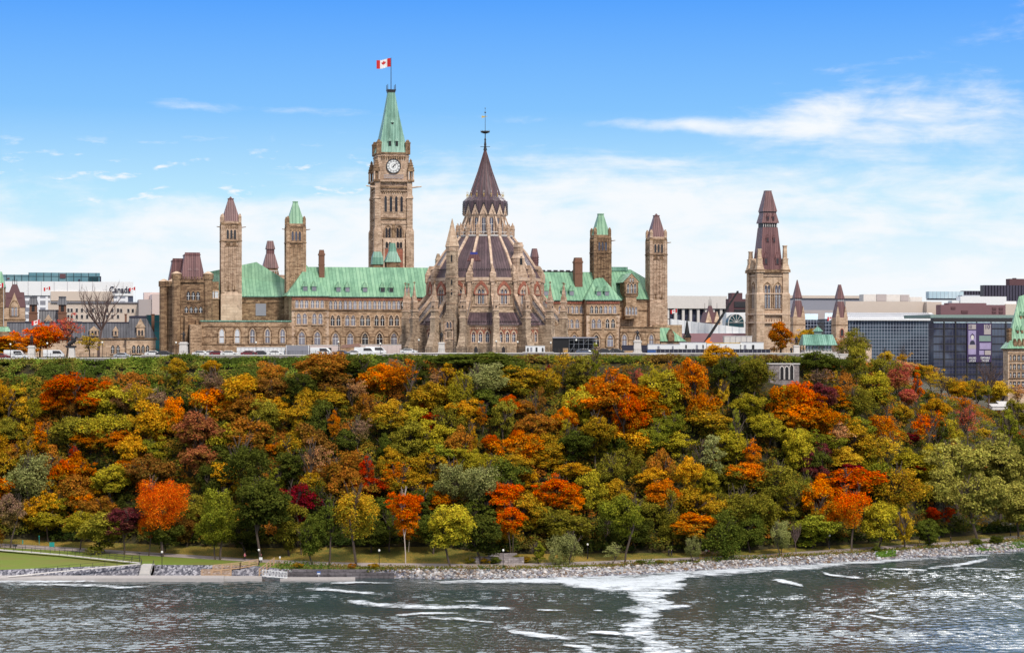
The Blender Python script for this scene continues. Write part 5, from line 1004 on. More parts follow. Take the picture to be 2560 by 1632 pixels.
m_ = MB(); m_.extr([(w0_+2.2, zw(681)), (w0_+2.2, zw(672)), (w0_+2.2, zw(671))], 0, .1) if False else None
T3 = lambda a, b, c: (w0_+.4+b, wcy-a, c); m_ = MB(T3); m_.extr([(-2.6, zw(681)), (2.6, zw(681)), (0, zw(645))], -.2, 1.2, 0); m_.build('gable', M['stone_light'], WT)
# ---- slender maroon spires right of the tower
def spire(label, pc, tip, base, neck, body, bot, Y, ptrunc, wpx=20, win_=True):
    s = F.w(F.X(pc, Y), Y)[1]/FPX; t = thing('slender_spire', label, 'spire', (F.X(pc, Y), Y, 25), F, 'slender maroon spires beside the west tower'); c = F.X(pc, Y); zz = lambda py: F.Z(pc, py, Y); cy = Y+2.2
    m_ = MB(); h_ = wpx/2*s; pyr(m_, c, cy, h_, zz(base), .12 if not ptrunc else h_*.3, zz(tip)); pyr(m_, c, cy, h_*1.05, zz(base), h_*1.05, zz(base)-.15); pyr(m_, c, cy, h_*.72, zz(neck), h_*.72, zz(base)-.15, 1)
    for k in range(4): m_.box(c-h_*.74+k*h_*.48, c-h_*.74+k*h_*.48+.12, cy-h_*.78, cy-h_*.7, zz(neck), zz(base)-.1, 2)
    pyr(m_, c, cy, h_*1.55, zz(body), h_*.8, zz(neck)); m_.build('roof', [M['copper_red'], M['greybox'], M['offwhite']], t)
    m_ = MB(); a_ = h_*1.6; pyr(m_, c, cy, a_+.15, 25, a_, zz(body)); m_.box(c-a_-.1, c+a_+.1, cy-a_-.1, cy+a_+.1, zz(body)-2.6, zz(body)-2.3, 1)
    for k in (-1, 1): m_.extr([(c+k*h_*1.05-h_*.55, zz(body)), (c+k*h_*1.05+h_*.55, zz(body)), (c+k*h_*1.05, zz(body-28))], cy-a_-.05, cy-a_+.5, 0)
    m_.build('shaft', [M['stone_light'], M['stone_dark']], t)
    if win_: window(t, c, zz(bot-10), 1.0, zz(body+28)-zz(bot-10), cy-a_-.03, 1, 0, 'pane_dark', fs='red_stone', mull=False)
spire('sharp maroon spire with a needle point just right of the west tower', 1998.6, 699, 744, 751, 793, 847, 95, False, 19.5, False)
spire('blunt-tipped maroon spire standing in front of the white-gridded glass building', 2105, 711, 746, 753.5, 794, 850, 80, True, 19.5)
# ---- low west buildings
t = bthing('gabled_roof_tower', 'small maroon gabled tower with iron crests left of the crane boom', 'tower', 1782, 120); m_ = MB()
x0, x1, z0, z1 = bx(m_, 1763, 1800, 808, 835, 120, 6, 1); c = (x0+x1)/2
m_.fr(x0-.2, x1+.2, 119.8, 126, F.Z(1782, 808, 120), x0+.8, x1-.8, 120.5, 125, F.Z(1782, 780, 120), 0); pyr(m_, c, 123, 1.3, F.Z(1782, 792, 120), .5, F.Z(1782, 764, 120), 0)
for k in (-1, 1): m_.extr([(c+k*1.5-1.1, F.Z(1782, 806, 120)), (c+k*1.5+1.1, F.Z(1782, 806, 120)), (c+k*1.5, F.Z(1782, 778, 120))], 119.5, 120.2, 1); m_.cyl(c+k*2.2, 122, F.Z(1782, 780, 120), F.Z(1782, 757, 120), .1, .04, 4, 2)
for k in (-.4, 0, .4): m_.cyl(c+k, 123, F.Z(1782, 765, 120), F.Z(1782, 748-(k == 0)*8, 120), .1, .04, 4, 2)
m_.build('roof', [M['maroon'], M['stone_light'], M['iron']], t)
t = bthing('slate_roofed_block', 'long low block with grey-purple slate roof behind the site huts', 'building', 1760, 70); m_ = MB(); bx(m_, 1705, 1990, 858, None, 70, 14, 1); x0, x1 = F.X(1705, 70), F.X(1990, 70); m_.fr(x0-.4, x1+.4, 69.6, 84.4, F.Z(1800, 856, 70), x0+2, x1-2, 74, 80, F.Z(1800, 833, 70), 0)
m_.build('roof', [M['maroon_lt'], M['stone_light']], t)
for p in (1925, 1940, 1955, 1970, 1985): window(t, F.X(p, 70), F.Z(p, 872, 70), .8, 1.3, 70, 1, 0, 'pane_dark', mull=False, sill=False)
t = bthing('dark_turret', 'small dark needle turret standing in front of the white sloping roof', 'turret', 1720, 50); c = F.X(1720, 50); zz = lambda py: F.Z(1720, py, 50); m_ = MB()
m_.cyl(c, 51, zz(838), zz(795), .95, .06, 6, 0); m_.box(c-.95, c+.95, 50, 52, 40, zz(838), 1); m_.extr([(c-1.1, zz(843)), (c+1.1, zz(843)), (c, zz(826))], 49.8, 50.2, 0); m_.build('spire', [M['black'], M['stone_dark']], t)
# white sloping roof hall
t = bthing('white_roof_hall', 'low hall with a broad white sloping roof behind the crane', 'building', 1780, 105); m_ = MB(); Y = 105; x0, x1 = F.X(1676, Y), F.X(1890, Y); za, zb_ = F.Z(1680, 797, Y), F.Z(1886, 823, Y)
m_.add([(x0, Y, za), (x1, Y, zb_), (x1, Y, zb_-1.2), (x0, Y, za-5.2), (x0, Y+30, za+1), (x1, Y+30, zb_+1)], [(3, 2, 1, 0), (0, 1, 5, 4)], 0); m_.box(x0, x1, Y+.5, Y+29, 30, zb_-1.25, 1); m_.box(x0-.3, x1+.3, Y-.2, Y+.3, zb_-1.8, zb_-1.2, 0); m_.box(x0, x1, Y+1, Y+28, zb_-4.5, zb_-2.2, 2); m_.build('roof', [M['white_roof'], M['greybeige'], M['glass_plain']], t)
# ---- big museum-like blocks
def block(label, name, cat, parts, mats, Y, pc): 
    t = bthing(name, label, cat, pc, Y)
    for nm, items, ms_ in parts:
        m_ = MB()
        for it in items: bx(m_, *it)
        m_.build(nm, [M[k] for k in ms_], t)
    return t
Y = 330
t = block('wide pale stone building with tall columned windows behind the white sloping roof', 'columned_building', 'building', [
    ('wall', [(1667, 1818, 739.5, 771, Y-3, 60, 0, 1700), (1667, 1822, 770.6, None, Y+1, 58, 0, 1700)], ['offwhite']), ('glazing', [(1672, 1818, 773, 812, Y-.2, 1, 0, 1700)], ['glass_plain']),
    ('column', [(p, p+6.2, 771.4, 830, Y-2.2, 1.9, 0, 1700) for p in (1667, 1686, 1705.5, 1724, 1743, 1762, 1781, 1800, 1814)], ['offwhite'])], None, Y, 1740)
block('dark maroon office block seen between the crane tip and the west tower', 'maroon_building', 'building', [('wall', [(1823, 1875, 747, None, 300, 30, 0, 1840), (1829, 1856, 732, 748, 300.5, 20, 0, 1840)], ['maroon']), ('glazing', [(1836, 1874, 754, 768, 299.6, .5, 0, 1840), (1836, 1874, 773, 779, 299.6, .5, 0, 1840)], ['pane_dark'])], None, 300, 1845)
t = bthing('vaulted_building', 'white building with a round glass vault behind the crane boom', 'building', 1838, 160); m_ = MB(); Y = 160; bx(m_, 1816, 1866, 781, None, Y+2, 20, 0); c = F.X(1838.5, Y); rr = 21*.148
pts = [(c+rr*math.cos(math.pi*i/12), F.Z(1838, 806, Y)+rr*math.sin(math.pi*i/12)) for i in range(13)]+[(c-rr, F.Z(1838, 818, Y)), (c+rr, F.Z(1838, 818, Y))]
m_.extr(pts, Y-1, Y+2.1, 1)
for i in range(0, 13, 2): m_.tube((c, Y-1.05, F.Z(1838, 806, Y)), (pts[i][0], Y-1.05, pts[i][1]), .1, .1, 4, 2)
m_.ring(pts, [(c+(a-c)*.93, b-.12) for a, b in pts], Y-1.12, Y-.95, 2); m_.build('wall', [M['white'], M['darkteal'], M['offwhite']], t)
block('long grey-blue hall wall with brown roof edge behind the needle spire', 'long_hall', 'building', [('wall', [(1972, 2165, 745.5, None, 420, 50, 0, 2000)], ['greybox']), ('roof_edge', [(1971, 2160, 738.5, 745.3, 419, 50, 0, 2000)], ['beige']), ('lower_wall', [(1970, 2082, 775, None, 400, 18, 0, 2000)], ['greybeige'])], None, 420, 2050)
t = bthing('skylight_building', 'glass building with two sloping pale skylights left of the blunt spire', 'building', 2050, 230); m_ = MB(); Y = 230
for (p0, p1, pt, pm, ym_, yb_) in ((2011, 2056, 784, 2053, 799, 820), (2062, 2100, 782, 2098, 797, 835)):
    x0, x1 = F.X(p0, Y), F.X(p1, Y); za, zb_ = F.Z(p0, pt, Y), F.Z(p0, ym_, Y); m_.add([(x0, Y, zb_), (x1-2, Y, zb_), (x1, Y+5, za), (x0+2, Y+5, za)], [(0, 1, 2, 3)], 0); m_.box(x0, x1-1.9, Y+.05, Y+8, 10, zb_-.05, 1)
m_.build('wall', [M['pale_glass'], M['glass_grid']], t)
# white-gridded glass bank building
t = bthing('gridded_glass_building', 'dark mirrored office building with a white square grid and louvred roof edge', 'office building', 2230, 260); Y = 255
m_ = MB(); x0, x1, z0, z1 = bx(m_, 2114, 2338, 797, None, Y, 45, 0, 2200); m_.build('curtain_wall', M['glass_grid'], t)
m_ = MB(); zt0_, zt1_ = F.Z(2200, 797, Y), F.Z(2200, 781, Y); m_.add([(x0-.3, Y-1, zt0_), (x1+2, Y-1, zt0_), (x1+1, Y+6, zt1_), (x0-.3, Y+6, zt1_)], [(0, 1, 2, 3)], 0); m_.box(x0-.3, x1+2, Y-1.2, Y-.9, zt0_-.7, zt0_+.1, 0)
x = x0
while x < x1: m_.add([(x, Y-1.05, zt0_+.5), (x+.35, Y-1.05, zt0_+.5), (x-.95, Y+5.7, zt1_+.05), (x-1.3, Y+5.7, zt1_+.05)], [(0, 1, 2, 3)], 1); x += .98
m_.build('louvred_edge', [M['white'], M['greybox']], t)
m_ = MB(); bx(m_, 2114, 2328, 753.5, 784, Y+12, 28, 0, 2200); bx(m_, 2317, 2354, 754, 790, Y+9, 20, 0, 2200); bx(m_, 2159, 2274, 736, 754, Y+18, 15, 1, 2200); bx(m_, 2192, 2216, 735.5, 753, Y+17.6, 1, 2, 2200); bx(m_, 2252, 2272, 737, 753, Y+17.6, 1, 2, 2200); bx(m_, 2275, 2305, 742, 754, Y+18, 8, 1, 2200); m_.build('penthouse', [M['beige'], M['offwhite'], M['greybeige']], t)
# bannered glass building
t = bthing('bannered_glass_building', 'blue-black glass office building carrying a tall purple banner at right', 'office building', 2440, 200); Y = 205
m_ = MB(); x0, x1, z0, z1 = bx(m_, 2334, 2560, 807, None, Y, 40, 0, 2440); m_.build('curtain_wall', M['glass_plain'], t)
pxm = .151
m_ = MB(); za, zb_ = F.Z(2440, 807, Y), F.Z(2440, 793, Y)
for (p0, p1) in ((2334, 2358), (2362, 2386), (2391, 2416), (2418, 2440), (2443, 2476), (2479, 2513), (2516, 2550)):
    a, b = F.X(p0, Y), F.X(p1, Y); m_.add([(a, Y-.3, za), (b, Y-.3, za), (b, Y+3.5, zb_), (a, Y+3.5, zb_)], [(0, 1, 2, 3)], 0)
m_.build('skylight', M['pale_glass'], t)
m_ = MB(); a, b = F.X(2334, Y), F.X(2552, Y); m_.box(a, b, Y+3, Y+30, zb_-.2, zb_+1.0, 0); m_.box(a, b, Y+.2, Y+3, za-.3, zb_-.3, 1)
for p in (2360, 2388.5, 2417, 2441.5, 2477.5, 2514.5): q = F.X(p, Y); m_.box(q-.28, q+.28, Y-.35, Y+.1, 8, za, 1)
for py in (822, 841, 860, 879, 898, 917, 936, 955): m_.box(a, b, Y-.2, Y+.1, F.Z(2440, py, Y), F.Z(2440, py, Y)+.32, 1)
m_.build('frame', [M['greycopper'], M['iron']], t)
m_ = MB(); b0_, b1_ = F.X(2416, Y), F.X(2477, Y); m_.box(b0_, b1_, Y-.7, Y-.45, F.Z(2440, 905, Y), F.Z(2440, 808, Y), 0); bn = m_.build('banner', M['banner'], t)
def zb2(py): return F.Z(2440, py, Y)
def xb(p): return F.X(p, Y)
m_ = MB()
for (p0, p1, y0_, y1_, k) in ((2419, 2438, 826, 886, 0), (2419, 2438, 811, 823, 1), (2458, 2475, 811, 836, 1), (2446, 2475, 839, 853, 2), (2447, 2475, 857, 873, 0), (2460, 2475, 876, 887, 1), (2446, 2458, 876, 887, 0), (2419, 2438, 862, 872, 1)): m_.box(xb(p0), xb(p1), Y-.76-.01*k, Y-.71, zb2(y1_), zb2(y0_), k)
m_.build('note_panel', [M['lilac'], M['greybeige'], M['greycopper']], bn)
m_ = MB(); c = xb(2429)                           # a plain engraved portrait shape: shoulders, neck, oval head, hair
m_.extr([(c+.72*math.cos(a_)*(.9), zb2(843)+1.0*math.sin(a_)) for a_ in [math.pi*2*i/14 for i in range(14)]], Y-.80, Y-.77, 0); m_.extr([(c-1.2, zb2(861)), (c+1.2, zb2(861)), (c+.85, zb2(853)), (c+.3, zb2(851)), (c-.3, zb2(851)), (c-.85, zb2(853))], Y-.81, Y-.77, 1)
m_.extr([(c-.8, zb2(846)), (c-.85, zb2(838)), (c, zb2(833)), (c+.85, zb2(838)), (c+.8, zb2(846)), (c+.5, zb2(839)), (c, zb2(837)), (c-.5, zb2(839))], Y-.83, Y-.81, 2); m_.build('portrait', [M['offwhite'], M['navy'], M['banner']], bn)
def text(body, size, loc, mat, parent, frame=F, align='CENTER', font_ext=.04, sx=1.0):
    cu = bpy.data.curves.new('lettering', 'FONT'); cu.body = body; cu.size = size; cu.align_x = align; cu.extrude = font_ext; cu.space_character = 1.0; cu.offset = .012*size
    tmp = bpy.data.objects.new('lettering', cu); COL.objects.link(tmp); dg = bpy.context.evaluated_depsgraph_get(); me = bpy.data.meshes.new_from_object(tmp.evaluated_get(dg)); bpy.data.objects.remove(tmp)
    me.materials.clear(); me.materials.append(mat); o = bpy.data.objects.new('lettering', me); COL.objects.link(o); o.parent = parent
    off_ = OFF.get(parent.name, (0, 0, 0)); o.location = (loc[0]-off_[0], loc[1]-off_[1], loc[2]-off_[2]); o.rotation_euler = (R(90), 0, 0); o.scale = (sx, 1, 1); OFF[o.name] = off_
    return o
text('AVAILABLE', 1.15, (xb(2429), Y-.78, zb2(897)), M['white'], bn, sx=.56, font_ext=.02); text('LATE 2018', 1.1, (xb(2429), Y-.78, zb2(904)), M['white'], bn, sx=.56, font_ext=.02)
text('DISPONIBLE', 1.25, (xb(2461), Y-.78, zb2(897)), M['white'], bn, sx=.60, font_ext=.02); text('FIN 2018', 1.2, (xb(2461), Y-.78, zb2(904)), M['white'], bn, sx=.66, font_ext=.02)
text('10', 2.0, (xb(2423), Y-.80, zb2(821)), M['banner'], bn, sx=.8, font_ext=.02); text('10', 2.6, (xb(2466), Y-.80, zb2(822)), M['banner'], bn, sx=.9, font_ext=.02)
# buildings above it
block('maroon plant block on top of the bannered building, with louvre panels', 'maroon_plant_block', 'building', [('wall', [(2352, 2514, 762, 797, Y+46, 20, 0, 2440), (2372, 2466, 757.5, 763, Y+46.5, 18, 0, 2440)], ['maroon_lt']), ('louvre', [(2378, 2389, 767, 773, Y+45.7, .5, 0, 2440), (2404, 2420, 776, 783, Y+45.7, .5, 0, 2440), (2481, 2491, 768, 774, Y+45.7, .5, 0, 2440), (2498, 2508, 768, 774, Y+45.7, .5, 0, 2440), (2481, 2491, 777, 783, Y+45.7, .5, 0, 2440), (2498, 2508, 777, 783, Y+45.7, .5, 0, 2440)], ['maroon'])], None, Y+46, 2440)
block('white flat-roofed building behind the maroon plant block', 'white_building', 'building', [('wall', [(2401, 2516, 741, 800, 420, 40, 0, 2440), (2380, 2402, 752, 800, 421, 30, 0, 2440), (2405, 2450, 738, 741, 425, 20, 1, 2440), (2514, 2600, 760, 800, 419, 30, 2, 2540), (2516, 2541, 753, 760.5, 421, 20, 0, 2540)], ['white', 'steel', 'beige'])], None, 420, 2470)
block('black ribbed office tower at the far right edge of the skyline', 'black_tower', 'office building', [('wall', [(2459.6, 2620, 713, 765, 560, 50, 0, 2500), (2524, 2640, 697, 714, 565, 40, 1, 2540), (2536, 2541, 695, 697.2, 566, 3, 2, 2540)], ['dark_tower', 'maroon', 'black'])], None, 560, 2520)
block('pale ribbed glass building with a black end wall left of the black tower', 'pale_glass_building', 'office building', [('wall', [(2322.6, 2409, 729, 746, 640, 40, 0, 2400), (2324, 2400, 746.3, 750, 641, 40, 1, 2400), (2409.3, 2459, 727, 744, 640.3, 40, 2, 2400)], ['pale_glass', 'greybox', 'dark_tower'])], None, 640, 2390)
# chateau-roofed block at the right edge
t = bthing('green_roofed_block', 'rusticated stone block with steep bright green copper roof at the right edge', 'building', 2540, 120); Y = 120; m_ = MB()
x0 = F.X(2520, Y); x1 = x0+30; zb_ = F.Z(2540, 871, Y); m_.box(x0, x1, Y, Y+4, 5, zb_-.6, 0); m_.box(x0-.5, x1+.5, Y-.5, Y+4.2, zb_-.6, zb_, 1); m_.box(x0-.15, x1, Y-.15, Y+.05, F.Z(2540, 884, Y), F.Z(2540, 882, Y), 1); m_.box(x0-.1, x1, Y-.12, Y+.05, F.Z(2540, 948, Y), F.Z(2540, 946, Y), 1)
for p in (2538, 2549, 2560, 2571): a = F.X(p, Y); m_.extr([(a-.7, zb_-.2), (a+.7, zb_-.2), (a+.7, zb_+1.9), (a, zb_+3.5), (a-.7, zb_+1.9)], Y-.4, Y+2, 1)
m_.build('wall', [M['stone_light'], M['stone_dark']], t)
for py in (901, 923.5, 944, 967):
    for i, p in enumerate((2526.5, 2536, 2547, 2557.5, 2568)): window(t, F.X(p, Y), F.Z(p, py, Y), .5 if i == 0 else .95, 1.95, Y, 1, 0, 'pane_dark', fs='stone_dark', shape=rect, border=.14, deep=.12)
m_ = MB(); a = F.X(2514, Y); m_.add([(a, Y-1, zb_), (x1+1, Y-1, zb_), (x1+1, Y+12, zb_+25), (F.X(2572, Y), Y+8, F.Z(2562, 740, Y)), (F.X(2528, Y), Y+1.2, F.Z(2523, 851, Y)), (a, Y+4.5, zb_), (F.X(2528, Y)+.3, Y+4, F.Z(2523, 851, Y))], [(0, 1, 3, 4), (1, 2, 3), (0, 4, 6, 5), (4, 3, 6)]); rf_ = m_.build('roof', M['copper_green'], t)
for p, py in ((2543, 833), (2554, 833), (2551, 797), (2560, 797)):
    Yd = Y+1.5+(851-py)/110*7; m_ = MB(); q = F.X(p, Yd); zz = F.Z(p, py, Yd); m_.box(q-.4, q+.4, Yd-.6, Yd+2, zz, zz+1.1, 1); m_.add([(q-.7, Yd-.7, zz+1.1), (q+.7, Yd-.7, zz+1.1), (q, Yd-.5, zz+2.8), (q, Yd+2, zz+2.3)], [(0, 1, 2), (0, 2, 3), (1, 3, 2)], 0); m_.build('dormer', [M['copper_green'], M['stone_dark']], rf_)
m_ = MB(); q = F.X(2530, Y); m_.box(q-.7, q+.5, Y+1.2, Y+3, F.Z(2530, 860, Y), F.Z(2530, 820, Y)); m_.box(q-.9, q+.7, Y+1.1, Y+3.1, F.Z(2530, 826, Y), F.Z(2530, 824, Y)); m_.build('chimney', M['stone_dark'], rf_)
# ---- left: city beyond the old lodge
Y = 300
t = block('white billboard-like office building with dark lettering at left', 'white_office_building', 'office building', [('upper_wall', [(10, 333, 704, 739, Y, 40, 0, 200)], ['white']), ('cream_wall', [(127, 281, 728.5, 752, Y-.5, 1, 0, 200), (124, 290, 737, None, Y+1, 35, 0, 200)], ['beige']), ('glazing', [(62, 126, 738.5, None, Y+.5, 30, 0, 200), (284, 320, 740, 760, Y+.4, 10, 0, 200), (320.2, 333, 740, 760, Y+.45, 10, 1, 200)], ['glass_white', 'glass_plain']),
    ('joint', [(p, p+.7, 704.5, 738, Y-.12, .1, 0, 200) for p in (70, 103, 135, 168, 199, 231)], ['greybox'])], None, Y, 200)
text('Canada', 3.6, (F.X(273, Y), Y-.25, F.Z(300, 731.3, Y)), M['navy'], t, align='LEFT', font_ext=.15, sx=.80)
block('long teal glass roof storey stepping up above the white office building', 'teal_glass_building', 'office building', [('curtain_wall', [(5, 71, 687, 712, Y+60, 30, 0, 120), (71.2, 250, 681.5, 712, Y+60.2, 30, 0, 120)], ['glass_teal']), ('opening', [(149.5, 164, 684, 695.5, Y+59.8, .3, 0, 120)], ['maroon']), ('opening', [(223, 246, 692, 708, Y+59.7, .3, 0, 120)], ['darkteal']), ('end_wall', [(249.6, 253, 690, 708, Y+59.9, 20, 0, 120)], ['navy']), ('opening', [(18, 24, 695, 699, Y+59.8, .3, 0, 120)], ['maroon']), ('opening', [(196, 200, 697, 706, Y+59.8, .3, 0, 120)], ['navy'])], None, Y, 120)
t = block('beige stone building with a dark cornice behind the bare tree', 'beige_building', 'building', [('wall', [(120, 378, 757, None, 200, 30, 0, 250)], ['beige']), ('cornice', [(127, 362, 754.5, 757, 199.3, 30, 0, 250)], ['greybox'])], None, 200, 250)
for p in (171, 179, 192, 205, 218, 232, 268, 281, 295, 303, 321, 332):
    for py in ((780, 796) if p < 300 else (781,)): window(t, F.X(p, 200), F.Z(p, py, 200), .8, 1.3, 200, 1, 0, 'pane_dark', fs='offwhite', shape=rect, mull=False, border=.1, sill=False)
block('pinkish grey plain office block between the beige building and the end pavilion', 'pinkish_block', 'building', [('wall', [(380, 410, 735, None, 190, 30, 0, 390), (360, 404, 731, 750, 215, 10, 0, 390)], ['pinkwall']), ('side_wall', [(347, 380, 748.5, None, 191, 20, 0, 370)], ['greybeige'])], None, 190, 385)
block('dark teal glass office block behind the slate roofed lodge', 'teal_office_block', 'office building', [('curtain_wall', [(366, 412, 787, None, 120, 15, 0, 385)], ['darkteal'])], None, 120, 385)
# slate roofed lodge (east block)
LG = bthing('slate_roofed_lodge', 'low sandstone building with dark slate mansard roof left of the main block', 'building', 330, 40); Y = 40
zl_ = lambda py: F.Z(330, py, Y)
m_ = MB(); a, b, c, d = F.X(240, Y+2), F.X(311, Y+2), F.X(316, Y), F.X(389, Y); m_.box(a-25, b+3, Y+2, Y+16, BASE, zl_(846), 0); m_.box(c, d, Y, Y+18, BASE, zl_(846), 0); m_.box(a-25, b+3, Y+1.6, Y+16.2, zl_(848), zl_(845), 1); m_.box(c-.4, d+.4, Y-.4, Y+18.2, zl_(848), zl_(844.5), 1); m_.box(c-.1, d+.1, Y-.1, Y+.02, zl_(873), zl_(872), 1); m_.build('wall', [M['stone_light'], M['stone_dark']], LG)
m_ = MB(); m_.fr(a-25, b+3, Y+1.8, Y+16, zl_(845), a-25, b+3, Y+5, Y+13, zl_(807)); m_.box(a-25, b+3, Y+4.8, Y+13, zl_(807), zl_(804.5), 1); m_.fr(c-.3, d+.3, Y-.3, Y+18, zl_(844.5), F.X(326, Y+3), F.X(366, Y+3), Y+4, Y+14, zl_(794)); m_.box(F.X(325, Y+3), F.X(367, Y+3), Y+3.8, Y+14.2, zl_(794), zl_(789), 1); m_.build('roof', [M['slate'], M['navy']], LG)
for p in (282, 295, 334.5, 346, 357.5, 369): window(LG, F.X(p, Y+(2 if p < 300 else 0)), zl_(883), .95, 2.4, Y+(2 if p < 300 else 0), 1, 0, 'pane_dark', fs='stone_light', border=.25)
for p, w_, pt, pb, Yd in ((289, 15, 815, 841, Y+1.7), (351.5, 24, 796, 842, Y-.4), (235, 26, 815, 840, Y+1.7)):
    q = F.X(p, Yd); h_ = w_/2*.117; m_ = MB(); zz0, zz1 = F.Z(p, pb, Yd), F.Z(p, pt, Yd); m_.box(q-h_*.8, q+h_*.8, Yd-.2, Yd+4, zz0, zz0+(zz1-zz0)*.55); m_.extr([(q-h_, zz0+(zz1-zz0)*.52), (q+h_, zz0+(zz1-zz0)*.52), (q, zz1)], Yd-.4, Yd+5); dm = m_.build('dormer', M['stone_light'], LG); window(dm, q, zz0+.4, .6, 1.6, Yd-.2, 2 if w_ > 20 else 1, .3, 'pane_dark', fs='ashlar', mull=False, sill=False)
for p_, q_ in ((312, 317), (379, 386)): m_ = MB(); m_.box(F.X(p_, 46), F.X(q_, 46), 46, 47.5, zl_(830), zl_(786)); m_.box(F.X(p_, 46)-.15, F.X(q_, 46)+.15, 45.85, 47.65, zl_(786), zl_(784)); m_.build('chimney', M['brick_dark'], LG)
# second slate roof with two capped chimneys and the gabled tower
LT = bthing('gabled_stone_tower', 'stone tower with maroon gabled roof and iron crest at far left', 'tower', 36, 60); Y = 60; zt2 = lambda py: F.Z(36, py, Y)
m_ = MB(); a, b = F.X(10, Y), F.X(62, Y); c = (a+b)/2; m_.box(a, b, Y, Y+7, BASE, zt2(768), 0); m_.extr([(c-1.6, zt2(768)), (c+1.6, zt2(768)), (c, zt2(732))], Y-.25, Y+1, 0); m_.box(a-.2, b+.2, Y-.2, Y+7, zt2(800), zt2(797), 1); m_.build('shaft', [M['stone_light'], M['stone_dark']], LT)
m_ = MB(); m_.fr(a-.2, b+.2, Y-.2, Y+7.2, zt2(768), a+.3, b-.3, Y+2, Y+5, zt2(730)); m_.fr(c-2.2, c+2.2, Y+1, Y+6, zt2(745), c-.7, c+.7, Y+2.8, Y+4.2, zt2(710)); m_.build('roof', M['maroon'], LT)
m_ = MB()
for k in (-.6, 0, .6): m_.cyl(c+k, Y+3.5, zt2(711), zt2(696-(k == 0)*6), .1, .05, 4)
m_.box(c-.7, c+.7, Y+3.4, Y+3.6, zt2(702), zt2(701)); m_.build('cresting', M['iron'], LT); window(LT, c, zt2(790), .75, 3.8, Y, 2, .15, 'pane_curtain', fs='ashlar', hood=.1, sill=False)
L2 = bthing('slate_roofed_range', 'dark slate roofed range with two capped brick chimneys at left', 'building', 120, 62); Y = 62; z2 = lambda py: F.Z(120, py, Y)
m_ = MB(); a, b = F.X(63, Y), F.X(205, Y); m_.box(a, b, Y, Y+14, BASE, z2(848), 0); m_.build('wall', M['stone_dark'], L2); m_ = MB(); m_.fr(a-.3, b+.3, Y-.3, Y+14, z2(848), a-.3, b, Y+3, Y+11, z2(803)); m_.fr(F.X(92, Y), F.X(160, Y), Y-.6, Y+13, z2(848), F.X(98, Y), F.X(150, Y), Y+3, Y+10, z2(777)); m_.box(F.X(96, Y), F.X(151, Y), Y+2.9, Y+10, z2(777), z2(774)); rf_ = m_.build('roof', M['slate'], L2)
m_ = MB(); q = F.X(121, Y); m_.box(q-1.0, q+1.0, Y-.9, Y+3, z2(850), z2(802)); m_.extr([(q-1.3, z2(802)), (q+1.3, z2(802)), (q, z2(786))], Y-1.1, Y+4); dm = m_.build('dormer', M['stone_light'], rf_); window(dm, q, z2(815), .7, 1.6, Y-.9, 1, 0, 'pane_curtain', fs='ashlar', shape=rect); window(dm, q, z2(843), .8, 2.4, Y-.9, 1, 0, 'pane_curtain', fs='ashlar', shape=rect)
for p in (83, 156):
    q = F.X(p, Y-2); m_ = MB(); h_ = 1.3; m_.box(q-h_*.95, q+h_*.95, Y-2, Y+.4, z2(830), z2(782)); m_.box(q-h_*1.1, q+h_*1.1, Y-2.2, Y+.6, z2(783), z2(781)); m_.box(q-h_*.85, q+h_*.85, Y-1.8, Y+.2, z2(781), z2(762)); m_.extr(arch(.9, 2.0, x=q, z=z2(779)), Y-1.86, Y-1.79, 1); m_.fr(q-h_*1.2, q+h_*1.2, Y-2.3, Y+.7, z2(762), q-h_*.75, q+h_*.75, Y-1.7, Y+.1, z2(745), 2); m_.box(q-h_*.85, q+h_*.85, Y-1.8, Y+.2, z2(745), z2(741), 2); m_.build('chimney', [M['brick_dark'], M['black'], M['slate']], rf_)
t = bthing('green_roofed_building', 'sliver of stone building with green copper roof cut by the left edge', 'building', -5, 45); Y = 45; m_ = MB(); zz = lambda py: F.Z(5, py, Y); bx(m_, -60, 7, 770, None, Y, 10, 0); x0 = F.X(-60, Y); x1 = F.X(9, Y); m_.fr(x0, x1, Y-.3, Y+10, zz(848), x0, x1-.4, Y-.2, Y+10, zz(770), 1) if False else None
m_.fr(x0, F.X(13, Y), Y-.4, Y+10, zz(718), x0, F.X(3, Y), Y+3, Y+7, zz(678), 1); m_.box(x0, F.X(11, Y), Y-.2, Y+10, zz(770), zz(718), 2); m_.fr(x0, F.X(28, Y), Y-6, Y, zz(829), x0, F.X(22, Y), Y-2, Y, zz(817), 1); m_.box(x0, F.X(28, Y), Y-6, Y, BASE, zz(829), 0); m_.build('wall', [M['stone_dark'], M['copper_green'], M['stone_dark']], t)
# city flags
for lab, p, py, Yf, L in (('small flag on a pole before the white office building', 125.5, 717, 250, 2.5), ('small flag flying at the end of the lettered white building', 338, 718, 270, 2.4), ('flag above the orange trees at left', 99.5, 800, 5, 2.2), ('flag at the far left edge beside the green roof', 8.5, 708, 30, 2.2), ('little flag in front of the columned building', 1692.5, 773, 200, 2.6), ('little red and white flag in front of the right skylight', 2085, 790, 150, 2.6)):
    a = F.w(F.X(p, Yf), Yf); flag(lab, (a[0], a[1], F.Z(p, py, Yf)), L, L*.55, -1, 0, pole=12)
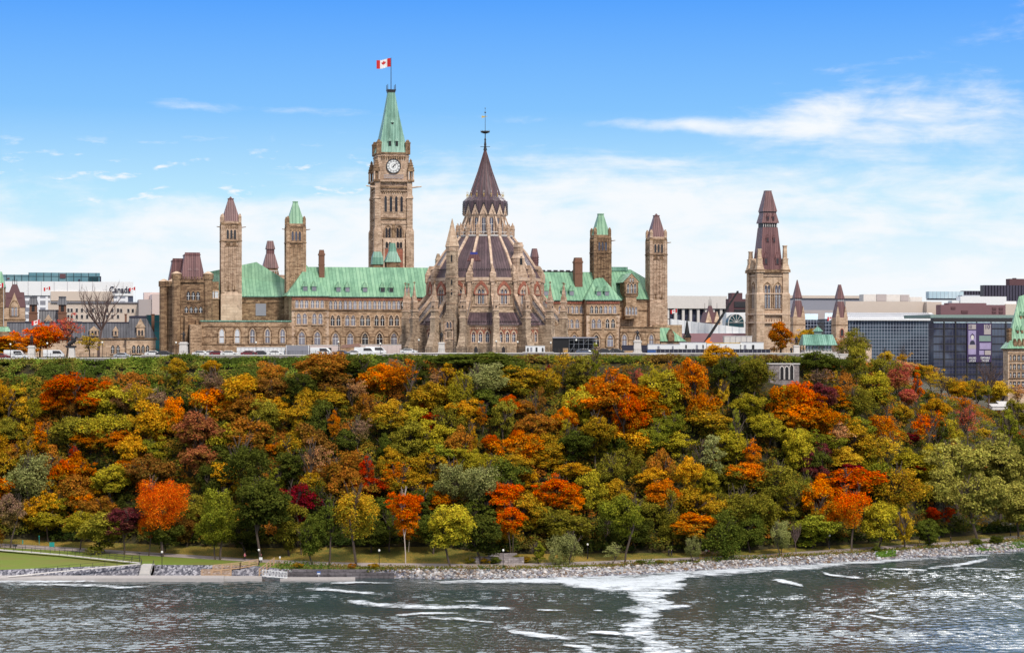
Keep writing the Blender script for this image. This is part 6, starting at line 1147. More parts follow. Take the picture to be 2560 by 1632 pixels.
# ---------------------------------------------------------------- terrace edge: walls, railings, lamps, monuments, vehicles, site huts
def wpt(px, d, z=None): return ((px-CX)/FPX*d, d, ground(px, d) if z is None else z)
def at_row(px, py, z=None, d=530): # standing point: pixel of the foot, at the terrace
    return wpt(px, d)
def wallstrip(name, label, pa, pb, top, bot, mat, thick=.6, cap='offwhite', doff=0.0, arches=(), step=30):
    m_ = MB(); ps = list(np.arange(pa, pb, step))+[pb]
    for a, b in zip(ps, ps[1:]):
        da, db = dt(a)+doff, dt(b)+doff; A_ = ((a-CX)/FPX*da, da); B_ = ((b-CX)/FPX*db, db)
        for (z0, z1, t0, k) in ((bot(a), top(a)-.25, 0, 0), (top(a)-.25, top(a), .12, 1)):
            m_.add([(A_[0], A_[1]-t0, z0), (B_[0], B_[1]-t0, z0), (B_[0], B_[1]+thick+t0, z0), (A_[0], A_[1]+thick+t0, z0), (A_[0], A_[1]-t0, z1), (B_[0], B_[1]-t0, z1), (B_[0], B_[1]+thick+t0, z1), (A_[0], A_[1]+thick+t0, z1)], [(3, 2, 1, 0), (4, 5, 6, 7), (0, 1, 5, 4), (1, 2, 6, 5), (2, 3, 7, 6), (3, 0, 4, 7)], k)
    o = m_.build(name, [M[mat], M[cap]]); tag(o, label, 'wall'); return o
wallstrip('terrace_wall', 'low pale concrete parapet along the clifftop in front of the parliament', 324, 2000, lambda p: zt(p)+.42, lambda p: zt(p)-2.0, 'stone_wall')
wallstrip('terrace_kerb', 'lower white kerb wall on the clifftop at far left', -200, 324, lambda p: zt(p)+.25, lambda p: zt(p)-1.5, 'stone_wall')
wallstrip('retaining_wall', 'grey masonry retaining wall below the terrace left of the library', 1008, 1120, lambda p: zt(p)-.15, lambda p: zt(p)-4.2, 'stone_wall', doff=-1.2)
wallstrip('retaining_wall', 'grey masonry retaining wall with a small arch under the library front', 1306, 1384, lambda p: zt(p)+.6, lambda p: zt(p)-4.5, 'stone_wall', doff=-1.4)
m_ = MB(); d = dt(1353)-1.42; c = (1353-CX)/FPX*d; m_.extr(arch(1.6, 3.0, x=c, z=zt(1353)-4.3), d-.12, d-.02, 1); m_.ring(arch(2.2, 3.5, x=c, z=zt(1353)-4.4), arch(1.6, 3.0, x=c, z=zt(1353)-4.3), d-.25, d, 0); q = m_.build('archway', [M['ashlar'], M['black']]); q.parent = bpy.data.objects['retaining_wall.001']
wallstrip('retaining_wall', 'grey masonry retaining wall with dark arch below the site huts', 1615, 1665, lambda p: zt(p)+.2, lambda p: zt(p)-3.6, 'stone_wall', doff=-1.4)
m_ = MB(); d = dt(1642)-1.42; c = (1642-CX)/FPX*d; m_.extr(arch(1.9, 2.2, x=c, z=zt(1642)-3.2), d-.12, d-.02, 0); q = m_.build('archway', M['black']); q.parent = bpy.data.objects['retaining_wall.002']
# three-arched loggia lower on the slope
d = 508.0; t = thing('stone_loggia', 'grey stone retaining wall with three pointed white-edged arches near the pavilion', 'wall', (68, d, 35))
m_ = MB(); zz = lambda py: CZ-(py-HY)/FPX*d; xx = lambda p: (p-CX)/FPX*d
m_.box(xx(1921)-68, xx(1998)-68, 0, 3, -4, zz(911)-35, 0); m_.box(xx(1919)-68, xx(2000)-68, -.3, 3, zz(911)-35, zz(908)-35, 1); m_.build('wall', [M['stone_wall'], M['concrete']], t)
for p in (1954.6, 1966.8, 1979):
    m_ = MB(); h_ = 3.2 if p < 1975 else 3.6; m_.ring(arch(1.15, h_+.25, x=xx(p)-68, z=zz(946)-35-.2), arch(.85, h_, x=xx(p)-68, z=zz(946)-35-.2), -.2, .05, 0); m_.extr(arch(.85, h_, x=xx(p)-68, z=zz(946)-35-.2), -.05, 0, 1); m_.build('arch', [M['offwhite'], M['black']], t)
# railing: each run is a thing of its own (rails, posts, pickets)
def railing(label, pa, pb, doff=2.0, h=1.35, step=.42, mat='iron', zf=None):
    da, db = dt(pa)+doff, dt(pb)+doff; n = max(2, int(((pb-pa)/FPX*da)/step)); m_ = MB(); pm_ = MB(); o = thing('railing', label, 'railing', wpt(pa, da), group='iron railings along the terrace'); ox, oy, oz = o.location
    prev = None
    for i in range(n+1):
        p = pa+(pb-pa)*i/n; d = dt(p)+doff; x_, y_, z_ = wpt(p, d); x_ -= ox; y_ -= oy; z_ -= oz
        if i % 8 == 0: pm_.box(x_-.05, x_+.05, y_-.05, y_+.05, z_, z_+h+.18)
        else: m_.box(x_-.018, x_+.018, y_-.018, y_+.018, z_+.15, z_+h+.05)
        if prev:
            for zz_ in (.15, h-.12): m_.tube((prev[0], prev[1], prev[2]+zz_), (x_, y_, z_+zz_), .028, .028, 4)
        prev = (x_, y_, z_)
    m_.build('rail', M[mat], o); pm_.build('posts', M[mat], o)
for k, (a, b, lab) in enumerate(((-40, 160, 'iron railing in front of the left statue and parked cars'), (200, 325, 'iron railing before the massive dark monument and the yellow tree'), (326, 590, 'iron railing below the end pavilion and its statue'), (590, 900, 'iron railing before the low hall and white site hoarding'), (1000, 1320, 'iron railing before the round library'), (1355, 1700, 'iron railing before the dark shed and site containers'), (1700, 1925, 'iron railing before the crane and white huts'), (1925, 2130, 'iron railing before the green-roofed pavilion'))): railing(lab, a, b)
# lamp posts: a pole with a white globe
def lamp_post(loc, h, label, group):
    t = thing('lamp_post', label, 'lamp post', loc, group=group); m_ = MB(); m_.cyl(0, 0, 0, .5, .16, .12, 8); m_.cyl(0, 0, .5, h-.35, .07, .055, 8); m_.cyl(0, 0, h-.42, h-.32, .14, .16, 8); m_.build('pole', M['black'], t)
    m_ = MB(); m_.lathe(0, 0, [(.02, h-.34), (.17, h-.28), (.24, h-.12), (.22, h+.05), (.1, h+.17), (.01, h+.2)], 10); m_.build('globe', M['lampglobe'], t, smooth=True); m_ = MB(); m_.cyl(0, 0, h+.17, h+.25, .1, .02, 8); m_.build('cap', M['black'], t); return t
for p, h, lab in ((26, 3.8, 'globe lamp post at the far left by the parked van'), (118, 4.0, 'globe lamp post in front of the red-orange tree'), (256, 4.2, 'globe lamp post between yellow tree and lodge'), (440, 3.6, 'globe lamp post left of the end pavilion statue'), (640, 3.6, 'globe lamp post before the white site hoarding'), (846, 3.7, 'globe lamp post before the brown canopy'), (951, 3.0, 'globe lamp post before the pinkish hoarding'),
    (1047, 3.7, 'globe lamp post left of the library statue'), (1197, 3.2, 'globe lamp post before the library, left of three'), (1240.5, 3.4, 'globe lamp post before the library, under the spire'), (1294, 3.2, 'globe lamp post before the library, left of the white kiosk'), (1377, 3.0, 'globe lamp post between white kiosk and dark shed'), (1440.5, 3.7, 'globe lamp post before the scaffold shed'), (1490, 2.7, 'globe lamp post beside the blue-grey car'), (1602, 3.2, 'globe lamp post right of the standing statue'), (1852, 2.6, 'short globe lamp post before the white huts')):
    lamp_post(wpt(p, 526.5), h, lab, 'globe lamps on the terrace')
# people and bronze figures: one skinned body
def figure(name, label, cat, loc, hgt, mats, pose='stand', rz=0.0, group=None, parent=None, girth=1.0):
    J = {'pel': (0, 0, .52), 'che': (0, 0, .73), 'nec': (0, 0, .84), 'hed': (0, -.01, .915), 'top': (0, 0, .985)}
    arm = {'stand': ((.12, 0, .80), (.155, .0, .64), (.13, -.07, .50)), 'walk': ((.12, 0, .80), (.15, .07, .64), (.14, -.03, .50)), 'reach': ((.12, 0, .80), (.24, -.04, .73), (.30, -.10, .66)), 'sit': ((.12, 0, .80), (.15, -.03, .64), (.10, -.17, .58))}[pose]
    arm2 = ((.12, 0, .80), (.15, -.05, .64), (.13, -.15, .56)) if pose == 'walk' else ((.12, 0, .80), (.16, .02, .64), (.10, -.08, .58))
    if pose == 'sit': legs = (((.06, 0, .50), (.065, -.24, .50), (.065, -.26, .24), (.065, -.32, .23)),)*2
    elif pose == 'walk': legs = (((.055, 0, .50), (.06, -.10, .28), (.06, -.05, .03), (.06, -.11, .015)), ((.055, 0, .50), (.06, .04, .27), (.06, .14, .06), (.06, .09, .02)))
    else: legs = (((.055, 0, .50), (.065, -.015, .27), (.065, 0, .03), (.07, -.07, .015)), ((.055, 0, .50), (.075, -.01, .27), (.08, .02, .03), (.085, -.05, .015)))
    vs = [J['pel'], J['che'], J['nec'], J['hed'], J['top']]; es = [(0, 1), (1, 2), (2, 3), (3, 4)]; rs = [.085, .10, .038, .062, .04]
    for s_, a_ in ((-1, arm), (1, arm2)):
        b = len(vs); vs += [(s_*p[0], p[1], p[2]) for p in a_]; rs += [.046, .034, .024]; es += [(1, b), (b, b+1), (b+1, b+2)]
    for s_, l_ in ((-1, legs[0]), (1, legs[1])):
        b = len(vs); vs += [(s_*p[0], p[1], p[2]) for p in l_]; rs += [.065, .05, .032, .026]; es += [(0, b), (b, b+1), (b+1, b+2), (b+2, b+3)]
    me = bpy.data.meshes.new(name); me.from_pydata([tuple(c*hgt for c in v) for v in vs], es, []); o = bpy.data.objects.new(name, me); COL.objects.link(o)
    md = o.modifiers.new('skin', 'SKIN'); o.modifiers.new('sub', 'SUBSURF').levels = 1; o.modifiers['sub'].render_levels = 1
    for i, v in enumerate(me.skin_vertices[0].data): r_ = rs[i]*hgt*girth; v.radius = (r_, r_*.8); v.use_root = (i == 0)
    dg = bpy.context.evaluated_depsgraph_get(); me2 = bpy.data.meshes.new_from_object(o.evaluated_get(dg)); o.modifiers.clear(); o.data = me2
    me2.materials.clear()
    for m2 in mats: me2.materials.append(M[m2])
    if len(mats) > 1:
        for p_ in me2.polygons: z_ = p_.center.z/hgt; p_.material_index = 0 if z_ > .87 else (1 if z_ > .5 else 2)
    me2.polygons.foreach_set('use_smooth', [True]*len(me2.polygons))
    o.location = loc; o.rotation_euler = (0, 0, rz)
    if parent: o.parent = parent
    else: tag(o, label, cat, group)
    return o
def monument(label, px, h_fig, ped_h, ped_w, pose='stand', girth=1.15, extra=None, d=527):
    x_, y_, z_ = wpt(px, d); t = thing('statue', label, 'statue', (x_, y_, z_-.2), group='bronze statues on stone pedestals'); w_ = ped_w/2; m_ = MB()
    m_.box(-w_*1.45, w_*1.45, -w_*1.45, w_*1.45, 0, ped_h*.12); m_.box(-w_*1.2, w_*1.2, -w_*1.2, w_*1.2, ped_h*.12, ped_h*.22); m_.fr(-w_, w_, -w_, w_, ped_h*.22, -w_*.86, w_*.86, -w_*.86, w_*.86, ped_h*.86); m_.box(-w_*1.05, w_*1.05, -w_*1.05, w_*1.05, ped_h*.86, ped_h*.93); m_.box(-w_*.8, w_*.8, -w_*.8, w_*.8, ped_h*.93, ped_h); m_.build('pedestal', M['marble'], t)
    figure('bronze_figure', None, None, (0, 0, ped_h-.01), h_fig, ['bronze'], pose, parent=t, girth=girth)
    if extra: extra(t, ped_h)
    return t
monument('bronze standing statue on pale pedestal at far left before orange trees', 79, 2.8, 3.6, 1.7)
def mount(t, ph):
    m_ = MB(); m_.tube((-.9, 0, ph+.3), (.9, .1, ph+1.5), .55, .42, 8); m_.tube((.6, 0, ph+1.4), (1.1, 0, ph+2.3), .35, .22, 8); m_.tube((1.0, 0, ph+2.3), (1.5, 0, ph+2.0), .2, .12, 6); m_.tube((-.9, 0, ph+.6), (-1.0, .2, ph-.0), .28, .14, 6); m_.tube((.5, 0, ph+1.2), (.9, -.3, ph+.4), .2, .1, 6); m_.box(-1.5, 1.0, -.8, .8, ph-.5, ph); m_.build('bronze_horse', M['bronze'], t)
monument('massive dark bronze monument on white pedestal beside the yellow tree', 180, 2.6, 3.5, 1.5, 'reach', 1.2, mount)
monument('bronze statue on wide stepped pedestal before the end pavilion', 459, 2.7, 3.9, 2.1, 'reach')
monument('bronze statue on pale pedestal just left of the library turret', 1104, 2.7, 3.3, 1.7)
monument('bronze statue in a long coat standing above the site containers', 1593.5, 2.6, 3.9, 2.0, 'reach')
monument('broad dark bronze statue on white plinth left of the green-roofed pavilion', 1991, 2.3, 2.6, 1.6, 'stand', 1.6, lambda t, ph: figure('attendant_figure', None, None, (-1.4, -.6, .2), 1.9, ['bronze'], 'stand', parent=t, girth=1.4))
# vehicles
def vehicle(name, label, px, kind, paint, d=531, rz=0.0, group='vehicles parked on the terrace', cat='car'):
    x_, y_, z_ = wpt(px, d); t = thing(name, label, cat, (x_, y_, z_), group=group, rz=rz)
    if kind == 'car': L, W_, prof = 4.5, 1.8, [(-2.25, .35), (2.25, .35), (2.25, .75), (2.1, .9), (1.25, 1.0), (.65, 1.42), (-.9, 1.45), (-1.7, 1.0), (-2.2, .95)]; gl = [(1.12, 1.0), (.6, 1.36), (-.85, 1.39), (-1.55, 1.0)]
    else: L, W_, prof = 5.4, 2.0, [(-2.7, .4), (2.7, .4), (2.7, 1.0), (2.35, 1.25), (1.7, 2.0), (1.4, 2.15), (-2.6, 2.2), (-2.7, 2.0)]; gl = [(2.2, 1.25), (1.62, 1.95), (-.2, 1.98), (-.2, 1.25)]
    m_ = MB(); m_.extr(prof, -W_/2, W_/2); b = m_.build('body', M[paint], t); bv = b.modifiers.new('bev', 'BEVEL'); bv.width = .07; bv.segments = 2
    m_ = MB(); m_.extr(gl, -W_/2-.012, -W_/2+.05); m_.extr(gl, W_/2-.05, W_/2+.012); m_.build('window', M['pane_dark'], t)
    for sx in (-1, 1):
        for sy in (-1, 1):
            m_ = MB(); cx_ = sx*L*.31; m_.extr([(cx_+.33*math.cos(a_), .33+.33*math.sin(a_)) for a_ in [2*math.pi*i/14 for i in range(14)]], sy*(W_/2-.1)-.11, sy*(W_/2-.1)+.11, 0); wh = m_.build('wheel', M['rubber'], t)
            m_ = MB(); m_.extr([(cx_+.2*math.cos(a_), .33+.2*math.sin(a_)) for a_ in [2*math.pi*i/10 for i in range(10)]], sy*(W_/2-.1)-.12, sy*(W_/2-.1)+.12, 0); m_.build('rim', M['steel'], wh)
    for sy in (-.7, .7): m_ = MB(); m_.box(L/2-.04, L/2+.02, sy-.2, sy+.2, .68, .85); m_.build('headlight', M['offwhite'], t)
    return t
VH = [('parked_car', 'dark red car at the far left edge by the railing', 4, 'car', 'car_maroon', 526), ('parked_van', 'white van with dark windows parked at far left', 37, 'van', 'car_white', 533), ('parked_car', 'white car in front of the white van at far left', 50, 'car', 'car_white', 526), ('parked_van', 'white van half hidden between the left statue and lamp', 135, 'van', 'car_white', 536),
 ('parked_car', 'silver car parked before the lodge arches', 306, 'car', 'car_silver', 531), ('parked_car', 'white car left of the end pavilion', 384, 'car', 'car_white', 533), ('parked_car', 'black car parked at the foot of the end pavilion', 412, 'car', 'car_dark', 530), ('parked_car', 'white car right of the end pavilion statue', 503, 'car', 'car_white', 531), ('parked_car', 'white car behind, partly hidden by the maroon car', 527, 'car', 'car_white', 535), ('parked_car', 'maroon car parked before the low hall', 546, 'car', 'car_maroon', 531),
 ('parked_car', 'white car right of the maroon car', 573, 'car', 'car_white', 530), ('parked_car', 'red car before the left end of the white hoarding', 624, 'car', 'car_maroon', 530), ('parked_car', 'dark car before the white hoarding', 653, 'car', 'car_dark', 530), ('parked_car', 'white car near the grey container', 688, 'car', 'car_white', 530), ('parked_van', 'white van under the dark garage opening', 803, 'van', 'car_white', 531), ('parked_car', 'dark blue car left of the brown canopy post', 856, 'car', 'car_blue', 530), ('parked_car', 'white car beneath the brown canopy', 887, 'car', 'car_white', 530), ('parked_van', 'white van before the left end of the pinkish hoarding', 913, 'van', 'car_white', 530), ('parked_van', 'white van before the middle of the pinkish hoarding', 940, 'van', 'car_white', 531), ('parked_car', 'white car alone left of the library', 1022, 'car', 'car_white', 528),
 ('parked_car', 'blue-grey estate car beside the scaffold shed', 1460, 'car', 'car_blue', 526), ('parked_car', 'dark car right of the blue-grey car', 1512, 'car', 'car_dark', 531), ('parked_car', 'black car before the navy container', 1540, 'car', 'car_dark', 531)]
for v in VH: vehicle(*v[:5], d=v[5], rz=R(random.Random(v[2]).uniform(-12, 12)), cat='van' if 'van' in v[0] else 'car')
# site huts, containers, hoardings
def hut(name, label, cat, p0, p1, pt, d, mat, dp=3.0, roof=None, extras=None, ribs=0, group=None):
    a, b = (p0-CX)/FPX*d, (p1-CX)/FPX*d; z1 = CZ-(pt-HY)/FPX*d; z0 = ground((p0+p1)/2, d)-.1; t = thing(name, label, cat, ((a+b)/2, d, z0), group=group); h = z1-z0; w_ = (b-a)/2
    m_ = MB(); m_.box(-w_, w_, 0, dp, 0, h, 0); m_.box(-w_-.08, w_+.08, -.08, dp+.08, h, h+.12, 1)
    if ribs:
        x = -w_+.1
        while x < w_-.1: m_.box(x, x+.12, -.05, 0, .1, h-.1, 0); x += ribs
    m_.build('body', [M[mat], M[roof or mat]], t)
    for (nm, u0, u1, v0, v1, mt) in (extras or ()): m_ = MB(); m_.box(-w_+u0*2*w_, -w_+u1*2*w_, -.1, -.02, v0*h, v1*h); m_.build(nm, M[mt], t)
    return t
hut('site_hoarding', 'long white site hoarding in front of the low hall', 'hoarding', 592, 713, 868.5, 536, 'white', 1.0, 'offwhite', [('panel_joint', i/12, i/12+.004, 0, 1, 'greybox') for i in range(1, 12)])
hut('shipping_container', 'grey ribbed container with pale ends at the end of the white hoarding', 'container', 715, 772.5, 864, 534, 'greybox', 2.5, 'offwhite', [('end_post', 0, .02, 0, 1, 'white'), ('end_post', .97, 1, 0, 1, 'white')], .3)
hut('site_garage', 'pinkish flat-roofed garage with two dark openings', 'garage', 773, 846, 863.5, 537, 'pinkwall', 5, 'offwhite', [('opening', .07, .36, 0, .78, 'black'), ('opening', .48, .76, 0, .78, 'black')])
hut('site_hoarding', 'pinkish beige hoarding between the brown canopy and the library', 'hoarding', 900, 1003, 862, 538, 'pinkwall', 1.0, 'offwhite', [('panel_joint', i/9, i/9+.004, 0, 1, 'concrete') for i in range(1, 9)])
x_, y_, z_ = wpt(877, 536); t = thing('canopy_shelter', 'brown sloping canopy on timber posts beside the pinkish hoarding', 'canopy', (x_, y_, z_)); m_ = MB(); m_.add([(-2.6, 0, 1.9), (2.5, 0, 2.3), (2.5, 4, 3.1), (-2.6, 4, 2.7), (-2.6, 0, 2.05), (2.5, 0, 2.45), (2.5, 4, 3.25), (-2.6, 4, 2.85)], [(3, 2, 1, 0), (4, 5, 6, 7), (0, 1, 5, 4), (1, 2, 6, 5), (2, 3, 7, 6), (3, 0, 4, 7)]); m_.build('roof', M['brownroof'], t)
for sx in (-2.4, 0, 2.3): m_ = MB(); m_.box(sx-.08, sx+.08, 0, .16, 0, 2.1); m_.build('post', M['wood'], t)
hut('white_kiosk', 'small white kiosk with dark windows at the foot of the library', 'kiosk', 1314, 1362, 865, 526.5, 'white', 2.5, 'offwhite', [('window', .08, .16, .35, .8, 'pane_dark'), ('window', .52, .62, .3, .85, 'pane_dark'), ('window', .85, .93, .35, .8, 'pane_dark'), ('door', .25, .35, .02, .85, 'greybox')])
d = 540; x_, y_, z_ = wpt(1437, d); t = thing('scaffold_shed', 'dark open shed under scaffolding right of the library', 'shed', (x_, y_, z_)); s = d/FPX; m_ = MB(); m_.box(-55*s, 54*s, 0, 6, 4.1, 4.45, 0); m_.box(-55*s, -15*s, .4, 5.8, 0, 4.1, 1); m_.box(-15*s, 50*s, 4, 5.8, 0, 4.1, 1); m_.box(-30*s, -16*s, .2, .4, 0, 1.5, 2); m_.build('body', [M['greybox'], M['black'], M['wood']], t); m_ = MB()
for k in range(6):
    m_.cyl(-14*s+k*12*s, .3, 0, 4.1, .04, n=4)
    for zz in (1.3, 2.6, 3.6): m_.tube((-14*s+k*11*s, .3, zz), (-14*s+(k+1)*11*s, .3, zz), .03, .03, 4)
m_.tube((-14*s, .25, .2), (0, .25, 2.6), .03, .03, 4); m_.tube((20*s, .25, 2.6), (36*s, .25, 4), .03, .03, 4); m_.build('scaffolding', M['steel'], t)
hut('site_container', 'navy container right of the scaffold shed, below the standing statue', 'container', 1556, 1618, 864, 534, 'navy', 2.5, None, [('orange_panel', .03, .45, 0, .45, 'wood')], .35)
hut('site_container', 'small blue container between navy container and white huts', 'container', 1619, 1646, 875, 532, 'blue', 2.5, None)
hut('site_hut', 'white flat-roofed site hut just right of the navy container', 'hut', 1620, 1700, 861, 540, 'white', 3, 'steel', [('door', .3, .36, .3, .85, 'greybox'), ('door', .75, .8, .3, .85, 'greybox')])
hut('site_hut', 'long white site hut left of the crane cab', 'hut', 1700, 1766, 856, 541, 'white', 3, 'greybox', [('window', .2, .26, .5, .8, 'pane_dark'), ('door', .6, .68, .3, .8, 'greybox'), ('window', .85, .9, .5, .8, 'pane_dark')])
hut('site_hut', 'large white site hut under the yellow beam right of the crane cab', 'hut', 1767, 1850, 858, 541, 'white', 3, 'yellow', [('window', .3, .34, .5, .75, 'pane_dark'), ('door', .55, .6, .2, .8, 'greybox')])
hut('site_hut', 'white site hut with grey doors nearest the orange tree', 'hut', 1851, 1909, 856, 542, 'white', 3, 'greybox', [('door', .15, .25, .2, .8, 'greybox'), ('window', .5, .6, .45, .8, 'pane_dark')])
hut('site_hut', 'cream upper hut behind the yellow beam', 'hut', 1811, 1880, 841, 560, 'offwhite', 4, 'white', [('panel_joint', i/5, i/5+.01, 0, 1, 'greybox') for i in range(1, 5)])
hut('mesh_fence', 'dark screened mesh fence before the white huts', 'fence', 1640, 1925, 874, 529.5, 'navy', .12, 'iron', [('post', i/26, i/26+.003, 0, 1, 'steel') for i in range(27)]+[('notice', .60, .615, .3, .9, 'white')])
# crane
x_, y_, z_ = wpt(1770, 545); t = thing('mobile_crane', 'mobile crane with long black boom raised to the right and orange cab', 'crane', (x_, y_, z_)); s = 545/FPX
m_ = MB(); a = Vector(((1762-1770)*s, 0, CZ-(857-HY)*s-z_)); b = Vector(((1844-1770)*s, 0, CZ-(729-HY)*s-z_)); n_ = Vector((-(b-a).z, 0, (b-a).x)).normalized()
mid = a+(b-a)*.55
m_.tube(a+n_*0, mid, .52, .48, 4); m_.tube(mid, b, .40, .32, 4); m_.cyl(b.x, b.y, b.z-.5, b.z+.2, .3, .3, 6); m_.build('boom', M['black'], t)
m_ = MB(); m_.box(-.9, 1.0, -1.2, 1.2, 2.45, 3.3, 0); m_.add([(-.8, -1, 3.3), (.3, -1, 3.3), (.6, -1, 4.3), (.2, -1, 4.3), (-.8, 1, 3.3), (.3, 1, 3.3), (.6, 1, 4.3), (.2, 1, 4.3)], [(0, 1, 2, 3), (7, 6, 5, 4), (0, 4, 5, 1), (1, 5, 6, 2), (2, 6, 7, 3), (3, 7, 4, 0)], 0); m_.build('cab', M['orange'], t)
m_ = MB(); m_.box(-4, 4, -1.3, 1.3, .6, 2.4); 
for k in (-3, -1.6, 1.6, 3): m_.extr([(k+.6*math.cos(a_), .6+.6*math.sin(a_)) for a_ in [2*math.pi*i/12 for i in range(12)]], -1.35, 1.35)
m_.build('carrier', M['navy'], t)
# pavilion with lantern roof
d = 545; x_, y_, z_ = wpt(2047, d); t = thing('garden_pavilion', 'open pavilion with hipped green copper roof and small lantern on the clifftop', 'pavilion', (x_, y_, z_)); s = d/FPX; zp = lambda py: CZ-(py-HY)*s-z_
m_ = MB(); m_.box(-36*s, 33*s, -.5, 6, 0, zp(875)); m_.build('base', M['marble'], t)
m_ = MB(); m_.fr(-41*s, 44*s, -1.6, 7.4, zp(861.5), -37*s, 37.5*s, 1.9, 4.0, zp(836)); m_.box(-41*s, 44*s, -1.6, 7.4, zp(863), zp(861.5)); m_.build('roof', M['copper_teal'], t)
m_ = MB(); m_.box(-7*s, 10*s, 2.0, 3.8, zp(837), zp(828)); m_.build('lantern', M['greycopper'], t); m_ = MB(); m_.fr(-10.5*s, 13*s, 1.5, 4.4, zp(828), -2*s, 5*s, 2.7, 3.1, zp(818)); m_.cyl(1.5*s, 2.9, zp(818), zp(812), .15, .03, 6); m_.build('lantern_roof', M['copper_teal'], t)
for i in range(8):
    for yy in (-.6, 6): m_ = MB(); xx_ = -31*s+i*8.6*s; m_.box(xx_-.13, xx_+.13, yy-.13, yy+.13, zp(876), zp(862)); m_.build('column', M['greycopper'], t)
m_ = MB(); m_.box(-33*s, 31*s, -.75, -.6, zp(865), zp(863)); m_.box(-33*s, 31*s, -.7, -.6, zp(873), zp(872)); m_.build('beam', M['greycopper'], t)
wallstrip('pavilion_wall', 'pale stone terrace wall in front of the green-roofed pavilion', 2002, 2130, lambda p: zt(p)+.55+(p-2002)*.004, lambda p: zt(p)-1.8, 'marble', cap='offwhite')
# low stone annex right of the pavilion
t = bthing('stone_annex', 'pale stone annex with purplish hipped roof among trees right of the pavilion', 'building', 2150, 60); m_ = MB(); Y = 60; x0, x1 = F.X(2110, Y), F.X(2179, Y); zz = lambda py: F.Z(2150, py, Y); m_.box(x0, x1, Y, Y+9, 20, zz(864), 0); m_.build('wall', M['ashlar'], t); m_ = MB(); m_.fr(x0-.4, x1+.4, Y-.4, Y+9.4, zz(864), x0+3, F.X(2150, Y), Y+3.5, Y+5, zz(842)); m_.build('roof', M['maroon_lt'], t)
window(t, F.X(2114, Y)+1.5, zz(866)-3.5, .8, 2.6, Y, 1, 0, 'pane_dark', shape=rect)
# ---------------------------------------------------------------- riverside: quay, steps, railings, lamps, people
def sp_(px, py, z): d = Dz(py, z); return ((px-CX)/FPX*d, d, z)
def poly(name, label, cat, pts, z0, z1, mat, kind=None):   # pts pixel corners lying at height z1
    m_ = MB(); m_.slab([sp_(a, b, z1)[:2] for a, b in pts], z0, z1); return tag(m_.build(name, M[mat]), label, cat, kind=kind)
poly('quay', 'long pale concrete quay edge along the water at left', 'quay', [(-200, 1444.5), (560, 1444.5), (560, 1437.5), (-200, 1437.5)], -1, .75, 'dock')
poly('quay', 'weathered timber quay edge right of the concrete steps', 'quay', [(560.5, 1445), (655, 1445), (655, 1438.5), (560.5, 1438.5)], -1, .6, 'dock')
poly('floating_dock', 'narrow pale floating dock moored by the stone block wall', 'dock', [(700, 1447.5), (888, 1447.5), (888, 1441.5), (700, 1441.5)], -.1, .42, 'dock')
m_ = MB(); a = sp_(-200, 1444.8, .5); b = sp_(225, 1444.8, .5); m_.box(a[0], b[0], a[1]-.12, a[1]-.02, .25, .5); q = m_.build('fender_strip', M['blue']); q.parent = bpy.data.objects['quay']
for p in (344, 408, 474, 535): m_ = MB(); a = sp_(p, 1444.7, .4); m_.extr([(a[0]+.42*math.cos(t_), .25+.42*math.sin(t_)) for t_ in [2*math.pi*i/12 for i in range(12)]], a[1]-.35, a[1]-.05); q = m_.build('tyre_fender', M['rubber']); q.parent = bpy.data.objects['quay']
# stone block wall
m_ = MB(); a = sp_(716, 1446, 0); b = sp_(985, 1446, 0); m_.box(a[0], b[0], 430.2, 433.4, -.6, 1.05, 0); m_.box(a[0]+1, b[0]-6, 431.0, 434, 1.053, 1.65, 0); tag(m_.build('block_wall', M['quay_block']), 'dark stacked stone block wall at the water between dock and rocks', 'wall')
# old masonry wall by the yellow-green tree
m_ = MB(); a = sp_(1172, 1410, 2.0); b = sp_(1310, 1406, 2.1); m_.box(a[0], b[0], a[1]+1.5, a[1]+4, 1.5, 3.3); m_.box(a[0]+4, b[0]-1.5, a[1]+4.003, a[1]+6, 1.5, 3.8); tag(m_.build('retaining_wall', M['stone_wall']), 'old grey stone retaining wall half hidden behind the riverside trees', 'wall')
# gravel bank between the ramps, ramps and steps
def ribbon(name, label, cat, pts, mat, thick=.12, kind=None):   # pts: (px,py,z,width) centre line
    m_ = MB()
    for (a, b) in zip(pts, pts[1:]):
        A_, B_ = sp_(*a[:3]), sp_(*b[:3]); w0, w1 = a[3]/2, b[3]/2
        m_.add([(A_[0], A_[1]-w0, A_[2]), (B_[0], B_[1]-w1, B_[2]), (B_[0], B_[1]+w1, B_[2]), (A_[0], A_[1]+w0, A_[2])]+[(A_[0], A_[1]-w0, A_[2]-thick), (B_[0], B_[1]-w1, B_[2]-thick), (B_[0], B_[1]+w1, B_[2]-thick), (A_[0], A_[1]+w0, A_[2]-thick)], [(0, 1, 2, 3), (7, 6, 5, 4), (0, 4, 5, 1), (3, 2, 6, 7)])
    return tag(m_.build(name, M[mat]), label, cat, kind=kind)
ribbon('ramp', 'pale concrete ramp descending along the lawn to the steps', 'ramp', [(-60, 1368, 3.2, 1.6), (12, 1374, 3.1, 1.6), (150, 1385, 2.9, 1.3), (350, 1406, 2.55, 1.3)], 'offwhite')
ribbon('ramp', 'pale lower ramp crossing the gravel bank to the quay', 'ramp', [(352, 1408, 2.5, 1.0), (200, 1422, 1.75, 1.0), (20, 1440, .95, 1.2)], 'offwhite')
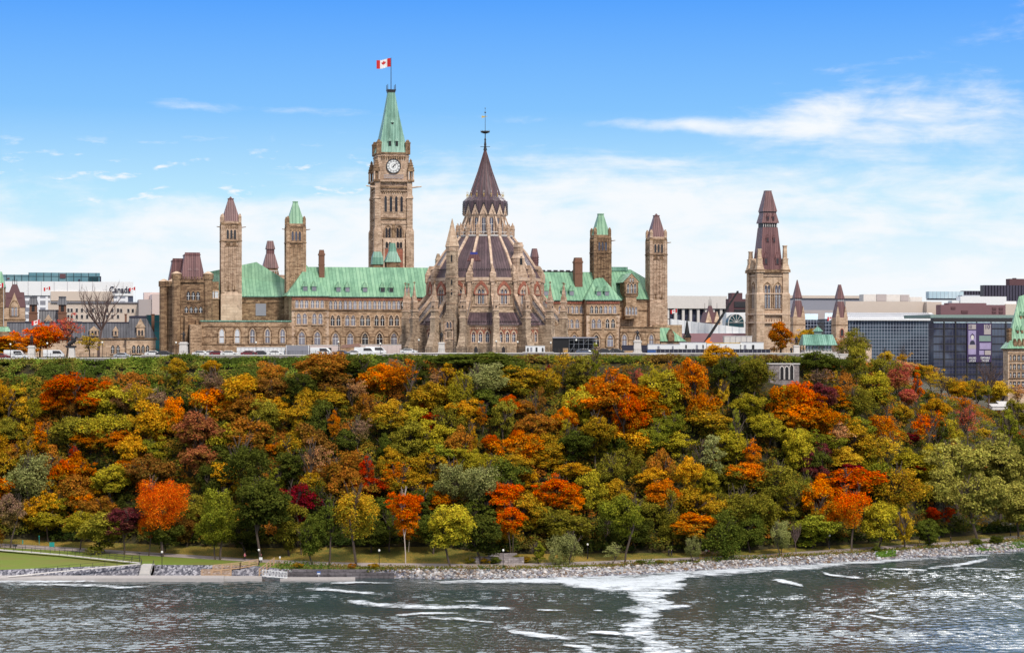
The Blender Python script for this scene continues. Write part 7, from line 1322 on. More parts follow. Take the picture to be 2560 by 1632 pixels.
def rail2(label, pts, mat='iron', h=1.05, step=2.4, group='thin metal handrails by the river ramps', dy=0):
    P_ = [sp_(*p) for p in pts]; t = thing('handrail', label, 'handrail', P_[0], group=group); m_ = MB(); o_ = P_[0]
    for a, b in zip(P_, P_[1:]):
        n = max(1, int(math.dist(a, b)/step))
        for i in range(n+1):
            q = [a[k]+(b[k]-a[k])*i/n-o_[k] for k in range(3)]; m_.cyl(q[0], q[1]+dy, q[2], q[2]+h, .045, n=4)
        for hh in (h, h*.5): m_.tube([a[k]-o_[k]+(0, dy, hh)[k] for k in range(3)], [b[k]-o_[k]+(0, dy, hh)[k] for k in range(3)], .035, .035, 4)
    m_.build('rails', M[mat], t); return t
rail2('thin dark handrail along the upper ramp', [(12, 1374, 3.1), (150, 1385, 2.9), (350, 1406, 2.55)], dy=-.5); rail2('thin dark handrail behind the upper ramp by the path', [(12, 1372, 3.1), (160, 1381, 2.95), (348, 1403, 2.6)], dy=.9); rail2('thin dark handrail along the lower gravel ramp', [(352, 1408, 2.5), (200, 1422, 1.75), (85, 1433, 1.3)], dy=.5)
t = thing('steps', 'pale concrete steps descending the gravel bank to the quay', 'steps', sp_(362, 1436, .75)); s = Dz(1436, .75)/FPX; m_ = MB(); n = 8; d0 = Dz(1436, .75)
for i in range(n): m_.box(-14.5*s, 14.5*s, i*.42, i*.42+2.2, -.8, .22*(i+1)-.0)
m_.build('treads', M['concrete'], t)
for k in (-1, 1):
    m_ = MB(); m_.tube((k*15*s, 0, .95), (k*15*s, n*.42, .95+1.75), .05, .05, 4); m_.tube((k*15*s, 0, 0), (k*15*s, 0, .95), .05, .05, 4); m_.tube((k*15*s, n*.42, 1.7), (k*15*s, n*.42, 2.7), .05, .05, 4); m_.tube((k*15*s, n*.21, .9), (k*15*s, n*.21, 1.85), .05, .05, 4); m_.build('handrail', M['iron'], t)
# wooden deck and ramp with railings
def deck(label, pts, h=1.0, boards=3):
    P_ = [sp_(*p) for p in pts]; o_ = P_[0]; t = thing('timber_ramp', label, 'ramp', o_, group='timber ramps and railings'); m_ = MB()
    for a, b in zip(P_, P_[1:]):
        A_ = Vector([a[k]-o_[k] for k in range(3)]); B_ = Vector([b[k]-o_[k] for k in range(3)])
        m_.add([(A_.x, A_.y, A_.z), (B_.x, B_.y, B_.z), (B_.x, B_.y+1.4, B_.z), (A_.x, A_.y+1.4, A_.z), (A_.x, A_.y, A_.z-.18), (B_.x, B_.y, B_.z-.18), (B_.x, B_.y+1.4, B_.z-.18), (A_.x, A_.y+1.4, A_.z-.18)], [(0, 1, 2, 3), (7, 6, 5, 4), (0, 4, 5, 1), (3, 2, 6, 7)])
        for dy in (0, 1.4):
            for q in range(1, boards+1): z_ = h*q/boards; m_.tube(A_+Vector((0, dy, z_)), B_+Vector((0, dy, z_)), .06, .06, 4)
            n = max(1, int((B_-A_).length/1.8))
            for i in range(n+1): c = A_+(B_-A_)*i/n; m_.box(c.x-.07, c.x+.07, c.y+dy-.07, c.y+dy+.07, c.z-.8, c.z+h+.05)
    m_.build('boards', M['wood'], t); return t
deck('timber ramp sloping up from the quay towards the river path', [(532, 1425, 1.3), (600, 1418, 1.75), (645, 1410, 2.2)]); deck('pale timber landing with railings at the quay edge', [(503, 1436, .8), (576, 1436, .8)]); deck('steep timber stair railing above the metal gangway', [(648, 1434, 1.0), (684, 1408, 2.4)], 1.1, 2)
t = thing('gangway', 'white metal truss gangway leading down to the floating dock', 'gangway', sp_(655, 1440, .9)); s = 430/FPX; m_ = MB(); L = 61*s
for dy in (0, 1.2):
    m_.tube((0, dy, .1), (L, dy, -.4), .05, .05, 4); m_.tube((0, dy, 1.3), (L, dy, .8), .05, .05, 4)
    for i in range(9): x = L*i/8; m_.tube((x, dy, .1-.5*i/8), (x, dy, 1.3-.5*i/8), .035, .035, 4)
    for i in range(8): m_.tube((L*i/8, dy, 1.3-.5*i/8), (L*(i+1)/8, dy, .1-.5*(i+1)/8), .03, .03, 4)
m_.add([(0, 0, .08), (L, 0, -.42), (L, 1.2, -.42), (0, 1.2, .08)], [(0, 1, 2, 3)]); m_.build('truss', M['white'], t)
# signs
def sign(label, px, py, z, w_, h_, H, mat, post='steel', name='sign_board'):
    t = thing(name, label, 'sign', sp_(px, py, z)); m_ = MB()
    for sx in ((-w_*.4, w_*.4) if w_ > .9 else (0,)): m_.box(sx-.05, sx+.05, -.05, .05, 0, H+h_)
    m_.build('post', M[post], t); m_ = MB(); m_.box(-w_/2, w_/2, -.1, -.05, H, H+h_); m_.build('panel', M[mat], t); return t
t = sign('small blue and white sign on the floating dock', 797, 1441.5, .42, .75, .65, .55, 'blue'); m_ = MB(); m_.box(-.3, .3, -.12, -.1, .6, .85); m_.build('notice', M['white'], t)
sign('white notice board by the timber ramp', 652, 1405, 2.3, .7, .6, .5, 'white'); sign('small white notice on the verge right of the timber stair', 700, 1398, 2.6, .35, .4, .3, 'white')
t = sign('teal information board standing on the leafy verge at left', 130, 1368, 3.05, 1.15, 1.05, .15, 'teal', 'teal')
sign('slim teal sign post at the far left verge', 57, 1360, 3.2, .22, .9, .1, 'teal', 'teal'); sign('tall slim teal pole behind the path at left', 98, 1360, 3.2, .2, .3, 1.7, 'teal', 'teal'); sign('low dark interpretive panel at the start of the ramp', 38, 1371, 3.1, .9, .45, .5, 'iron', 'iron'); sign('dark flat panel on a post above the steps', 348, 1394, 2.45, .6, .2, .9, 'iron', 'iron')
for p, py, z, h, lab in ((405, 1421, 1.9, 3.6, 'dark lamp post standing in the gravel right of the steps'), (647, 1412, 2.2, 3.3, 'lamp post at the top of the timber ramp'), (948, 1418, 1.9, 3.7, 'globe lamp post on the open grass by the block wall'), (1258, 1420, 1.9, 3.9, 'globe lamp post beside the old stone wall'), (1469, 1396, 2.2, 3.2, 'globe lamp post between the two grey-green willows'), (1795, 1388, 2.1, 3.5, 'globe lamp post behind the orange-topped bush and bench'), (2074, 1372, 2.0, 3.2, 'globe lamp post beneath the tall orange tree at right'), (2526, 1339, 2.3, 3.1, 'globe lamp post in the dark trees at far right')): lamp_post(sp_(p, py, z), h, lab, 'lamp posts along the river path')
# benches and walkers
def bench(label, px, py, z, L=2.2):
    t = thing('park_bench', label, 'bench', sp_(px, py, z), group='wooden benches by the river path'); m_ = MB()
    for k in range(3): m_.box(-L/2, L/2, -.2+k*.17, -.06+k*.17, .42, .47)
    m_.build('seat', M['wood'], t); m_ = MB()
    for k in range(2): m_.box(-L/2, L/2, .32, .37, .6+k*.2, .74+k*.2)
    m_.build('backrest', M['wood'], t)
    for sx in (-L*.42, L*.42): m_ = MB(); m_.box(sx-.04, sx+.04, -.2, -.12, 0, .42); m_.box(sx-.04, sx+.04, .3, .36, 0, .9); m_.box(sx-.04, sx+.04, -.2, .36, .38, .42); m_.build('leg', M['iron'], t)
bench('orange-brown bench beneath the orange-topped tree, seated people at its end', 1747, 1388, 1.9, 3.2); bench('bench right of the seated people in deep shade', 1790, 1388, 1.9, 2.0); bench('orange-brown bench beside the round green bush at right', 2310, 1356, 2.1, 2.6)
sk = ['skin', 'pinkcloth', 'darkcloth']; dk = ['skin', 'darkcloth', 'darkcloth']; gy = ['skin', 'offwhite', 'darkcloth']
figure('person', 'jogger in pink top and dark shorts on the river path at left', 'person', sp_(612, 1400, 2.35), 1.7, sk, 'walk', R(80), 'people on the river path'); figure('person', 'person in pink standing behind the white notice board', 'person', sp_(651, 1400, 2.35), 1.7, sk, 'stand', R(0), 'people on the river path')
figure('person', 'walker in black, left one of a pair on the path', 'person', sp_(1672, 1392, 1.8), 1.75, dk, 'walk', R(90), 'people on the river path'); figure('person', 'walker in black, right one of the pair on the path', 'person', sp_(1679, 1392, 1.8), 1.72, dk, 'walk', R(-90), 'people on the river path')
figure('person', 'person in pale jacket seated at the end of the bench', 'person', sp_(1766, 1388, 1.9), 1.6, gy, 'sit', 0, 'people on the river path'); figure('person', 'person in pink seated beside the pale jacket', 'person', sp_(1773, 1388, 1.9), 1.6, sk, 'sit', 0, 'people on the river path')
figure('person', 'person in dark clothes walking on the path at far right', 'person', sp_(2377, 1359, 1.8), 1.75, dk, 'walk', R(-80), 'people on the river path'); figure('person', 'person in dark clothes standing by the green bush at right', 'person', sp_(2348, 1355, 1.9), 1.75, dk, 'stand', 0, 'people on the river path')
# white glazed roofs glimpsed low among the trees at the right edge
for i, (p, py) in enumerate(((2500, 1016), (2530, 1011))):
    d = 610; z_ = CZ-(py-HY)/FPX*d; t = thing('low_shed', ('white-roofed low shed among autumn trees at right, the nearer one', 'white-roofed low shed among autumn trees at right, behind the other')[i], 'shed', ((p-CX)/FPX*d, d+i*6, z_)); m_ = MB(); m_.add([(-2.4, 0, 0), (2.4, 0, 0), (2.4, 4, .7), (-2.4, 4, .7)], [(0, 1, 2, 3)]); m_.build('roof', M['concrete'], t); m_ = MB(); m_.box(-2.2, 2.2, .2, 3.8, -1.0, -.05); m_.build('wall', M['offwhite'], t)
# ---------------------------------------------------------------- trees
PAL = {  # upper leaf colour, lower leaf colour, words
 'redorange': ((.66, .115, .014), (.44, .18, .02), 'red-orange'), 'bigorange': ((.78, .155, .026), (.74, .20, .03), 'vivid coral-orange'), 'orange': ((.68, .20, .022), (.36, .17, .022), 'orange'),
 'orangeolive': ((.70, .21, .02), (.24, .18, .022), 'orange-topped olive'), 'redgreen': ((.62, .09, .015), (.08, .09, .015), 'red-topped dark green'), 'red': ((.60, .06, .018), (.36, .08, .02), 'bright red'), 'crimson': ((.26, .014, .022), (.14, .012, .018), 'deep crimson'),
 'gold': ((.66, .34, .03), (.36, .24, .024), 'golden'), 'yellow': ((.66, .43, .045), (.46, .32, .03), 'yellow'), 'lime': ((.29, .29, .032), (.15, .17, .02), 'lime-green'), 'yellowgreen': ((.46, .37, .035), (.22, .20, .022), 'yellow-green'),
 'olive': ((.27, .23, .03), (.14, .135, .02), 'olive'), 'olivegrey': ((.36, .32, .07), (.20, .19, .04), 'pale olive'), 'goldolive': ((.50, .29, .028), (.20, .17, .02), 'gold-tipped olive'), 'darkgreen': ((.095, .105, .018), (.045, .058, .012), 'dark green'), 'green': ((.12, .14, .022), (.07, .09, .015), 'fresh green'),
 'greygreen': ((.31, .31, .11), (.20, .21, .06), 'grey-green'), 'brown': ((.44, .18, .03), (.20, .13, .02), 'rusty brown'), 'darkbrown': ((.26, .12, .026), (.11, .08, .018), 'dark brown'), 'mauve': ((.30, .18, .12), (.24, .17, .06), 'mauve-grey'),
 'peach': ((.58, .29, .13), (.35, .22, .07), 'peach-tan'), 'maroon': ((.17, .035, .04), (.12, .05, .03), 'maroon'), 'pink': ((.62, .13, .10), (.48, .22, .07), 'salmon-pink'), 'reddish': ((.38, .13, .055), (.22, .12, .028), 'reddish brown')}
rt = np.random.default_rng(21)
def leafquads(pos, nrm, size, rg):
    n = len(pos); nrm = nrm+rg.normal(0, .55, (n, 3)); nrm /= np.linalg.norm(nrm, axis=1)[:, None]+1e-9
    r_ = rg.normal(size=(n, 3)); u = np.cross(nrm, r_); u /= np.linalg.norm(u, axis=1)[:, None]+1e-9; v = np.cross(nrm, u)
    s_ = size[:, None]; V = np.stack([pos-u*s_, pos-v*s_*.62, pos+u*s_, pos+v*s_*.62], 1).reshape(-1, 3)
    return V, np.arange(4*n).reshape(n, 4), np.repeat(rg.random(n), 1)
def crown_mesh(kind, seed):
    rg = np.random.default_rng(seed); nb, a, zc_, h_, per, sz = {'round': (66, 4.0, 5.6, 4.2, 105, .29), 'dense': (90, 4.0, 5.6, 4.3, 85, .28), 'cone': (62, 3.4, 5.6, 4.5, 95, .27), 'willow': (60, 4.1, 5.4, 4.2, 90, .24),
        'sparse': (70, 4.1, 5.8, 4.1, 44, .23), 'weep': (70, 4.1, 5.3, 4.4, 95, .22), 'column': (56, 2.5, 5.6, 4.7, 80, .26), 'clumpy': (52, 4.2, 5.4, 4.2, 105, .29)}[kind]
    V = []
    pos, nrm = [], []; ph = rg.uniform(0, 6.28, 6); lob = rg.uniform(.10, .24, 3)*(.25 if kind == 'weep' else 1)
    for i in range(nb):
        d_ = rg.normal(size=3); d_ /= np.linalg.norm(d_); rad = rg.uniform(.35, 1.0)**.5 if kind != 'sparse' else rg.uniform(.3, 1)
        c = np.array([d_[0]*a, d_[1]*a, d_[2]*h_])*rad*.86
        tz = (c[2]+h_)/(2*h_); az_ = math.atan2(d_[1], d_[0]); c *= 1+lob[0]*math.sin(2*az_+ph[0]+3*d_[2])+lob[1]*math.sin(3*az_+ph[1]-4*d_[2])+lob[2]*math.sin(5*d_[2]+ph[2])
        if kind == 'cone': c[:2] *= 1.25*(1-tz*.85)
        elif kind in ('round', 'dense', 'clumpy'): c[:2] *= .72+.42*math.sin(math.pi*min(1, tz*.9+.12))
        elif kind == 'weep': c[:2] *= .75+.35*math.sin(math.pi*min(1, tz*.8+.1))
        br = rg.uniform(.50, 1.35)*(1.25 if kind == 'clumpy' else 1)*(1-.25*(kind in ('cone', 'sparse', 'column')))
        m = int(per*br*br*(1.35 if kind != 'weep' else 3.4)); q = rg.normal(size=(m, 3)); q /= np.linalg.norm(q, axis=1)[:, None]; q[:, 2] = np.where(q[:, 2] < -.35, -q[:, 2]*.6, q[:, 2])
        rr = br*rg.uniform(.55, 1.12, (m, 1)); p = c+q*rr*np.array([1.1, 1.1, .95 if kind not in ('willow', 'weep') else 1.1])
        if kind in ('willow', 'weep'): p[:, 2] -= rg.random(m)**2*1.6
        pos.append(p); nrm.append(q+np.array([0, 0, .35]))
    pos = np.concatenate(pos); nrm = np.concatenate(nrm); pos[:, 2] += zc_; keep = pos[:, 2] > .5; pos, nrm = pos[keep], nrm[keep]
    size = rg.uniform(.6, 1.35, len(pos))*sz*(.76 if kind != 'weep' else .48); V, Fq, rn = leafquads(pos, nrm, size, rg)
    return rawmesh('crown', V, Fq, M['leaf'], rnd=rn, link=False)
def trunk_mesh(seed, bare=0, mat='bark', lean=.3, multi=1):
    rg = random.Random(seed); mb = MB()
    def grow(p, d, L, r_, lev):
        n = 3 if lev < 2 else 2
        for i in range(n):
            d = (d+Vector((rg.gauss(0, .13), rg.gauss(0, .13), rg.gauss(0, .05)+(.05 if lev else 0)))).normalized(); q = p+d*(L/n); mb.tube(p, q, r_*(1-.3*i/n), r_*(1-.3*(i+1)/n), 5 if lev < 2 else 3); 
            if lev < (2 if not bare else 4) and (i > 0 or lev):
                for _ in range(2 if lev < 2 else (2 if bare else 1)):
                    a_ = rg.uniform(0, 6.28); s_ = Vector((math.cos(a_), math.sin(a_), rg.uniform(.1, .9))); grow(q, (d*.55+s_*.8).normalized(), L*rg.uniform(.45, .62), r_*.5, lev+1)
            p = q
        if lev == 0: 
            for _ in range(4): a_ = rg.uniform(0, 6.28); grow(p, Vector((math.cos(a_)*.6, math.sin(a_)*.6, 1)).normalized(), L*.55, r_*.55, 1)
    for k in range(multi): grow(Vector((k*.5, 0, -.6)), Vector((lean*(1 if k % 2 else -.6), 0, 1)).normalized(), 5.2, .24 if not bare else .30, 0)
    me = bpy.data.meshes.new('trunk'); me.from_pydata(mb.v, [], mb.f); me.materials.append(M[mat]); return me
def spread_mesh(seed):
    rg = random.Random(seed); mb = MB()
    def grow(p, d, L, r_, lev):
        n = 3
        for i in range(n):
            d = (d+Vector((rg.gauss(0, .10), rg.gauss(0, .10), .07))).normalized(); q = p+d*(L/n); mb.tube(p, q, r_*(1-.28*i/n), r_*(1-.28*(i+1)/n), 6 if lev < 1 else 3)
            if lev < 5 and (lev > 0 or i == 2):
                for _ in range(1 if lev else 2):
                    a_ = rg.uniform(0, 6.28); s_ = Vector((math.cos(a_), math.sin(a_), rg.uniform(-.1, .5))); grow(q, (d*.9+s_*.62).normalized(), L*rg.uniform(.52, .70), r_*.52, lev+1)
            p = q
        if lev == 0:
            for k in range(5): a_ = k*1.257+rg.uniform(-.3, .3); grow(p, Vector((math.cos(a_)*.75, math.sin(a_)*.75, .85)).normalized(), L*.85, r_*.55, 1)
    grow(Vector((0, 0, -.4)), Vector((.04, 0, 1)), 4.3, .30, 0); me = bpy.data.meshes.new('trunk'); me.from_pydata(mb.v, [], mb.f); me.materials.append(M['twig']); return me
CROWNS = {k: [crown_mesh(k, 100+i*7+j) for j in range(n)] for i, (k, n) in enumerate((('round', 4), ('dense', 3), ('cone', 3), ('willow', 3), ('sparse', 3), ('weep', 1), ('column', 2), ('clumpy', 4)))}
TR = [trunk_mesh(5+i, lean=.15*i) for i in range(4)]; TRB = [spread_mesh(31+i) for i in range(2)]; TRW = [trunk_mesh(51, mat='bark_pale', lean=.02)]; TRM = [trunk_mesh(61, mat='bark', lean=.12, multi=2)]
GRP = {'tree': 'autumn trees on the wooded slope', 'shrub': 'shrubs', 'bare_tree': 'leafless trees'}
TREES = []; HCX = 0.0
def tree(px, py, wpx, hpx, colr, kind='round', trunk='n', name='tree', depth=None, where=None, extra='', yoff=0.0):
    if abs(px-1960) < 22+wpx*.45 and py-hpx*.55 < 948 and py > 895: py = 950+hpx*.55
    # px,py: centre of the crown in the photo; the tree is stood on the ground where a crown of that size has its centre there
    s_h = hpx/8.6; 
    for _ in range(3):
        d = depth
        if d is None:
            hc = 5.6*(hpx/8.6*480/FPX*1.0); hc = max(1.2, hc)+HCX; d = onhill(px, py, hc)
        if d is None: return None
        s_ = d/FPX; break
    sw, sh = wpx*s_/8.4, hpx*s_/8.8
    x_, y_ = (px-CX)/FPX*d, d; g_ = ground(px, d); zc_ = CZ-(py-HY)*s_
    up = zc_-g_-5.6*sh                      # trunk lift so that the crown centre is right
    t = thing(name, None, 'tree' if name != 'shrub' else 'shrub', (x_, y_, g_), rz=rt.uniform(0, 6.28))
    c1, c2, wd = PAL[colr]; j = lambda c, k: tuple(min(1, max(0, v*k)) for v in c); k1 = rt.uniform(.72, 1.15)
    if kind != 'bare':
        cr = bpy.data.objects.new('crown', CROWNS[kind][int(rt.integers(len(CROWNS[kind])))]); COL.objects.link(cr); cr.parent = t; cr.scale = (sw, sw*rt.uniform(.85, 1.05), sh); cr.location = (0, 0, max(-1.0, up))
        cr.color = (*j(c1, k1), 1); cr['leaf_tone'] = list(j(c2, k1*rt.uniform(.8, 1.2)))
    lst = {'n': TR, 'w': TRW, 'm': TRM, 'b': TRB}[trunk if kind != 'bare' else 'b']
    tk = bpy.data.objects.new('trunk', lst[int(rt.integers(len(lst)))]); COL.objects.link(tk); tk.parent = t; q = (sw+sh)/2; hs = (5.6*sh+max(0, up))/5.6 if kind != 'bare' else (zc_+hpx*s_/2-g_)/10.3
    if kind == 'bare': q = wpx*s_/10.5
    if trunk in 'wm': q *= .55
    tk.scale = (q, q, hs)
    TREES.append((t, px, py, wpx*hpx, wd, kind, name, where, extra)); return t
HERO = """A 515 300 330 210 redorange dense|A 400 400 200 150 redorange clumpy|A 620 410 170 130 redorange clumpy|A 215 450 200 150 yellowgreen willow|A 45 400 120 190 gold round|A 110 330 110 90 yellowgreen round|A 1235 170 130 160 goldolive round|A 1480 160 120 100 gold clumpy|A 1500 280 230 220 mauve sparse|A 1890 200 180 160 brown clumpy|A 1900 330 220 170 darkbrown clumpy|A 2270 170 330 200 brown clumpy|A 2110 320 220 230 darkgreen round|A 2310 400 250 160 goldolive dense|A 1720 460 240 200 brown dense|A 1740 640 260 220 brown clumpy|A 1950 430 160 150 gold clumpy|A 2080 500 170 180 goldolive round|A 2340 560 110 200 orange cone|A 1390 600 290 260 reddish clumpy|A 1410 790 250 200 reddish clumpy|A 1740 830 280 340 darkgreen willow|A 280 670 180 220 orangeolive cone|A 500 600 230 200 olive round|A 820 670 190 140 orange clumpy|A 890 550 100 120 yellow clumpy|A 960 330 220 130 peach sparse|A 880 400 160 120 peach clumpy|A 1100 400 190 170 mauve sparse|A 520 780 130 140 red cone|A 430 900 170 190 redorange clumpy|A 230 910 280 300 greygreen willow|A 1040 720 130 120 lime clumpy|A 800 940 210 180 yellowgreen clumpy|A 690 1020 110 100 gold clumpy|A 1145 1080 400 380 bigorange weep|A 1040 1250 150 180 bigorange weep|A 1160 1250 150 160 bigorange weep|A 1540 1150 240 300 lime willow|A 1510 1290 200 220 lime willow|A 1830 1120 320 330 darkgreen clumpy|A 2090 1090 190 240 crimson clumpy|A 2110 1230 110 180 crimson cone|A 2300 1220 190 270 green cone|A 70 1150 180 210 mauve clumpy|A 690 1150 190 180 brown clumpy|A 420 1120 180 140 yellowgreen clumpy|A 340 1230 210 120 yellowgreen clumpy|A 560 1250 180 140 yellowgreen clumpy|A 870 1240 260 170 maroon clumpy|A 2220 820 200 280 peach sparse|A 1940 740 150 90 orange clumpy|A 1930 930 150 170 lime column|A 2040 850 200 200 darkgreen round|A 620 250 120 80 darkgreen dense|A 1290 420 120 130 darkgreen round|A 620 660 200 140 orangeolive clumpy|A 100 760 150 140 brown clumpy|A 60 600 160 160 olive clumpy|A 1260 1090 120 120 darkgreen round
B 440 220 240 230 orange sparse|B 380 140 140 100 mauve sparse|B 140 160 200 150 green clumpy|B 110 330 170 170 peach sparse|B 680 250 120 120 peach sparse|B 1020 230 260 210 greygreen willow|B 850 310 170 230 yellowgreen willow|B 570 450 90 80 orange clumpy|B 600 520 140 90 red clumpy|B 595 610 140 90 red clumpy|B 360 500 230 200 goldolive clumpy|B 150 600 160 190 mauve sparse|B 880 460 180 160 gold clumpy|B 990 500 110 160 orange column|B 1180 430 150 130 redorange clumpy|B 1300 450 150 120 brown clumpy|B 1410 420 90 200 darkbrown column|B 1900 330 330 270 orange dense|B 1870 420 330 180 orange clumpy|B 2030 500 210 260 redorange clumpy|B 1730 340 130 130 orange clumpy|B 1370 590 240 180 brown clumpy|B 1250 640 110 130 redorange clumpy|B 1060 690 120 120 redorange clumpy|B 1580 640 120 190 yellowgreen column|B 1800 620 220 240 goldolive clumpy|B 700 770 200 150 lime clumpy|B 185 880 150 200 red cone|B 220 990 220 130 red clumpy|B 400 930 200 210 orange sparse|B 790 950 230 240 greygreen willow|B 980 950 250 260 greygreen willow|B 120 1150 290 330 goldolive willow|B 460 1170 220 260 redorange round w|B 480 1290 150 120 orange round w|B 780 1280 250 280 yellowgreen clumpy|B 1170 1080 260 220 redorange round m|B 1200 1230 180 200 redorange round m|B 1530 1040 250 220 redorange round m|B 1600 1130 200 140 orangeolive round m|B 1400 1110 90 140 orangeolive round m|B 1620 880 210 110 gold clumpy|B 1220 870 190 170 goldolive clumpy|B 1990 1180 220 260 lime clumpy|B 2170 930 170 140 gold clumpy|B 2260 1050 200 190 orange clumpy|B 1430 800 150 120 gold clumpy|B 1460 190 60 90 crimson cone|B 1325 215 60 50 crimson clumpy|B 2370 240 150 260 orange sparse|B 2290 570 200 170 lime clumpy|B 1650 690 200 190 green clumpy|B 930 650 100 200 gold column|B 2200 650 160 180 lime clumpy|B 950 110 500 90 green clumpy|B 1560 130 160 160 goldolive sparse|B 1790 110 110 180 lime column|B 2180 270 120 200 yellowgreen round|B 560 190 120 140 darkgreen round|B 1210 180 200 110 green clumpy|B 2080 240 130 160 pink sparse|B 570 1110 180 200 darkgreen round|B 1880 860 200 170 olive willow
C 80 250 190 260 orange clumpy|C 50 330 160 160 redorange sparse|C 270 90 190 150 gold clumpy|C 340 200 240 230 darkgreen clumpy|C 500 180 260 230 olive willow|C 830 330 200 200 redorange clumpy|C 900 400 170 170 redorange clumpy|C 830 510 280 200 orangeolive round|C 1000 370 170 170 maroon clumpy|C 310 320 120 190 yellow column|C 480 420 160 160 yellowgreen clumpy|C 940 120 200 120 green dense|C 1080 140 160 130 green dense|C 1240 110 140 200 olive round|C 1400 150 180 150 olive willow|C 1520 210 200 170 pink willow|C 1660 300 130 190 redorange cone|C 1600 370 120 120 pink clumpy|C 1800 260 170 160 yellow sparse|C 1920 255 120 90 gold clumpy|C 1660 170 110 80 gold clumpy|C 1250 390 260 180 olive willow|C 1430 390 190 170 goldolive sparse|C 1790 470 180 200 gold round|C 1700 570 220 230 redorange sparse|C 1830 590 100 160 orange cone|C 2010 530 170 240 pink sparse|C 2130 620 80 70 yellow dense|C 2230 330 230 150 yellow sparse|C 2080 310 150 150 goldolive sparse|C 2370 660 130 90 red clumpy|C 1960 830 330 340 olivegrey dense|C 2230 830 330 360 olivegrey dense|C 1860 980 200 260 olivegrey clumpy|C 2090 1060 300 340 olivegrey dense|C 2370 900 250 330 olivegrey dense|C 2370 1120 270 280 olivegrey clumpy|C 510 770 180 220 orange cone|C 500 910 230 170 orange clumpy|C 230 800 230 270 greygreen column|C 700 960 320 240 olive willow|C 1170 970 340 220 redorange clumpy|C 1200 1120 220 260 redorange willow|C 1040 1230 140 150 orange clumpy|C 1540 1000 330 280 goldolive willow|C 1640 885 110 90 red clumpy|C 1570 1270 150 250 yellow cone|C 1745 1300 160 170 green round|C 1770 1190 80 90 red clumpy|C 1865 1185 80 90 red clumpy|C 1450 730 240 210 yellow sparse|C 1110 640 200 170 peach sparse|C 990 750 130 130 maroon clumpy|C 1290 770 110 120 maroon clumpy|C 870 800 100 140 maroon clumpy|C 970 890 120 110 maroon clumpy|C 600 580 200 170 yellowgreen clumpy|C 820 680 190 160 yellowgreen clumpy|C 1240 580 200 130 lime clumpy|C 390 600 110 240 lime column|C 700 1310 130 160 greygreen willow|C 120 1270 260 160 orangeolive clumpy|C 50 900 150 240 gold clumpy|C 1150 790 200 130 yellow clumpy|C 1180 870 140 100 crimson clumpy|C 1610 660 110 70 crimson clumpy|C 890 1010 80 200 lime column|C 400 1120 300 240 olive willow|C 1400 1180 160 150 yellowgreen clumpy|C 260 1150 260 200 goldolive willow|C 1000 240 200 130 mauve sparse|C 1090 270 60 140 yellow column|C 2350 500 160 200 olive clumpy|C 1130 530 160 140 yellowgreen sparse|C 2000 420 160 130 orange sparse|C 1570 480 120 120 goldolive clumpy"""
OX = {'A': 0, 'B': 850, 'C': 1700}; heroes = []; cur_ = None
for line in HERO.replace('\n', '|').split('|'):
    q = line.split(); heroes.append((OX[q[0]]+int(q[1])/2.8, 860+int(q[2])/2.8, int(q[3])/2.8, int(q[4])/2.8, q[5], q[6], q[7] if len(q) > 7 else 'n'))
def row(py): return 'at the crest' if py < 945 else 'high up' if py < 1040 else 'mid-slope' if py < 1140 else 'low down' if py < 1235 else 'near the path'
LM = [(60, 'at the left edge'), (125, 'below the left statue'), (215, 'below the dark monument'), (310, 'below the slate roofed lodge'), (400, 'below the lodge dormers'), (460, 'below the end pavilion statue'), (540, 'below the end pavilion'), (610, 'below the left maroon-capped tower'), (700, 'below the low hall'), (770, 'below the left green-capped tower'), (830, 'below the garage'), (900, 'below the brown canopy'), (960, 'left of the clock tower line'), (1020, 'below the clock tower'), (1080, 'below the library left buttresses'), (1150, 'below the stair turret'), (1215, 'below the library spire'), (1290, 'below the library right bays'), (1350, 'below the white kiosk'), (1420, 'below the scaffold shed'), (1470, 'below the roof chimney'), (1530, 'below the right green-capped tower'), (1600, 'below the standing statue'), (1670, 'below the right maroon-capped tower'), (1740, 'below the dark needle turret'), (1800, 'below the crane cab'), (1860, 'below the yellow beam'), (1920, 'below the west tower'), (1985, 'below the three-arched loggia'), (2060, 'below the garden pavilion'), (2130, 'below the blunt spire'), (2200, 'below the louvred roof edge'), (2280, 'below the gridded glass building'), (2360, 'below the building joint'), (2430, 'left of the banner'), (2500, 'below the banner'), (9999, 'at the right edge')]
def lm(px): return next(s for p, s in LM if px < p)
# fillers first (they are partly hidden), heroes over them
fill_pal = {0: ['olive', 'darkgreen', 'goldolive', 'yellowgreen', 'brown', 'gold', 'orangeolive', 'darkbrown'], 1: ['olive', 'goldolive', 'yellowgreen', 'darkgreen', 'orangeolive', 'green', 'brown', 'gold'], 2: ['yellowgreen', 'olive', 'darkgreen', 'lime', 'goldolive', 'gold', 'orangeolive', 'yellowgreen']}
pts = []
yy = 905
while yy < 1345:
    xx = -60+rt.uniform(0, 60)
    while xx < 2640:
        px, py = xx+rt.uniform(-25, 25), yy+rt.uniform(-18, 18)
        top = 893+28 if px < 900 else (905 if px < 2000 else 905+(px-2000)*.24)
        if px < 860 and py < 985-.0*px and not (px > 730): ok = False
        elif py < top+18: ok = False
        elif any(abs(px-h[0]) < h[2]*.40 and abs(py-h[1]) < h[3]*.42 for h in heroes): ok = False
        elif py > lin(px, [(0, 1320), (640, 1345), (1100, 1350), (1240, 1352), (1500, 1360), (1900, 1352), (2150, 1335), (2560, 1300)])[0]: ok = False
        else: ok = True
        if ok: pts.append((px, py))
        xx += 74
    yy += 52
zone = lambda px: 0 if px < 860 else 1 if px < 1710 else 2
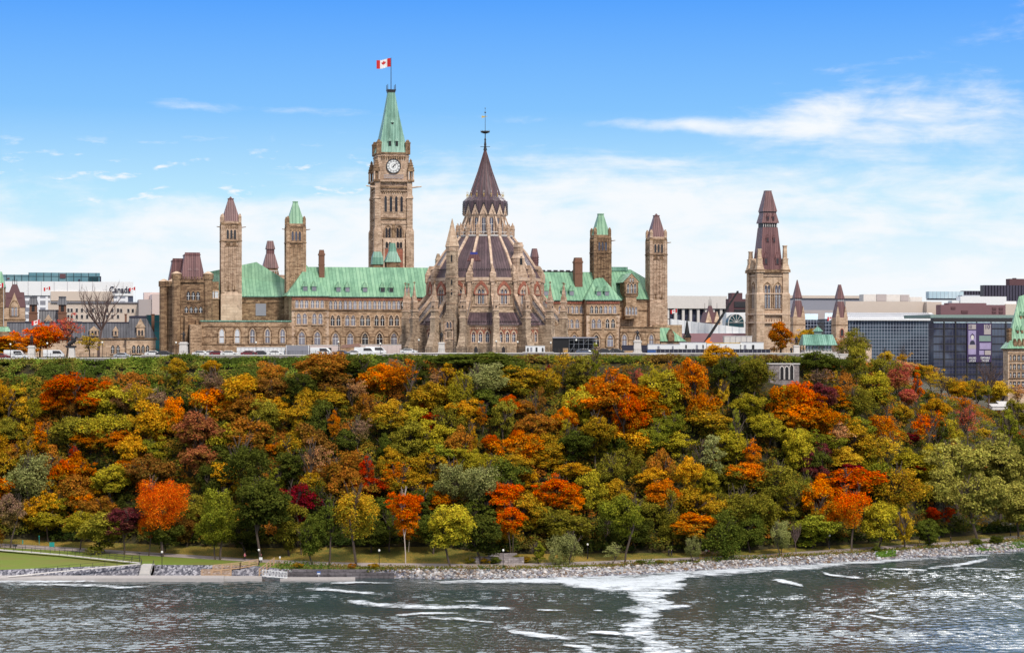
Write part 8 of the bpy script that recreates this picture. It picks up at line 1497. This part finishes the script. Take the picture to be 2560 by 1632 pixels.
for px, py in pts:
    c = fill_pal[zone(px)][int(rt.integers(8))]
    if 1270 < py and rt.random() < .7: c = ['darkgreen', 'green', 'olive'][int(rt.integers(3))]
    tree(px, py, rt.uniform(62, 125), rt.uniform(70, 120), c, ['round', 'clumpy', 'clumpy', 'willow', 'cone', 'dense'][int(rt.integers(6))])
for h in heroes:
    HCX = max(1.2, h[3]*.052); tree(h[0], h[1], h[2]*(1.2 if h[5] != 'weep' else .96), h[3]*(1.12 if h[5] != 'weep' else 1.0), h[4], h[5], trunk=h[6])
HCX = 0.0
# small riverside willows and saplings, standing on the bank itself
for (px, py, w_, h_, c, k, d, nm) in ((1348, 1378, 46, 60, 'lime', 'cone', 441, 'tree'), (1417, 1362, 72, 92, 'greygreen', 'willow', 440, 'tree'), (1390, 1385, 40, 50, 'greygreen', 'willow', 439, 'tree'), (1531, 1376, 54, 52, 'greygreen', 'sparse', 439, 'tree'), (1733, 1364, 46, 52, 'greygreen', 'willow', 447, 'tree'), (1955, 1340, 42, 62, 'greygreen', 'willow', 459, 'tree'), (1990, 1350, 40, 90, 'mauve', 'bare', 460, 'bare_tree'), (2322, 1330, 54, 52, 'green', 'round', 478, 'tree'), (2262, 1322, 58, 84, 'yellow', 'sparse', 478, 'tree'), (1255, 1340, 40, 60, 'goldolive', 'clumpy', 452, 'tree')):
    tree(px, py, w_, h_, c, k, depth=d, name=nm)
for px, w_, c in ((1178, 30, 'olive'), (1212, 26, 'goldolive'), (1238, 30, 'green'), (1290, 34, 'olive'), (1312, 30, 'goldolive'), (935, 24, 'goldolive'), (880, 22, 'brown'), (745, 26, 'goldolive'), (1600, 22, 'green'), (1650, 20, 'olive'), (2190, 26, 'green'), (2440, 34, 'green'), (2490, 40, 'green')):
    d_ = lin(px, PF)[0]+.6 if 1100 < px < 1340 else lin(px, BK)[0]+.7; tree(px, HY+(CZ-ground(px, d_)-w_*.024)*FPX/d_, w_, w_*.62, c, 'clumpy', depth=d_, name='shrub')
# terrace trees
for (px, py, w_, h_, c, k, d, tr_, nm) in ((40, 862, 95, 50, 'orange', 'round', 541, 'n', 'tree'), (100, 842, 80, 72, 'redorange', 'dense', 545, 'n', 'tree'), (10, 866, 60, 46, 'gold', 'round', 540, 'n', 'tree'), (165, 828, 80, 88, 'pink', 'sparse', 548, 'n', 'tree'), (226, 858, 74, 46, 'yellow', 'sparse', 538, 'n', 'tree'), (247, 782, 120, 130, 'mauve', 'bare', 556, 'b', 'bare_tree'), (1949, 838, 54, 74, 'orange', 'round', 548, 'n', 'tree'),
    (2000, 850, 60, 50, 'gold', 'sparse', 570, 'n', 'tree'), (2030, 835, 36, 34, 'yellow', 'clumpy', 580, 'n', 'tree'), (2100, 860, 50, 34, 'peach', 'sparse', 560, 'n', 'tree'), (2135, 855, 70, 66, 'olive', 'willow', 548, 'n', 'tree'), (2215, 890, 36, 26, 'yellow', 'clumpy', 585, 'n', 'tree'), (2255, 896, 44, 34, 'gold', 'sparse', 590, 'n', 'tree'), (2290, 925, 54, 40, 'goldolive', 'clumpy', 588, 'n', 'tree'), (2330, 940, 60, 44, 'gold', 'sparse', 600, 'n', 'tree'), (2262, 918, 44, 34, 'peach', 'clumpy', 575, 'n', 'tree'), (2378, 958, 60, 44, 'goldolive', 'sparse', 618, 'n', 'tree'), (2440, 972, 66, 46, 'olive', 'clumpy', 640, 'n', 'tree'), (2620, 990, 80, 60, 'goldolive', 'clumpy', 660, 'n', 'tree'), (2700, 1010, 90, 70, 'olive', 'round', 650, 'n', 'tree'), (2490, 975, 60, 50, 'yellow', 'clumpy', 660, 'n', 'tree'), (2400, 975, 60, 40, 'gold', 'clumpy', 640, 'n', 'tree'), (2545, 985, 50, 50, 'peach', 'sparse', 665, 'n', 'tree'), (2470, 950, 90, 90, 'mauve', 'bare', 640, 'b', 'bare_tree')):
    tree(px, py, w_*1.2, h_*1.1, c, k, depth=d, trunk=tr_, name=nm, where='on the terrace' if px < 2110 else None)
# labels: colour, form, height on the slope, and what stands above; ties broken by size or by left/right order
form = {'round': 'rounded', 'dense': 'dense', 'cone': 'pointed', 'willow': 'feathery', 'sparse': 'thin', 'weep': 'drooping', 'column': 'narrow', 'clumpy': 'bushy', 'bare': 'leafless'}
seen = {}
for t, px, py, ar, wd, kind, nm, where, ex in TREES:
    lab = f"{wd if kind != 'bare' else 'brown'} {form[kind]} {'shrub' if nm == 'shrub' else 'tree'} {where or row(py)} {lm(px)}"; seen.setdefault(lab, []).append((px, ar, t))
for lab, L in seen.items():
    L.sort(key=lambda q: q[0])
    if len(L) == 1: L[0][2]['label'] = lab; continue
    nm_ = {2: ['left', 'right'], 3: ['left', 'middle', 'right']}.get(len(L)) or ['first', 'second', 'third', 'fourth', 'fifth', 'sixth'][:len(L)]
    for n_, q in zip(nm_, L): q[2]['label'] = lab+f", {n_} one"
for t, px, py, ar, wd, kind, nm, where, ex in TREES: t['group'] = 'low shrubs by the river path' if nm == 'shrub' else 'leafless trees' if kind == 'bare' else ('trees standing on the terrace' if where else 'autumn trees on the wooded slope')
# ---------------------------------------------------------------- undergrowth and the green vines along the clifftop
def scatter(name, label, n, pfun, size, cols, seed, lift=1.2, clump=1, cr=1.3, edge=False):
    rg = np.random.default_rng(seed); pos, col = [], []
    for _ in range(n//clump):
        px, d = pfun(rg)
        x_, y_ = (px-CX)/FPX*d, d; g_ = ground(px, d)
        nz = mnoise.noise(Vector((x_*.10, y_*.10, seed))); L = lift*(min(1.0, max(.12, (dt(px)-d-.4)/5)) if edge else 1.0)
        k = int(min(len(cols)-1, max(0, (nz*1.3+.5)*len(cols)+rg.normal(0, .9)))); c = cols[k]; v = rg.uniform(.7, 1.25)
        q = rg.normal(size=(clump, 3)); q /= np.linalg.norm(q, axis=1)[:, None]; q[:, 2] = np.abs(q[:, 2]); r_ = cr*rg.uniform(.6, 1.3)*(min(1, .25+L/max(lift, .01)) if edge else 1)
        if clump == 1: p = np.array([[x_, y_, g_+rg.uniform(0, L)*(0.7+nz)]])
        else: p = np.array([x_, y_, g_+L*.3*(1+nz)])+q*r_*rg.uniform(.6, 1.1, (clump, 1))
        pos.append(p); w_ = v*rg.uniform(.7, 1.3, clump); col.append(np.stack([c[0]*w_, c[1]*w_, c[2]*w_, np.ones(clump)], 1))
    pos = np.concatenate(pos); n = len(pos); nrm = np.tile([0, -.6, .8], (n, 1)); V, Fq, rn = leafquads(pos, nrm, rg.uniform(.7, 1.3, n)*size, rg); return rawmesh(name, V, Fq, M['leaf_attr'], label, col=np.concatenate(col), kind='stuff')
def pslope(rg):
    px = rg.uniform(-260, 3050); d0 = lin(px, FT)[0]
    if 1915 < px < 2005: return px, d0+(505-d0)*rg.random()*.93
    return px, d0+(dt(px)-d0)*rg.random()*(.72 if px < 1000 else .80 if px < 2120 else 1)
scatter('undergrowth', 'mixed olive and brown undergrowth between the trees of the slope', 330000, pslope, .25, [(.045, .052, .010), (.09, .09, .013), (.20, .10, .016), (.16, .15, .018), (.07, .08, .013), (.32, .19, .022), (.24, .22, .022), (.13, .11, .016), (.38, .14, .018)], 3, 5.5, 30, 1.35)  # leaf colours darkened so the gaps between crowns read as shade
def pvine(rg):
    px = rg.uniform(-80, 1010); d0, d1 = hill(px, .64+.1*mnoise.noise(Vector((px*.012, 0, 0))), 0)[0], dt(px)-.2
    for _ in range(4):
        d = d0+(d1-d0)*rg.random()**.8
        if mnoise.noise(Vector((px*.022, d*.35, 4.0))) < .16: break
        px = rg.uniform(-80, 1010); d0, d1 = hill(px, .66, 0)[0], dt(px)-.2
    return px, d
scatter('vine_cover', 'bright green vines and bushes hanging over the clifftop below the terrace', 78000, pvine, .26, [(.07, .10, .016), (.12, .17, .022), (.18, .24, .03), (.24, .26, .04), (.19, .15, .03), (.10, .13, .02)], 8, 3.4, 14, .95, True)
def pvine2(rg):
    px = rg.uniform(1010, 2140); d0, d1 = hill(px, .86, 0)[0], dt(px)-.2
    if 1008 < px < 1112 or 1308 < px < 1382 or 1618 < px < 1662: d1 -= 4.5
    return px, d0+(d1-d0)*rg.random()
scatter('clifftop_bushes', 'low olive and green bushes just below the terrace parapet', 42000, pvine2, .27, [(.05, .075, .012), (.10, .13, .018), (.17, .18, .025), (.24, .20, .03), (.16, .09, .02)], 9, 1.8, 14, 1.0, True)
def pbank(rg):
    px = rg.uniform(690, 2640); d0, d1 = lin(px, BK)[0]-.4, lin(px, PN)[0]
    return px, d0+(d1-d0)*rg.random()**1.5
bk = scatter('bank_plants', 'low grasses and weeds between the rocks and the path', 9000, lambda rg: pbank(rg), .20, [(.10, .11, .02), (.16, .15, .03), (.20, .16, .04), (.24, .15, .06), (.08, .12, .02)], 12, .8)
def pweed(rg):
    a, b = ((2440, 2640) if rg.random() < .7 else (2190, 2240)); px = rg.uniform(a, b); d0, d1 = lin(px, SH)[0]+.8, lin(px, BK)[0]; return px, d0+(d1-d0)*rg.random()
scatter('shore_weeds', 'fresh green weeds growing on the rocks at the right end of the shore', 5000, pweed, .16, [(.10, .20, .03), (.14, .26, .04), (.18, .24, .03)], 14, .7)
def pfoot(rg):
    px = rg.uniform(-100, 2660); d0 = lin(px, FT)[0]; return px, d0+rg.normal(0, 1.2)+1.0
scatter('hedge_bushes', 'dark bushes closing the foot of the wooded slope along the verge', 20000, pfoot, .30, [(.03, .045, .010), (.05, .07, .012), (.09, .10, .018), (.12, .10, .02)], 16, 3.2, 20, 1.3)
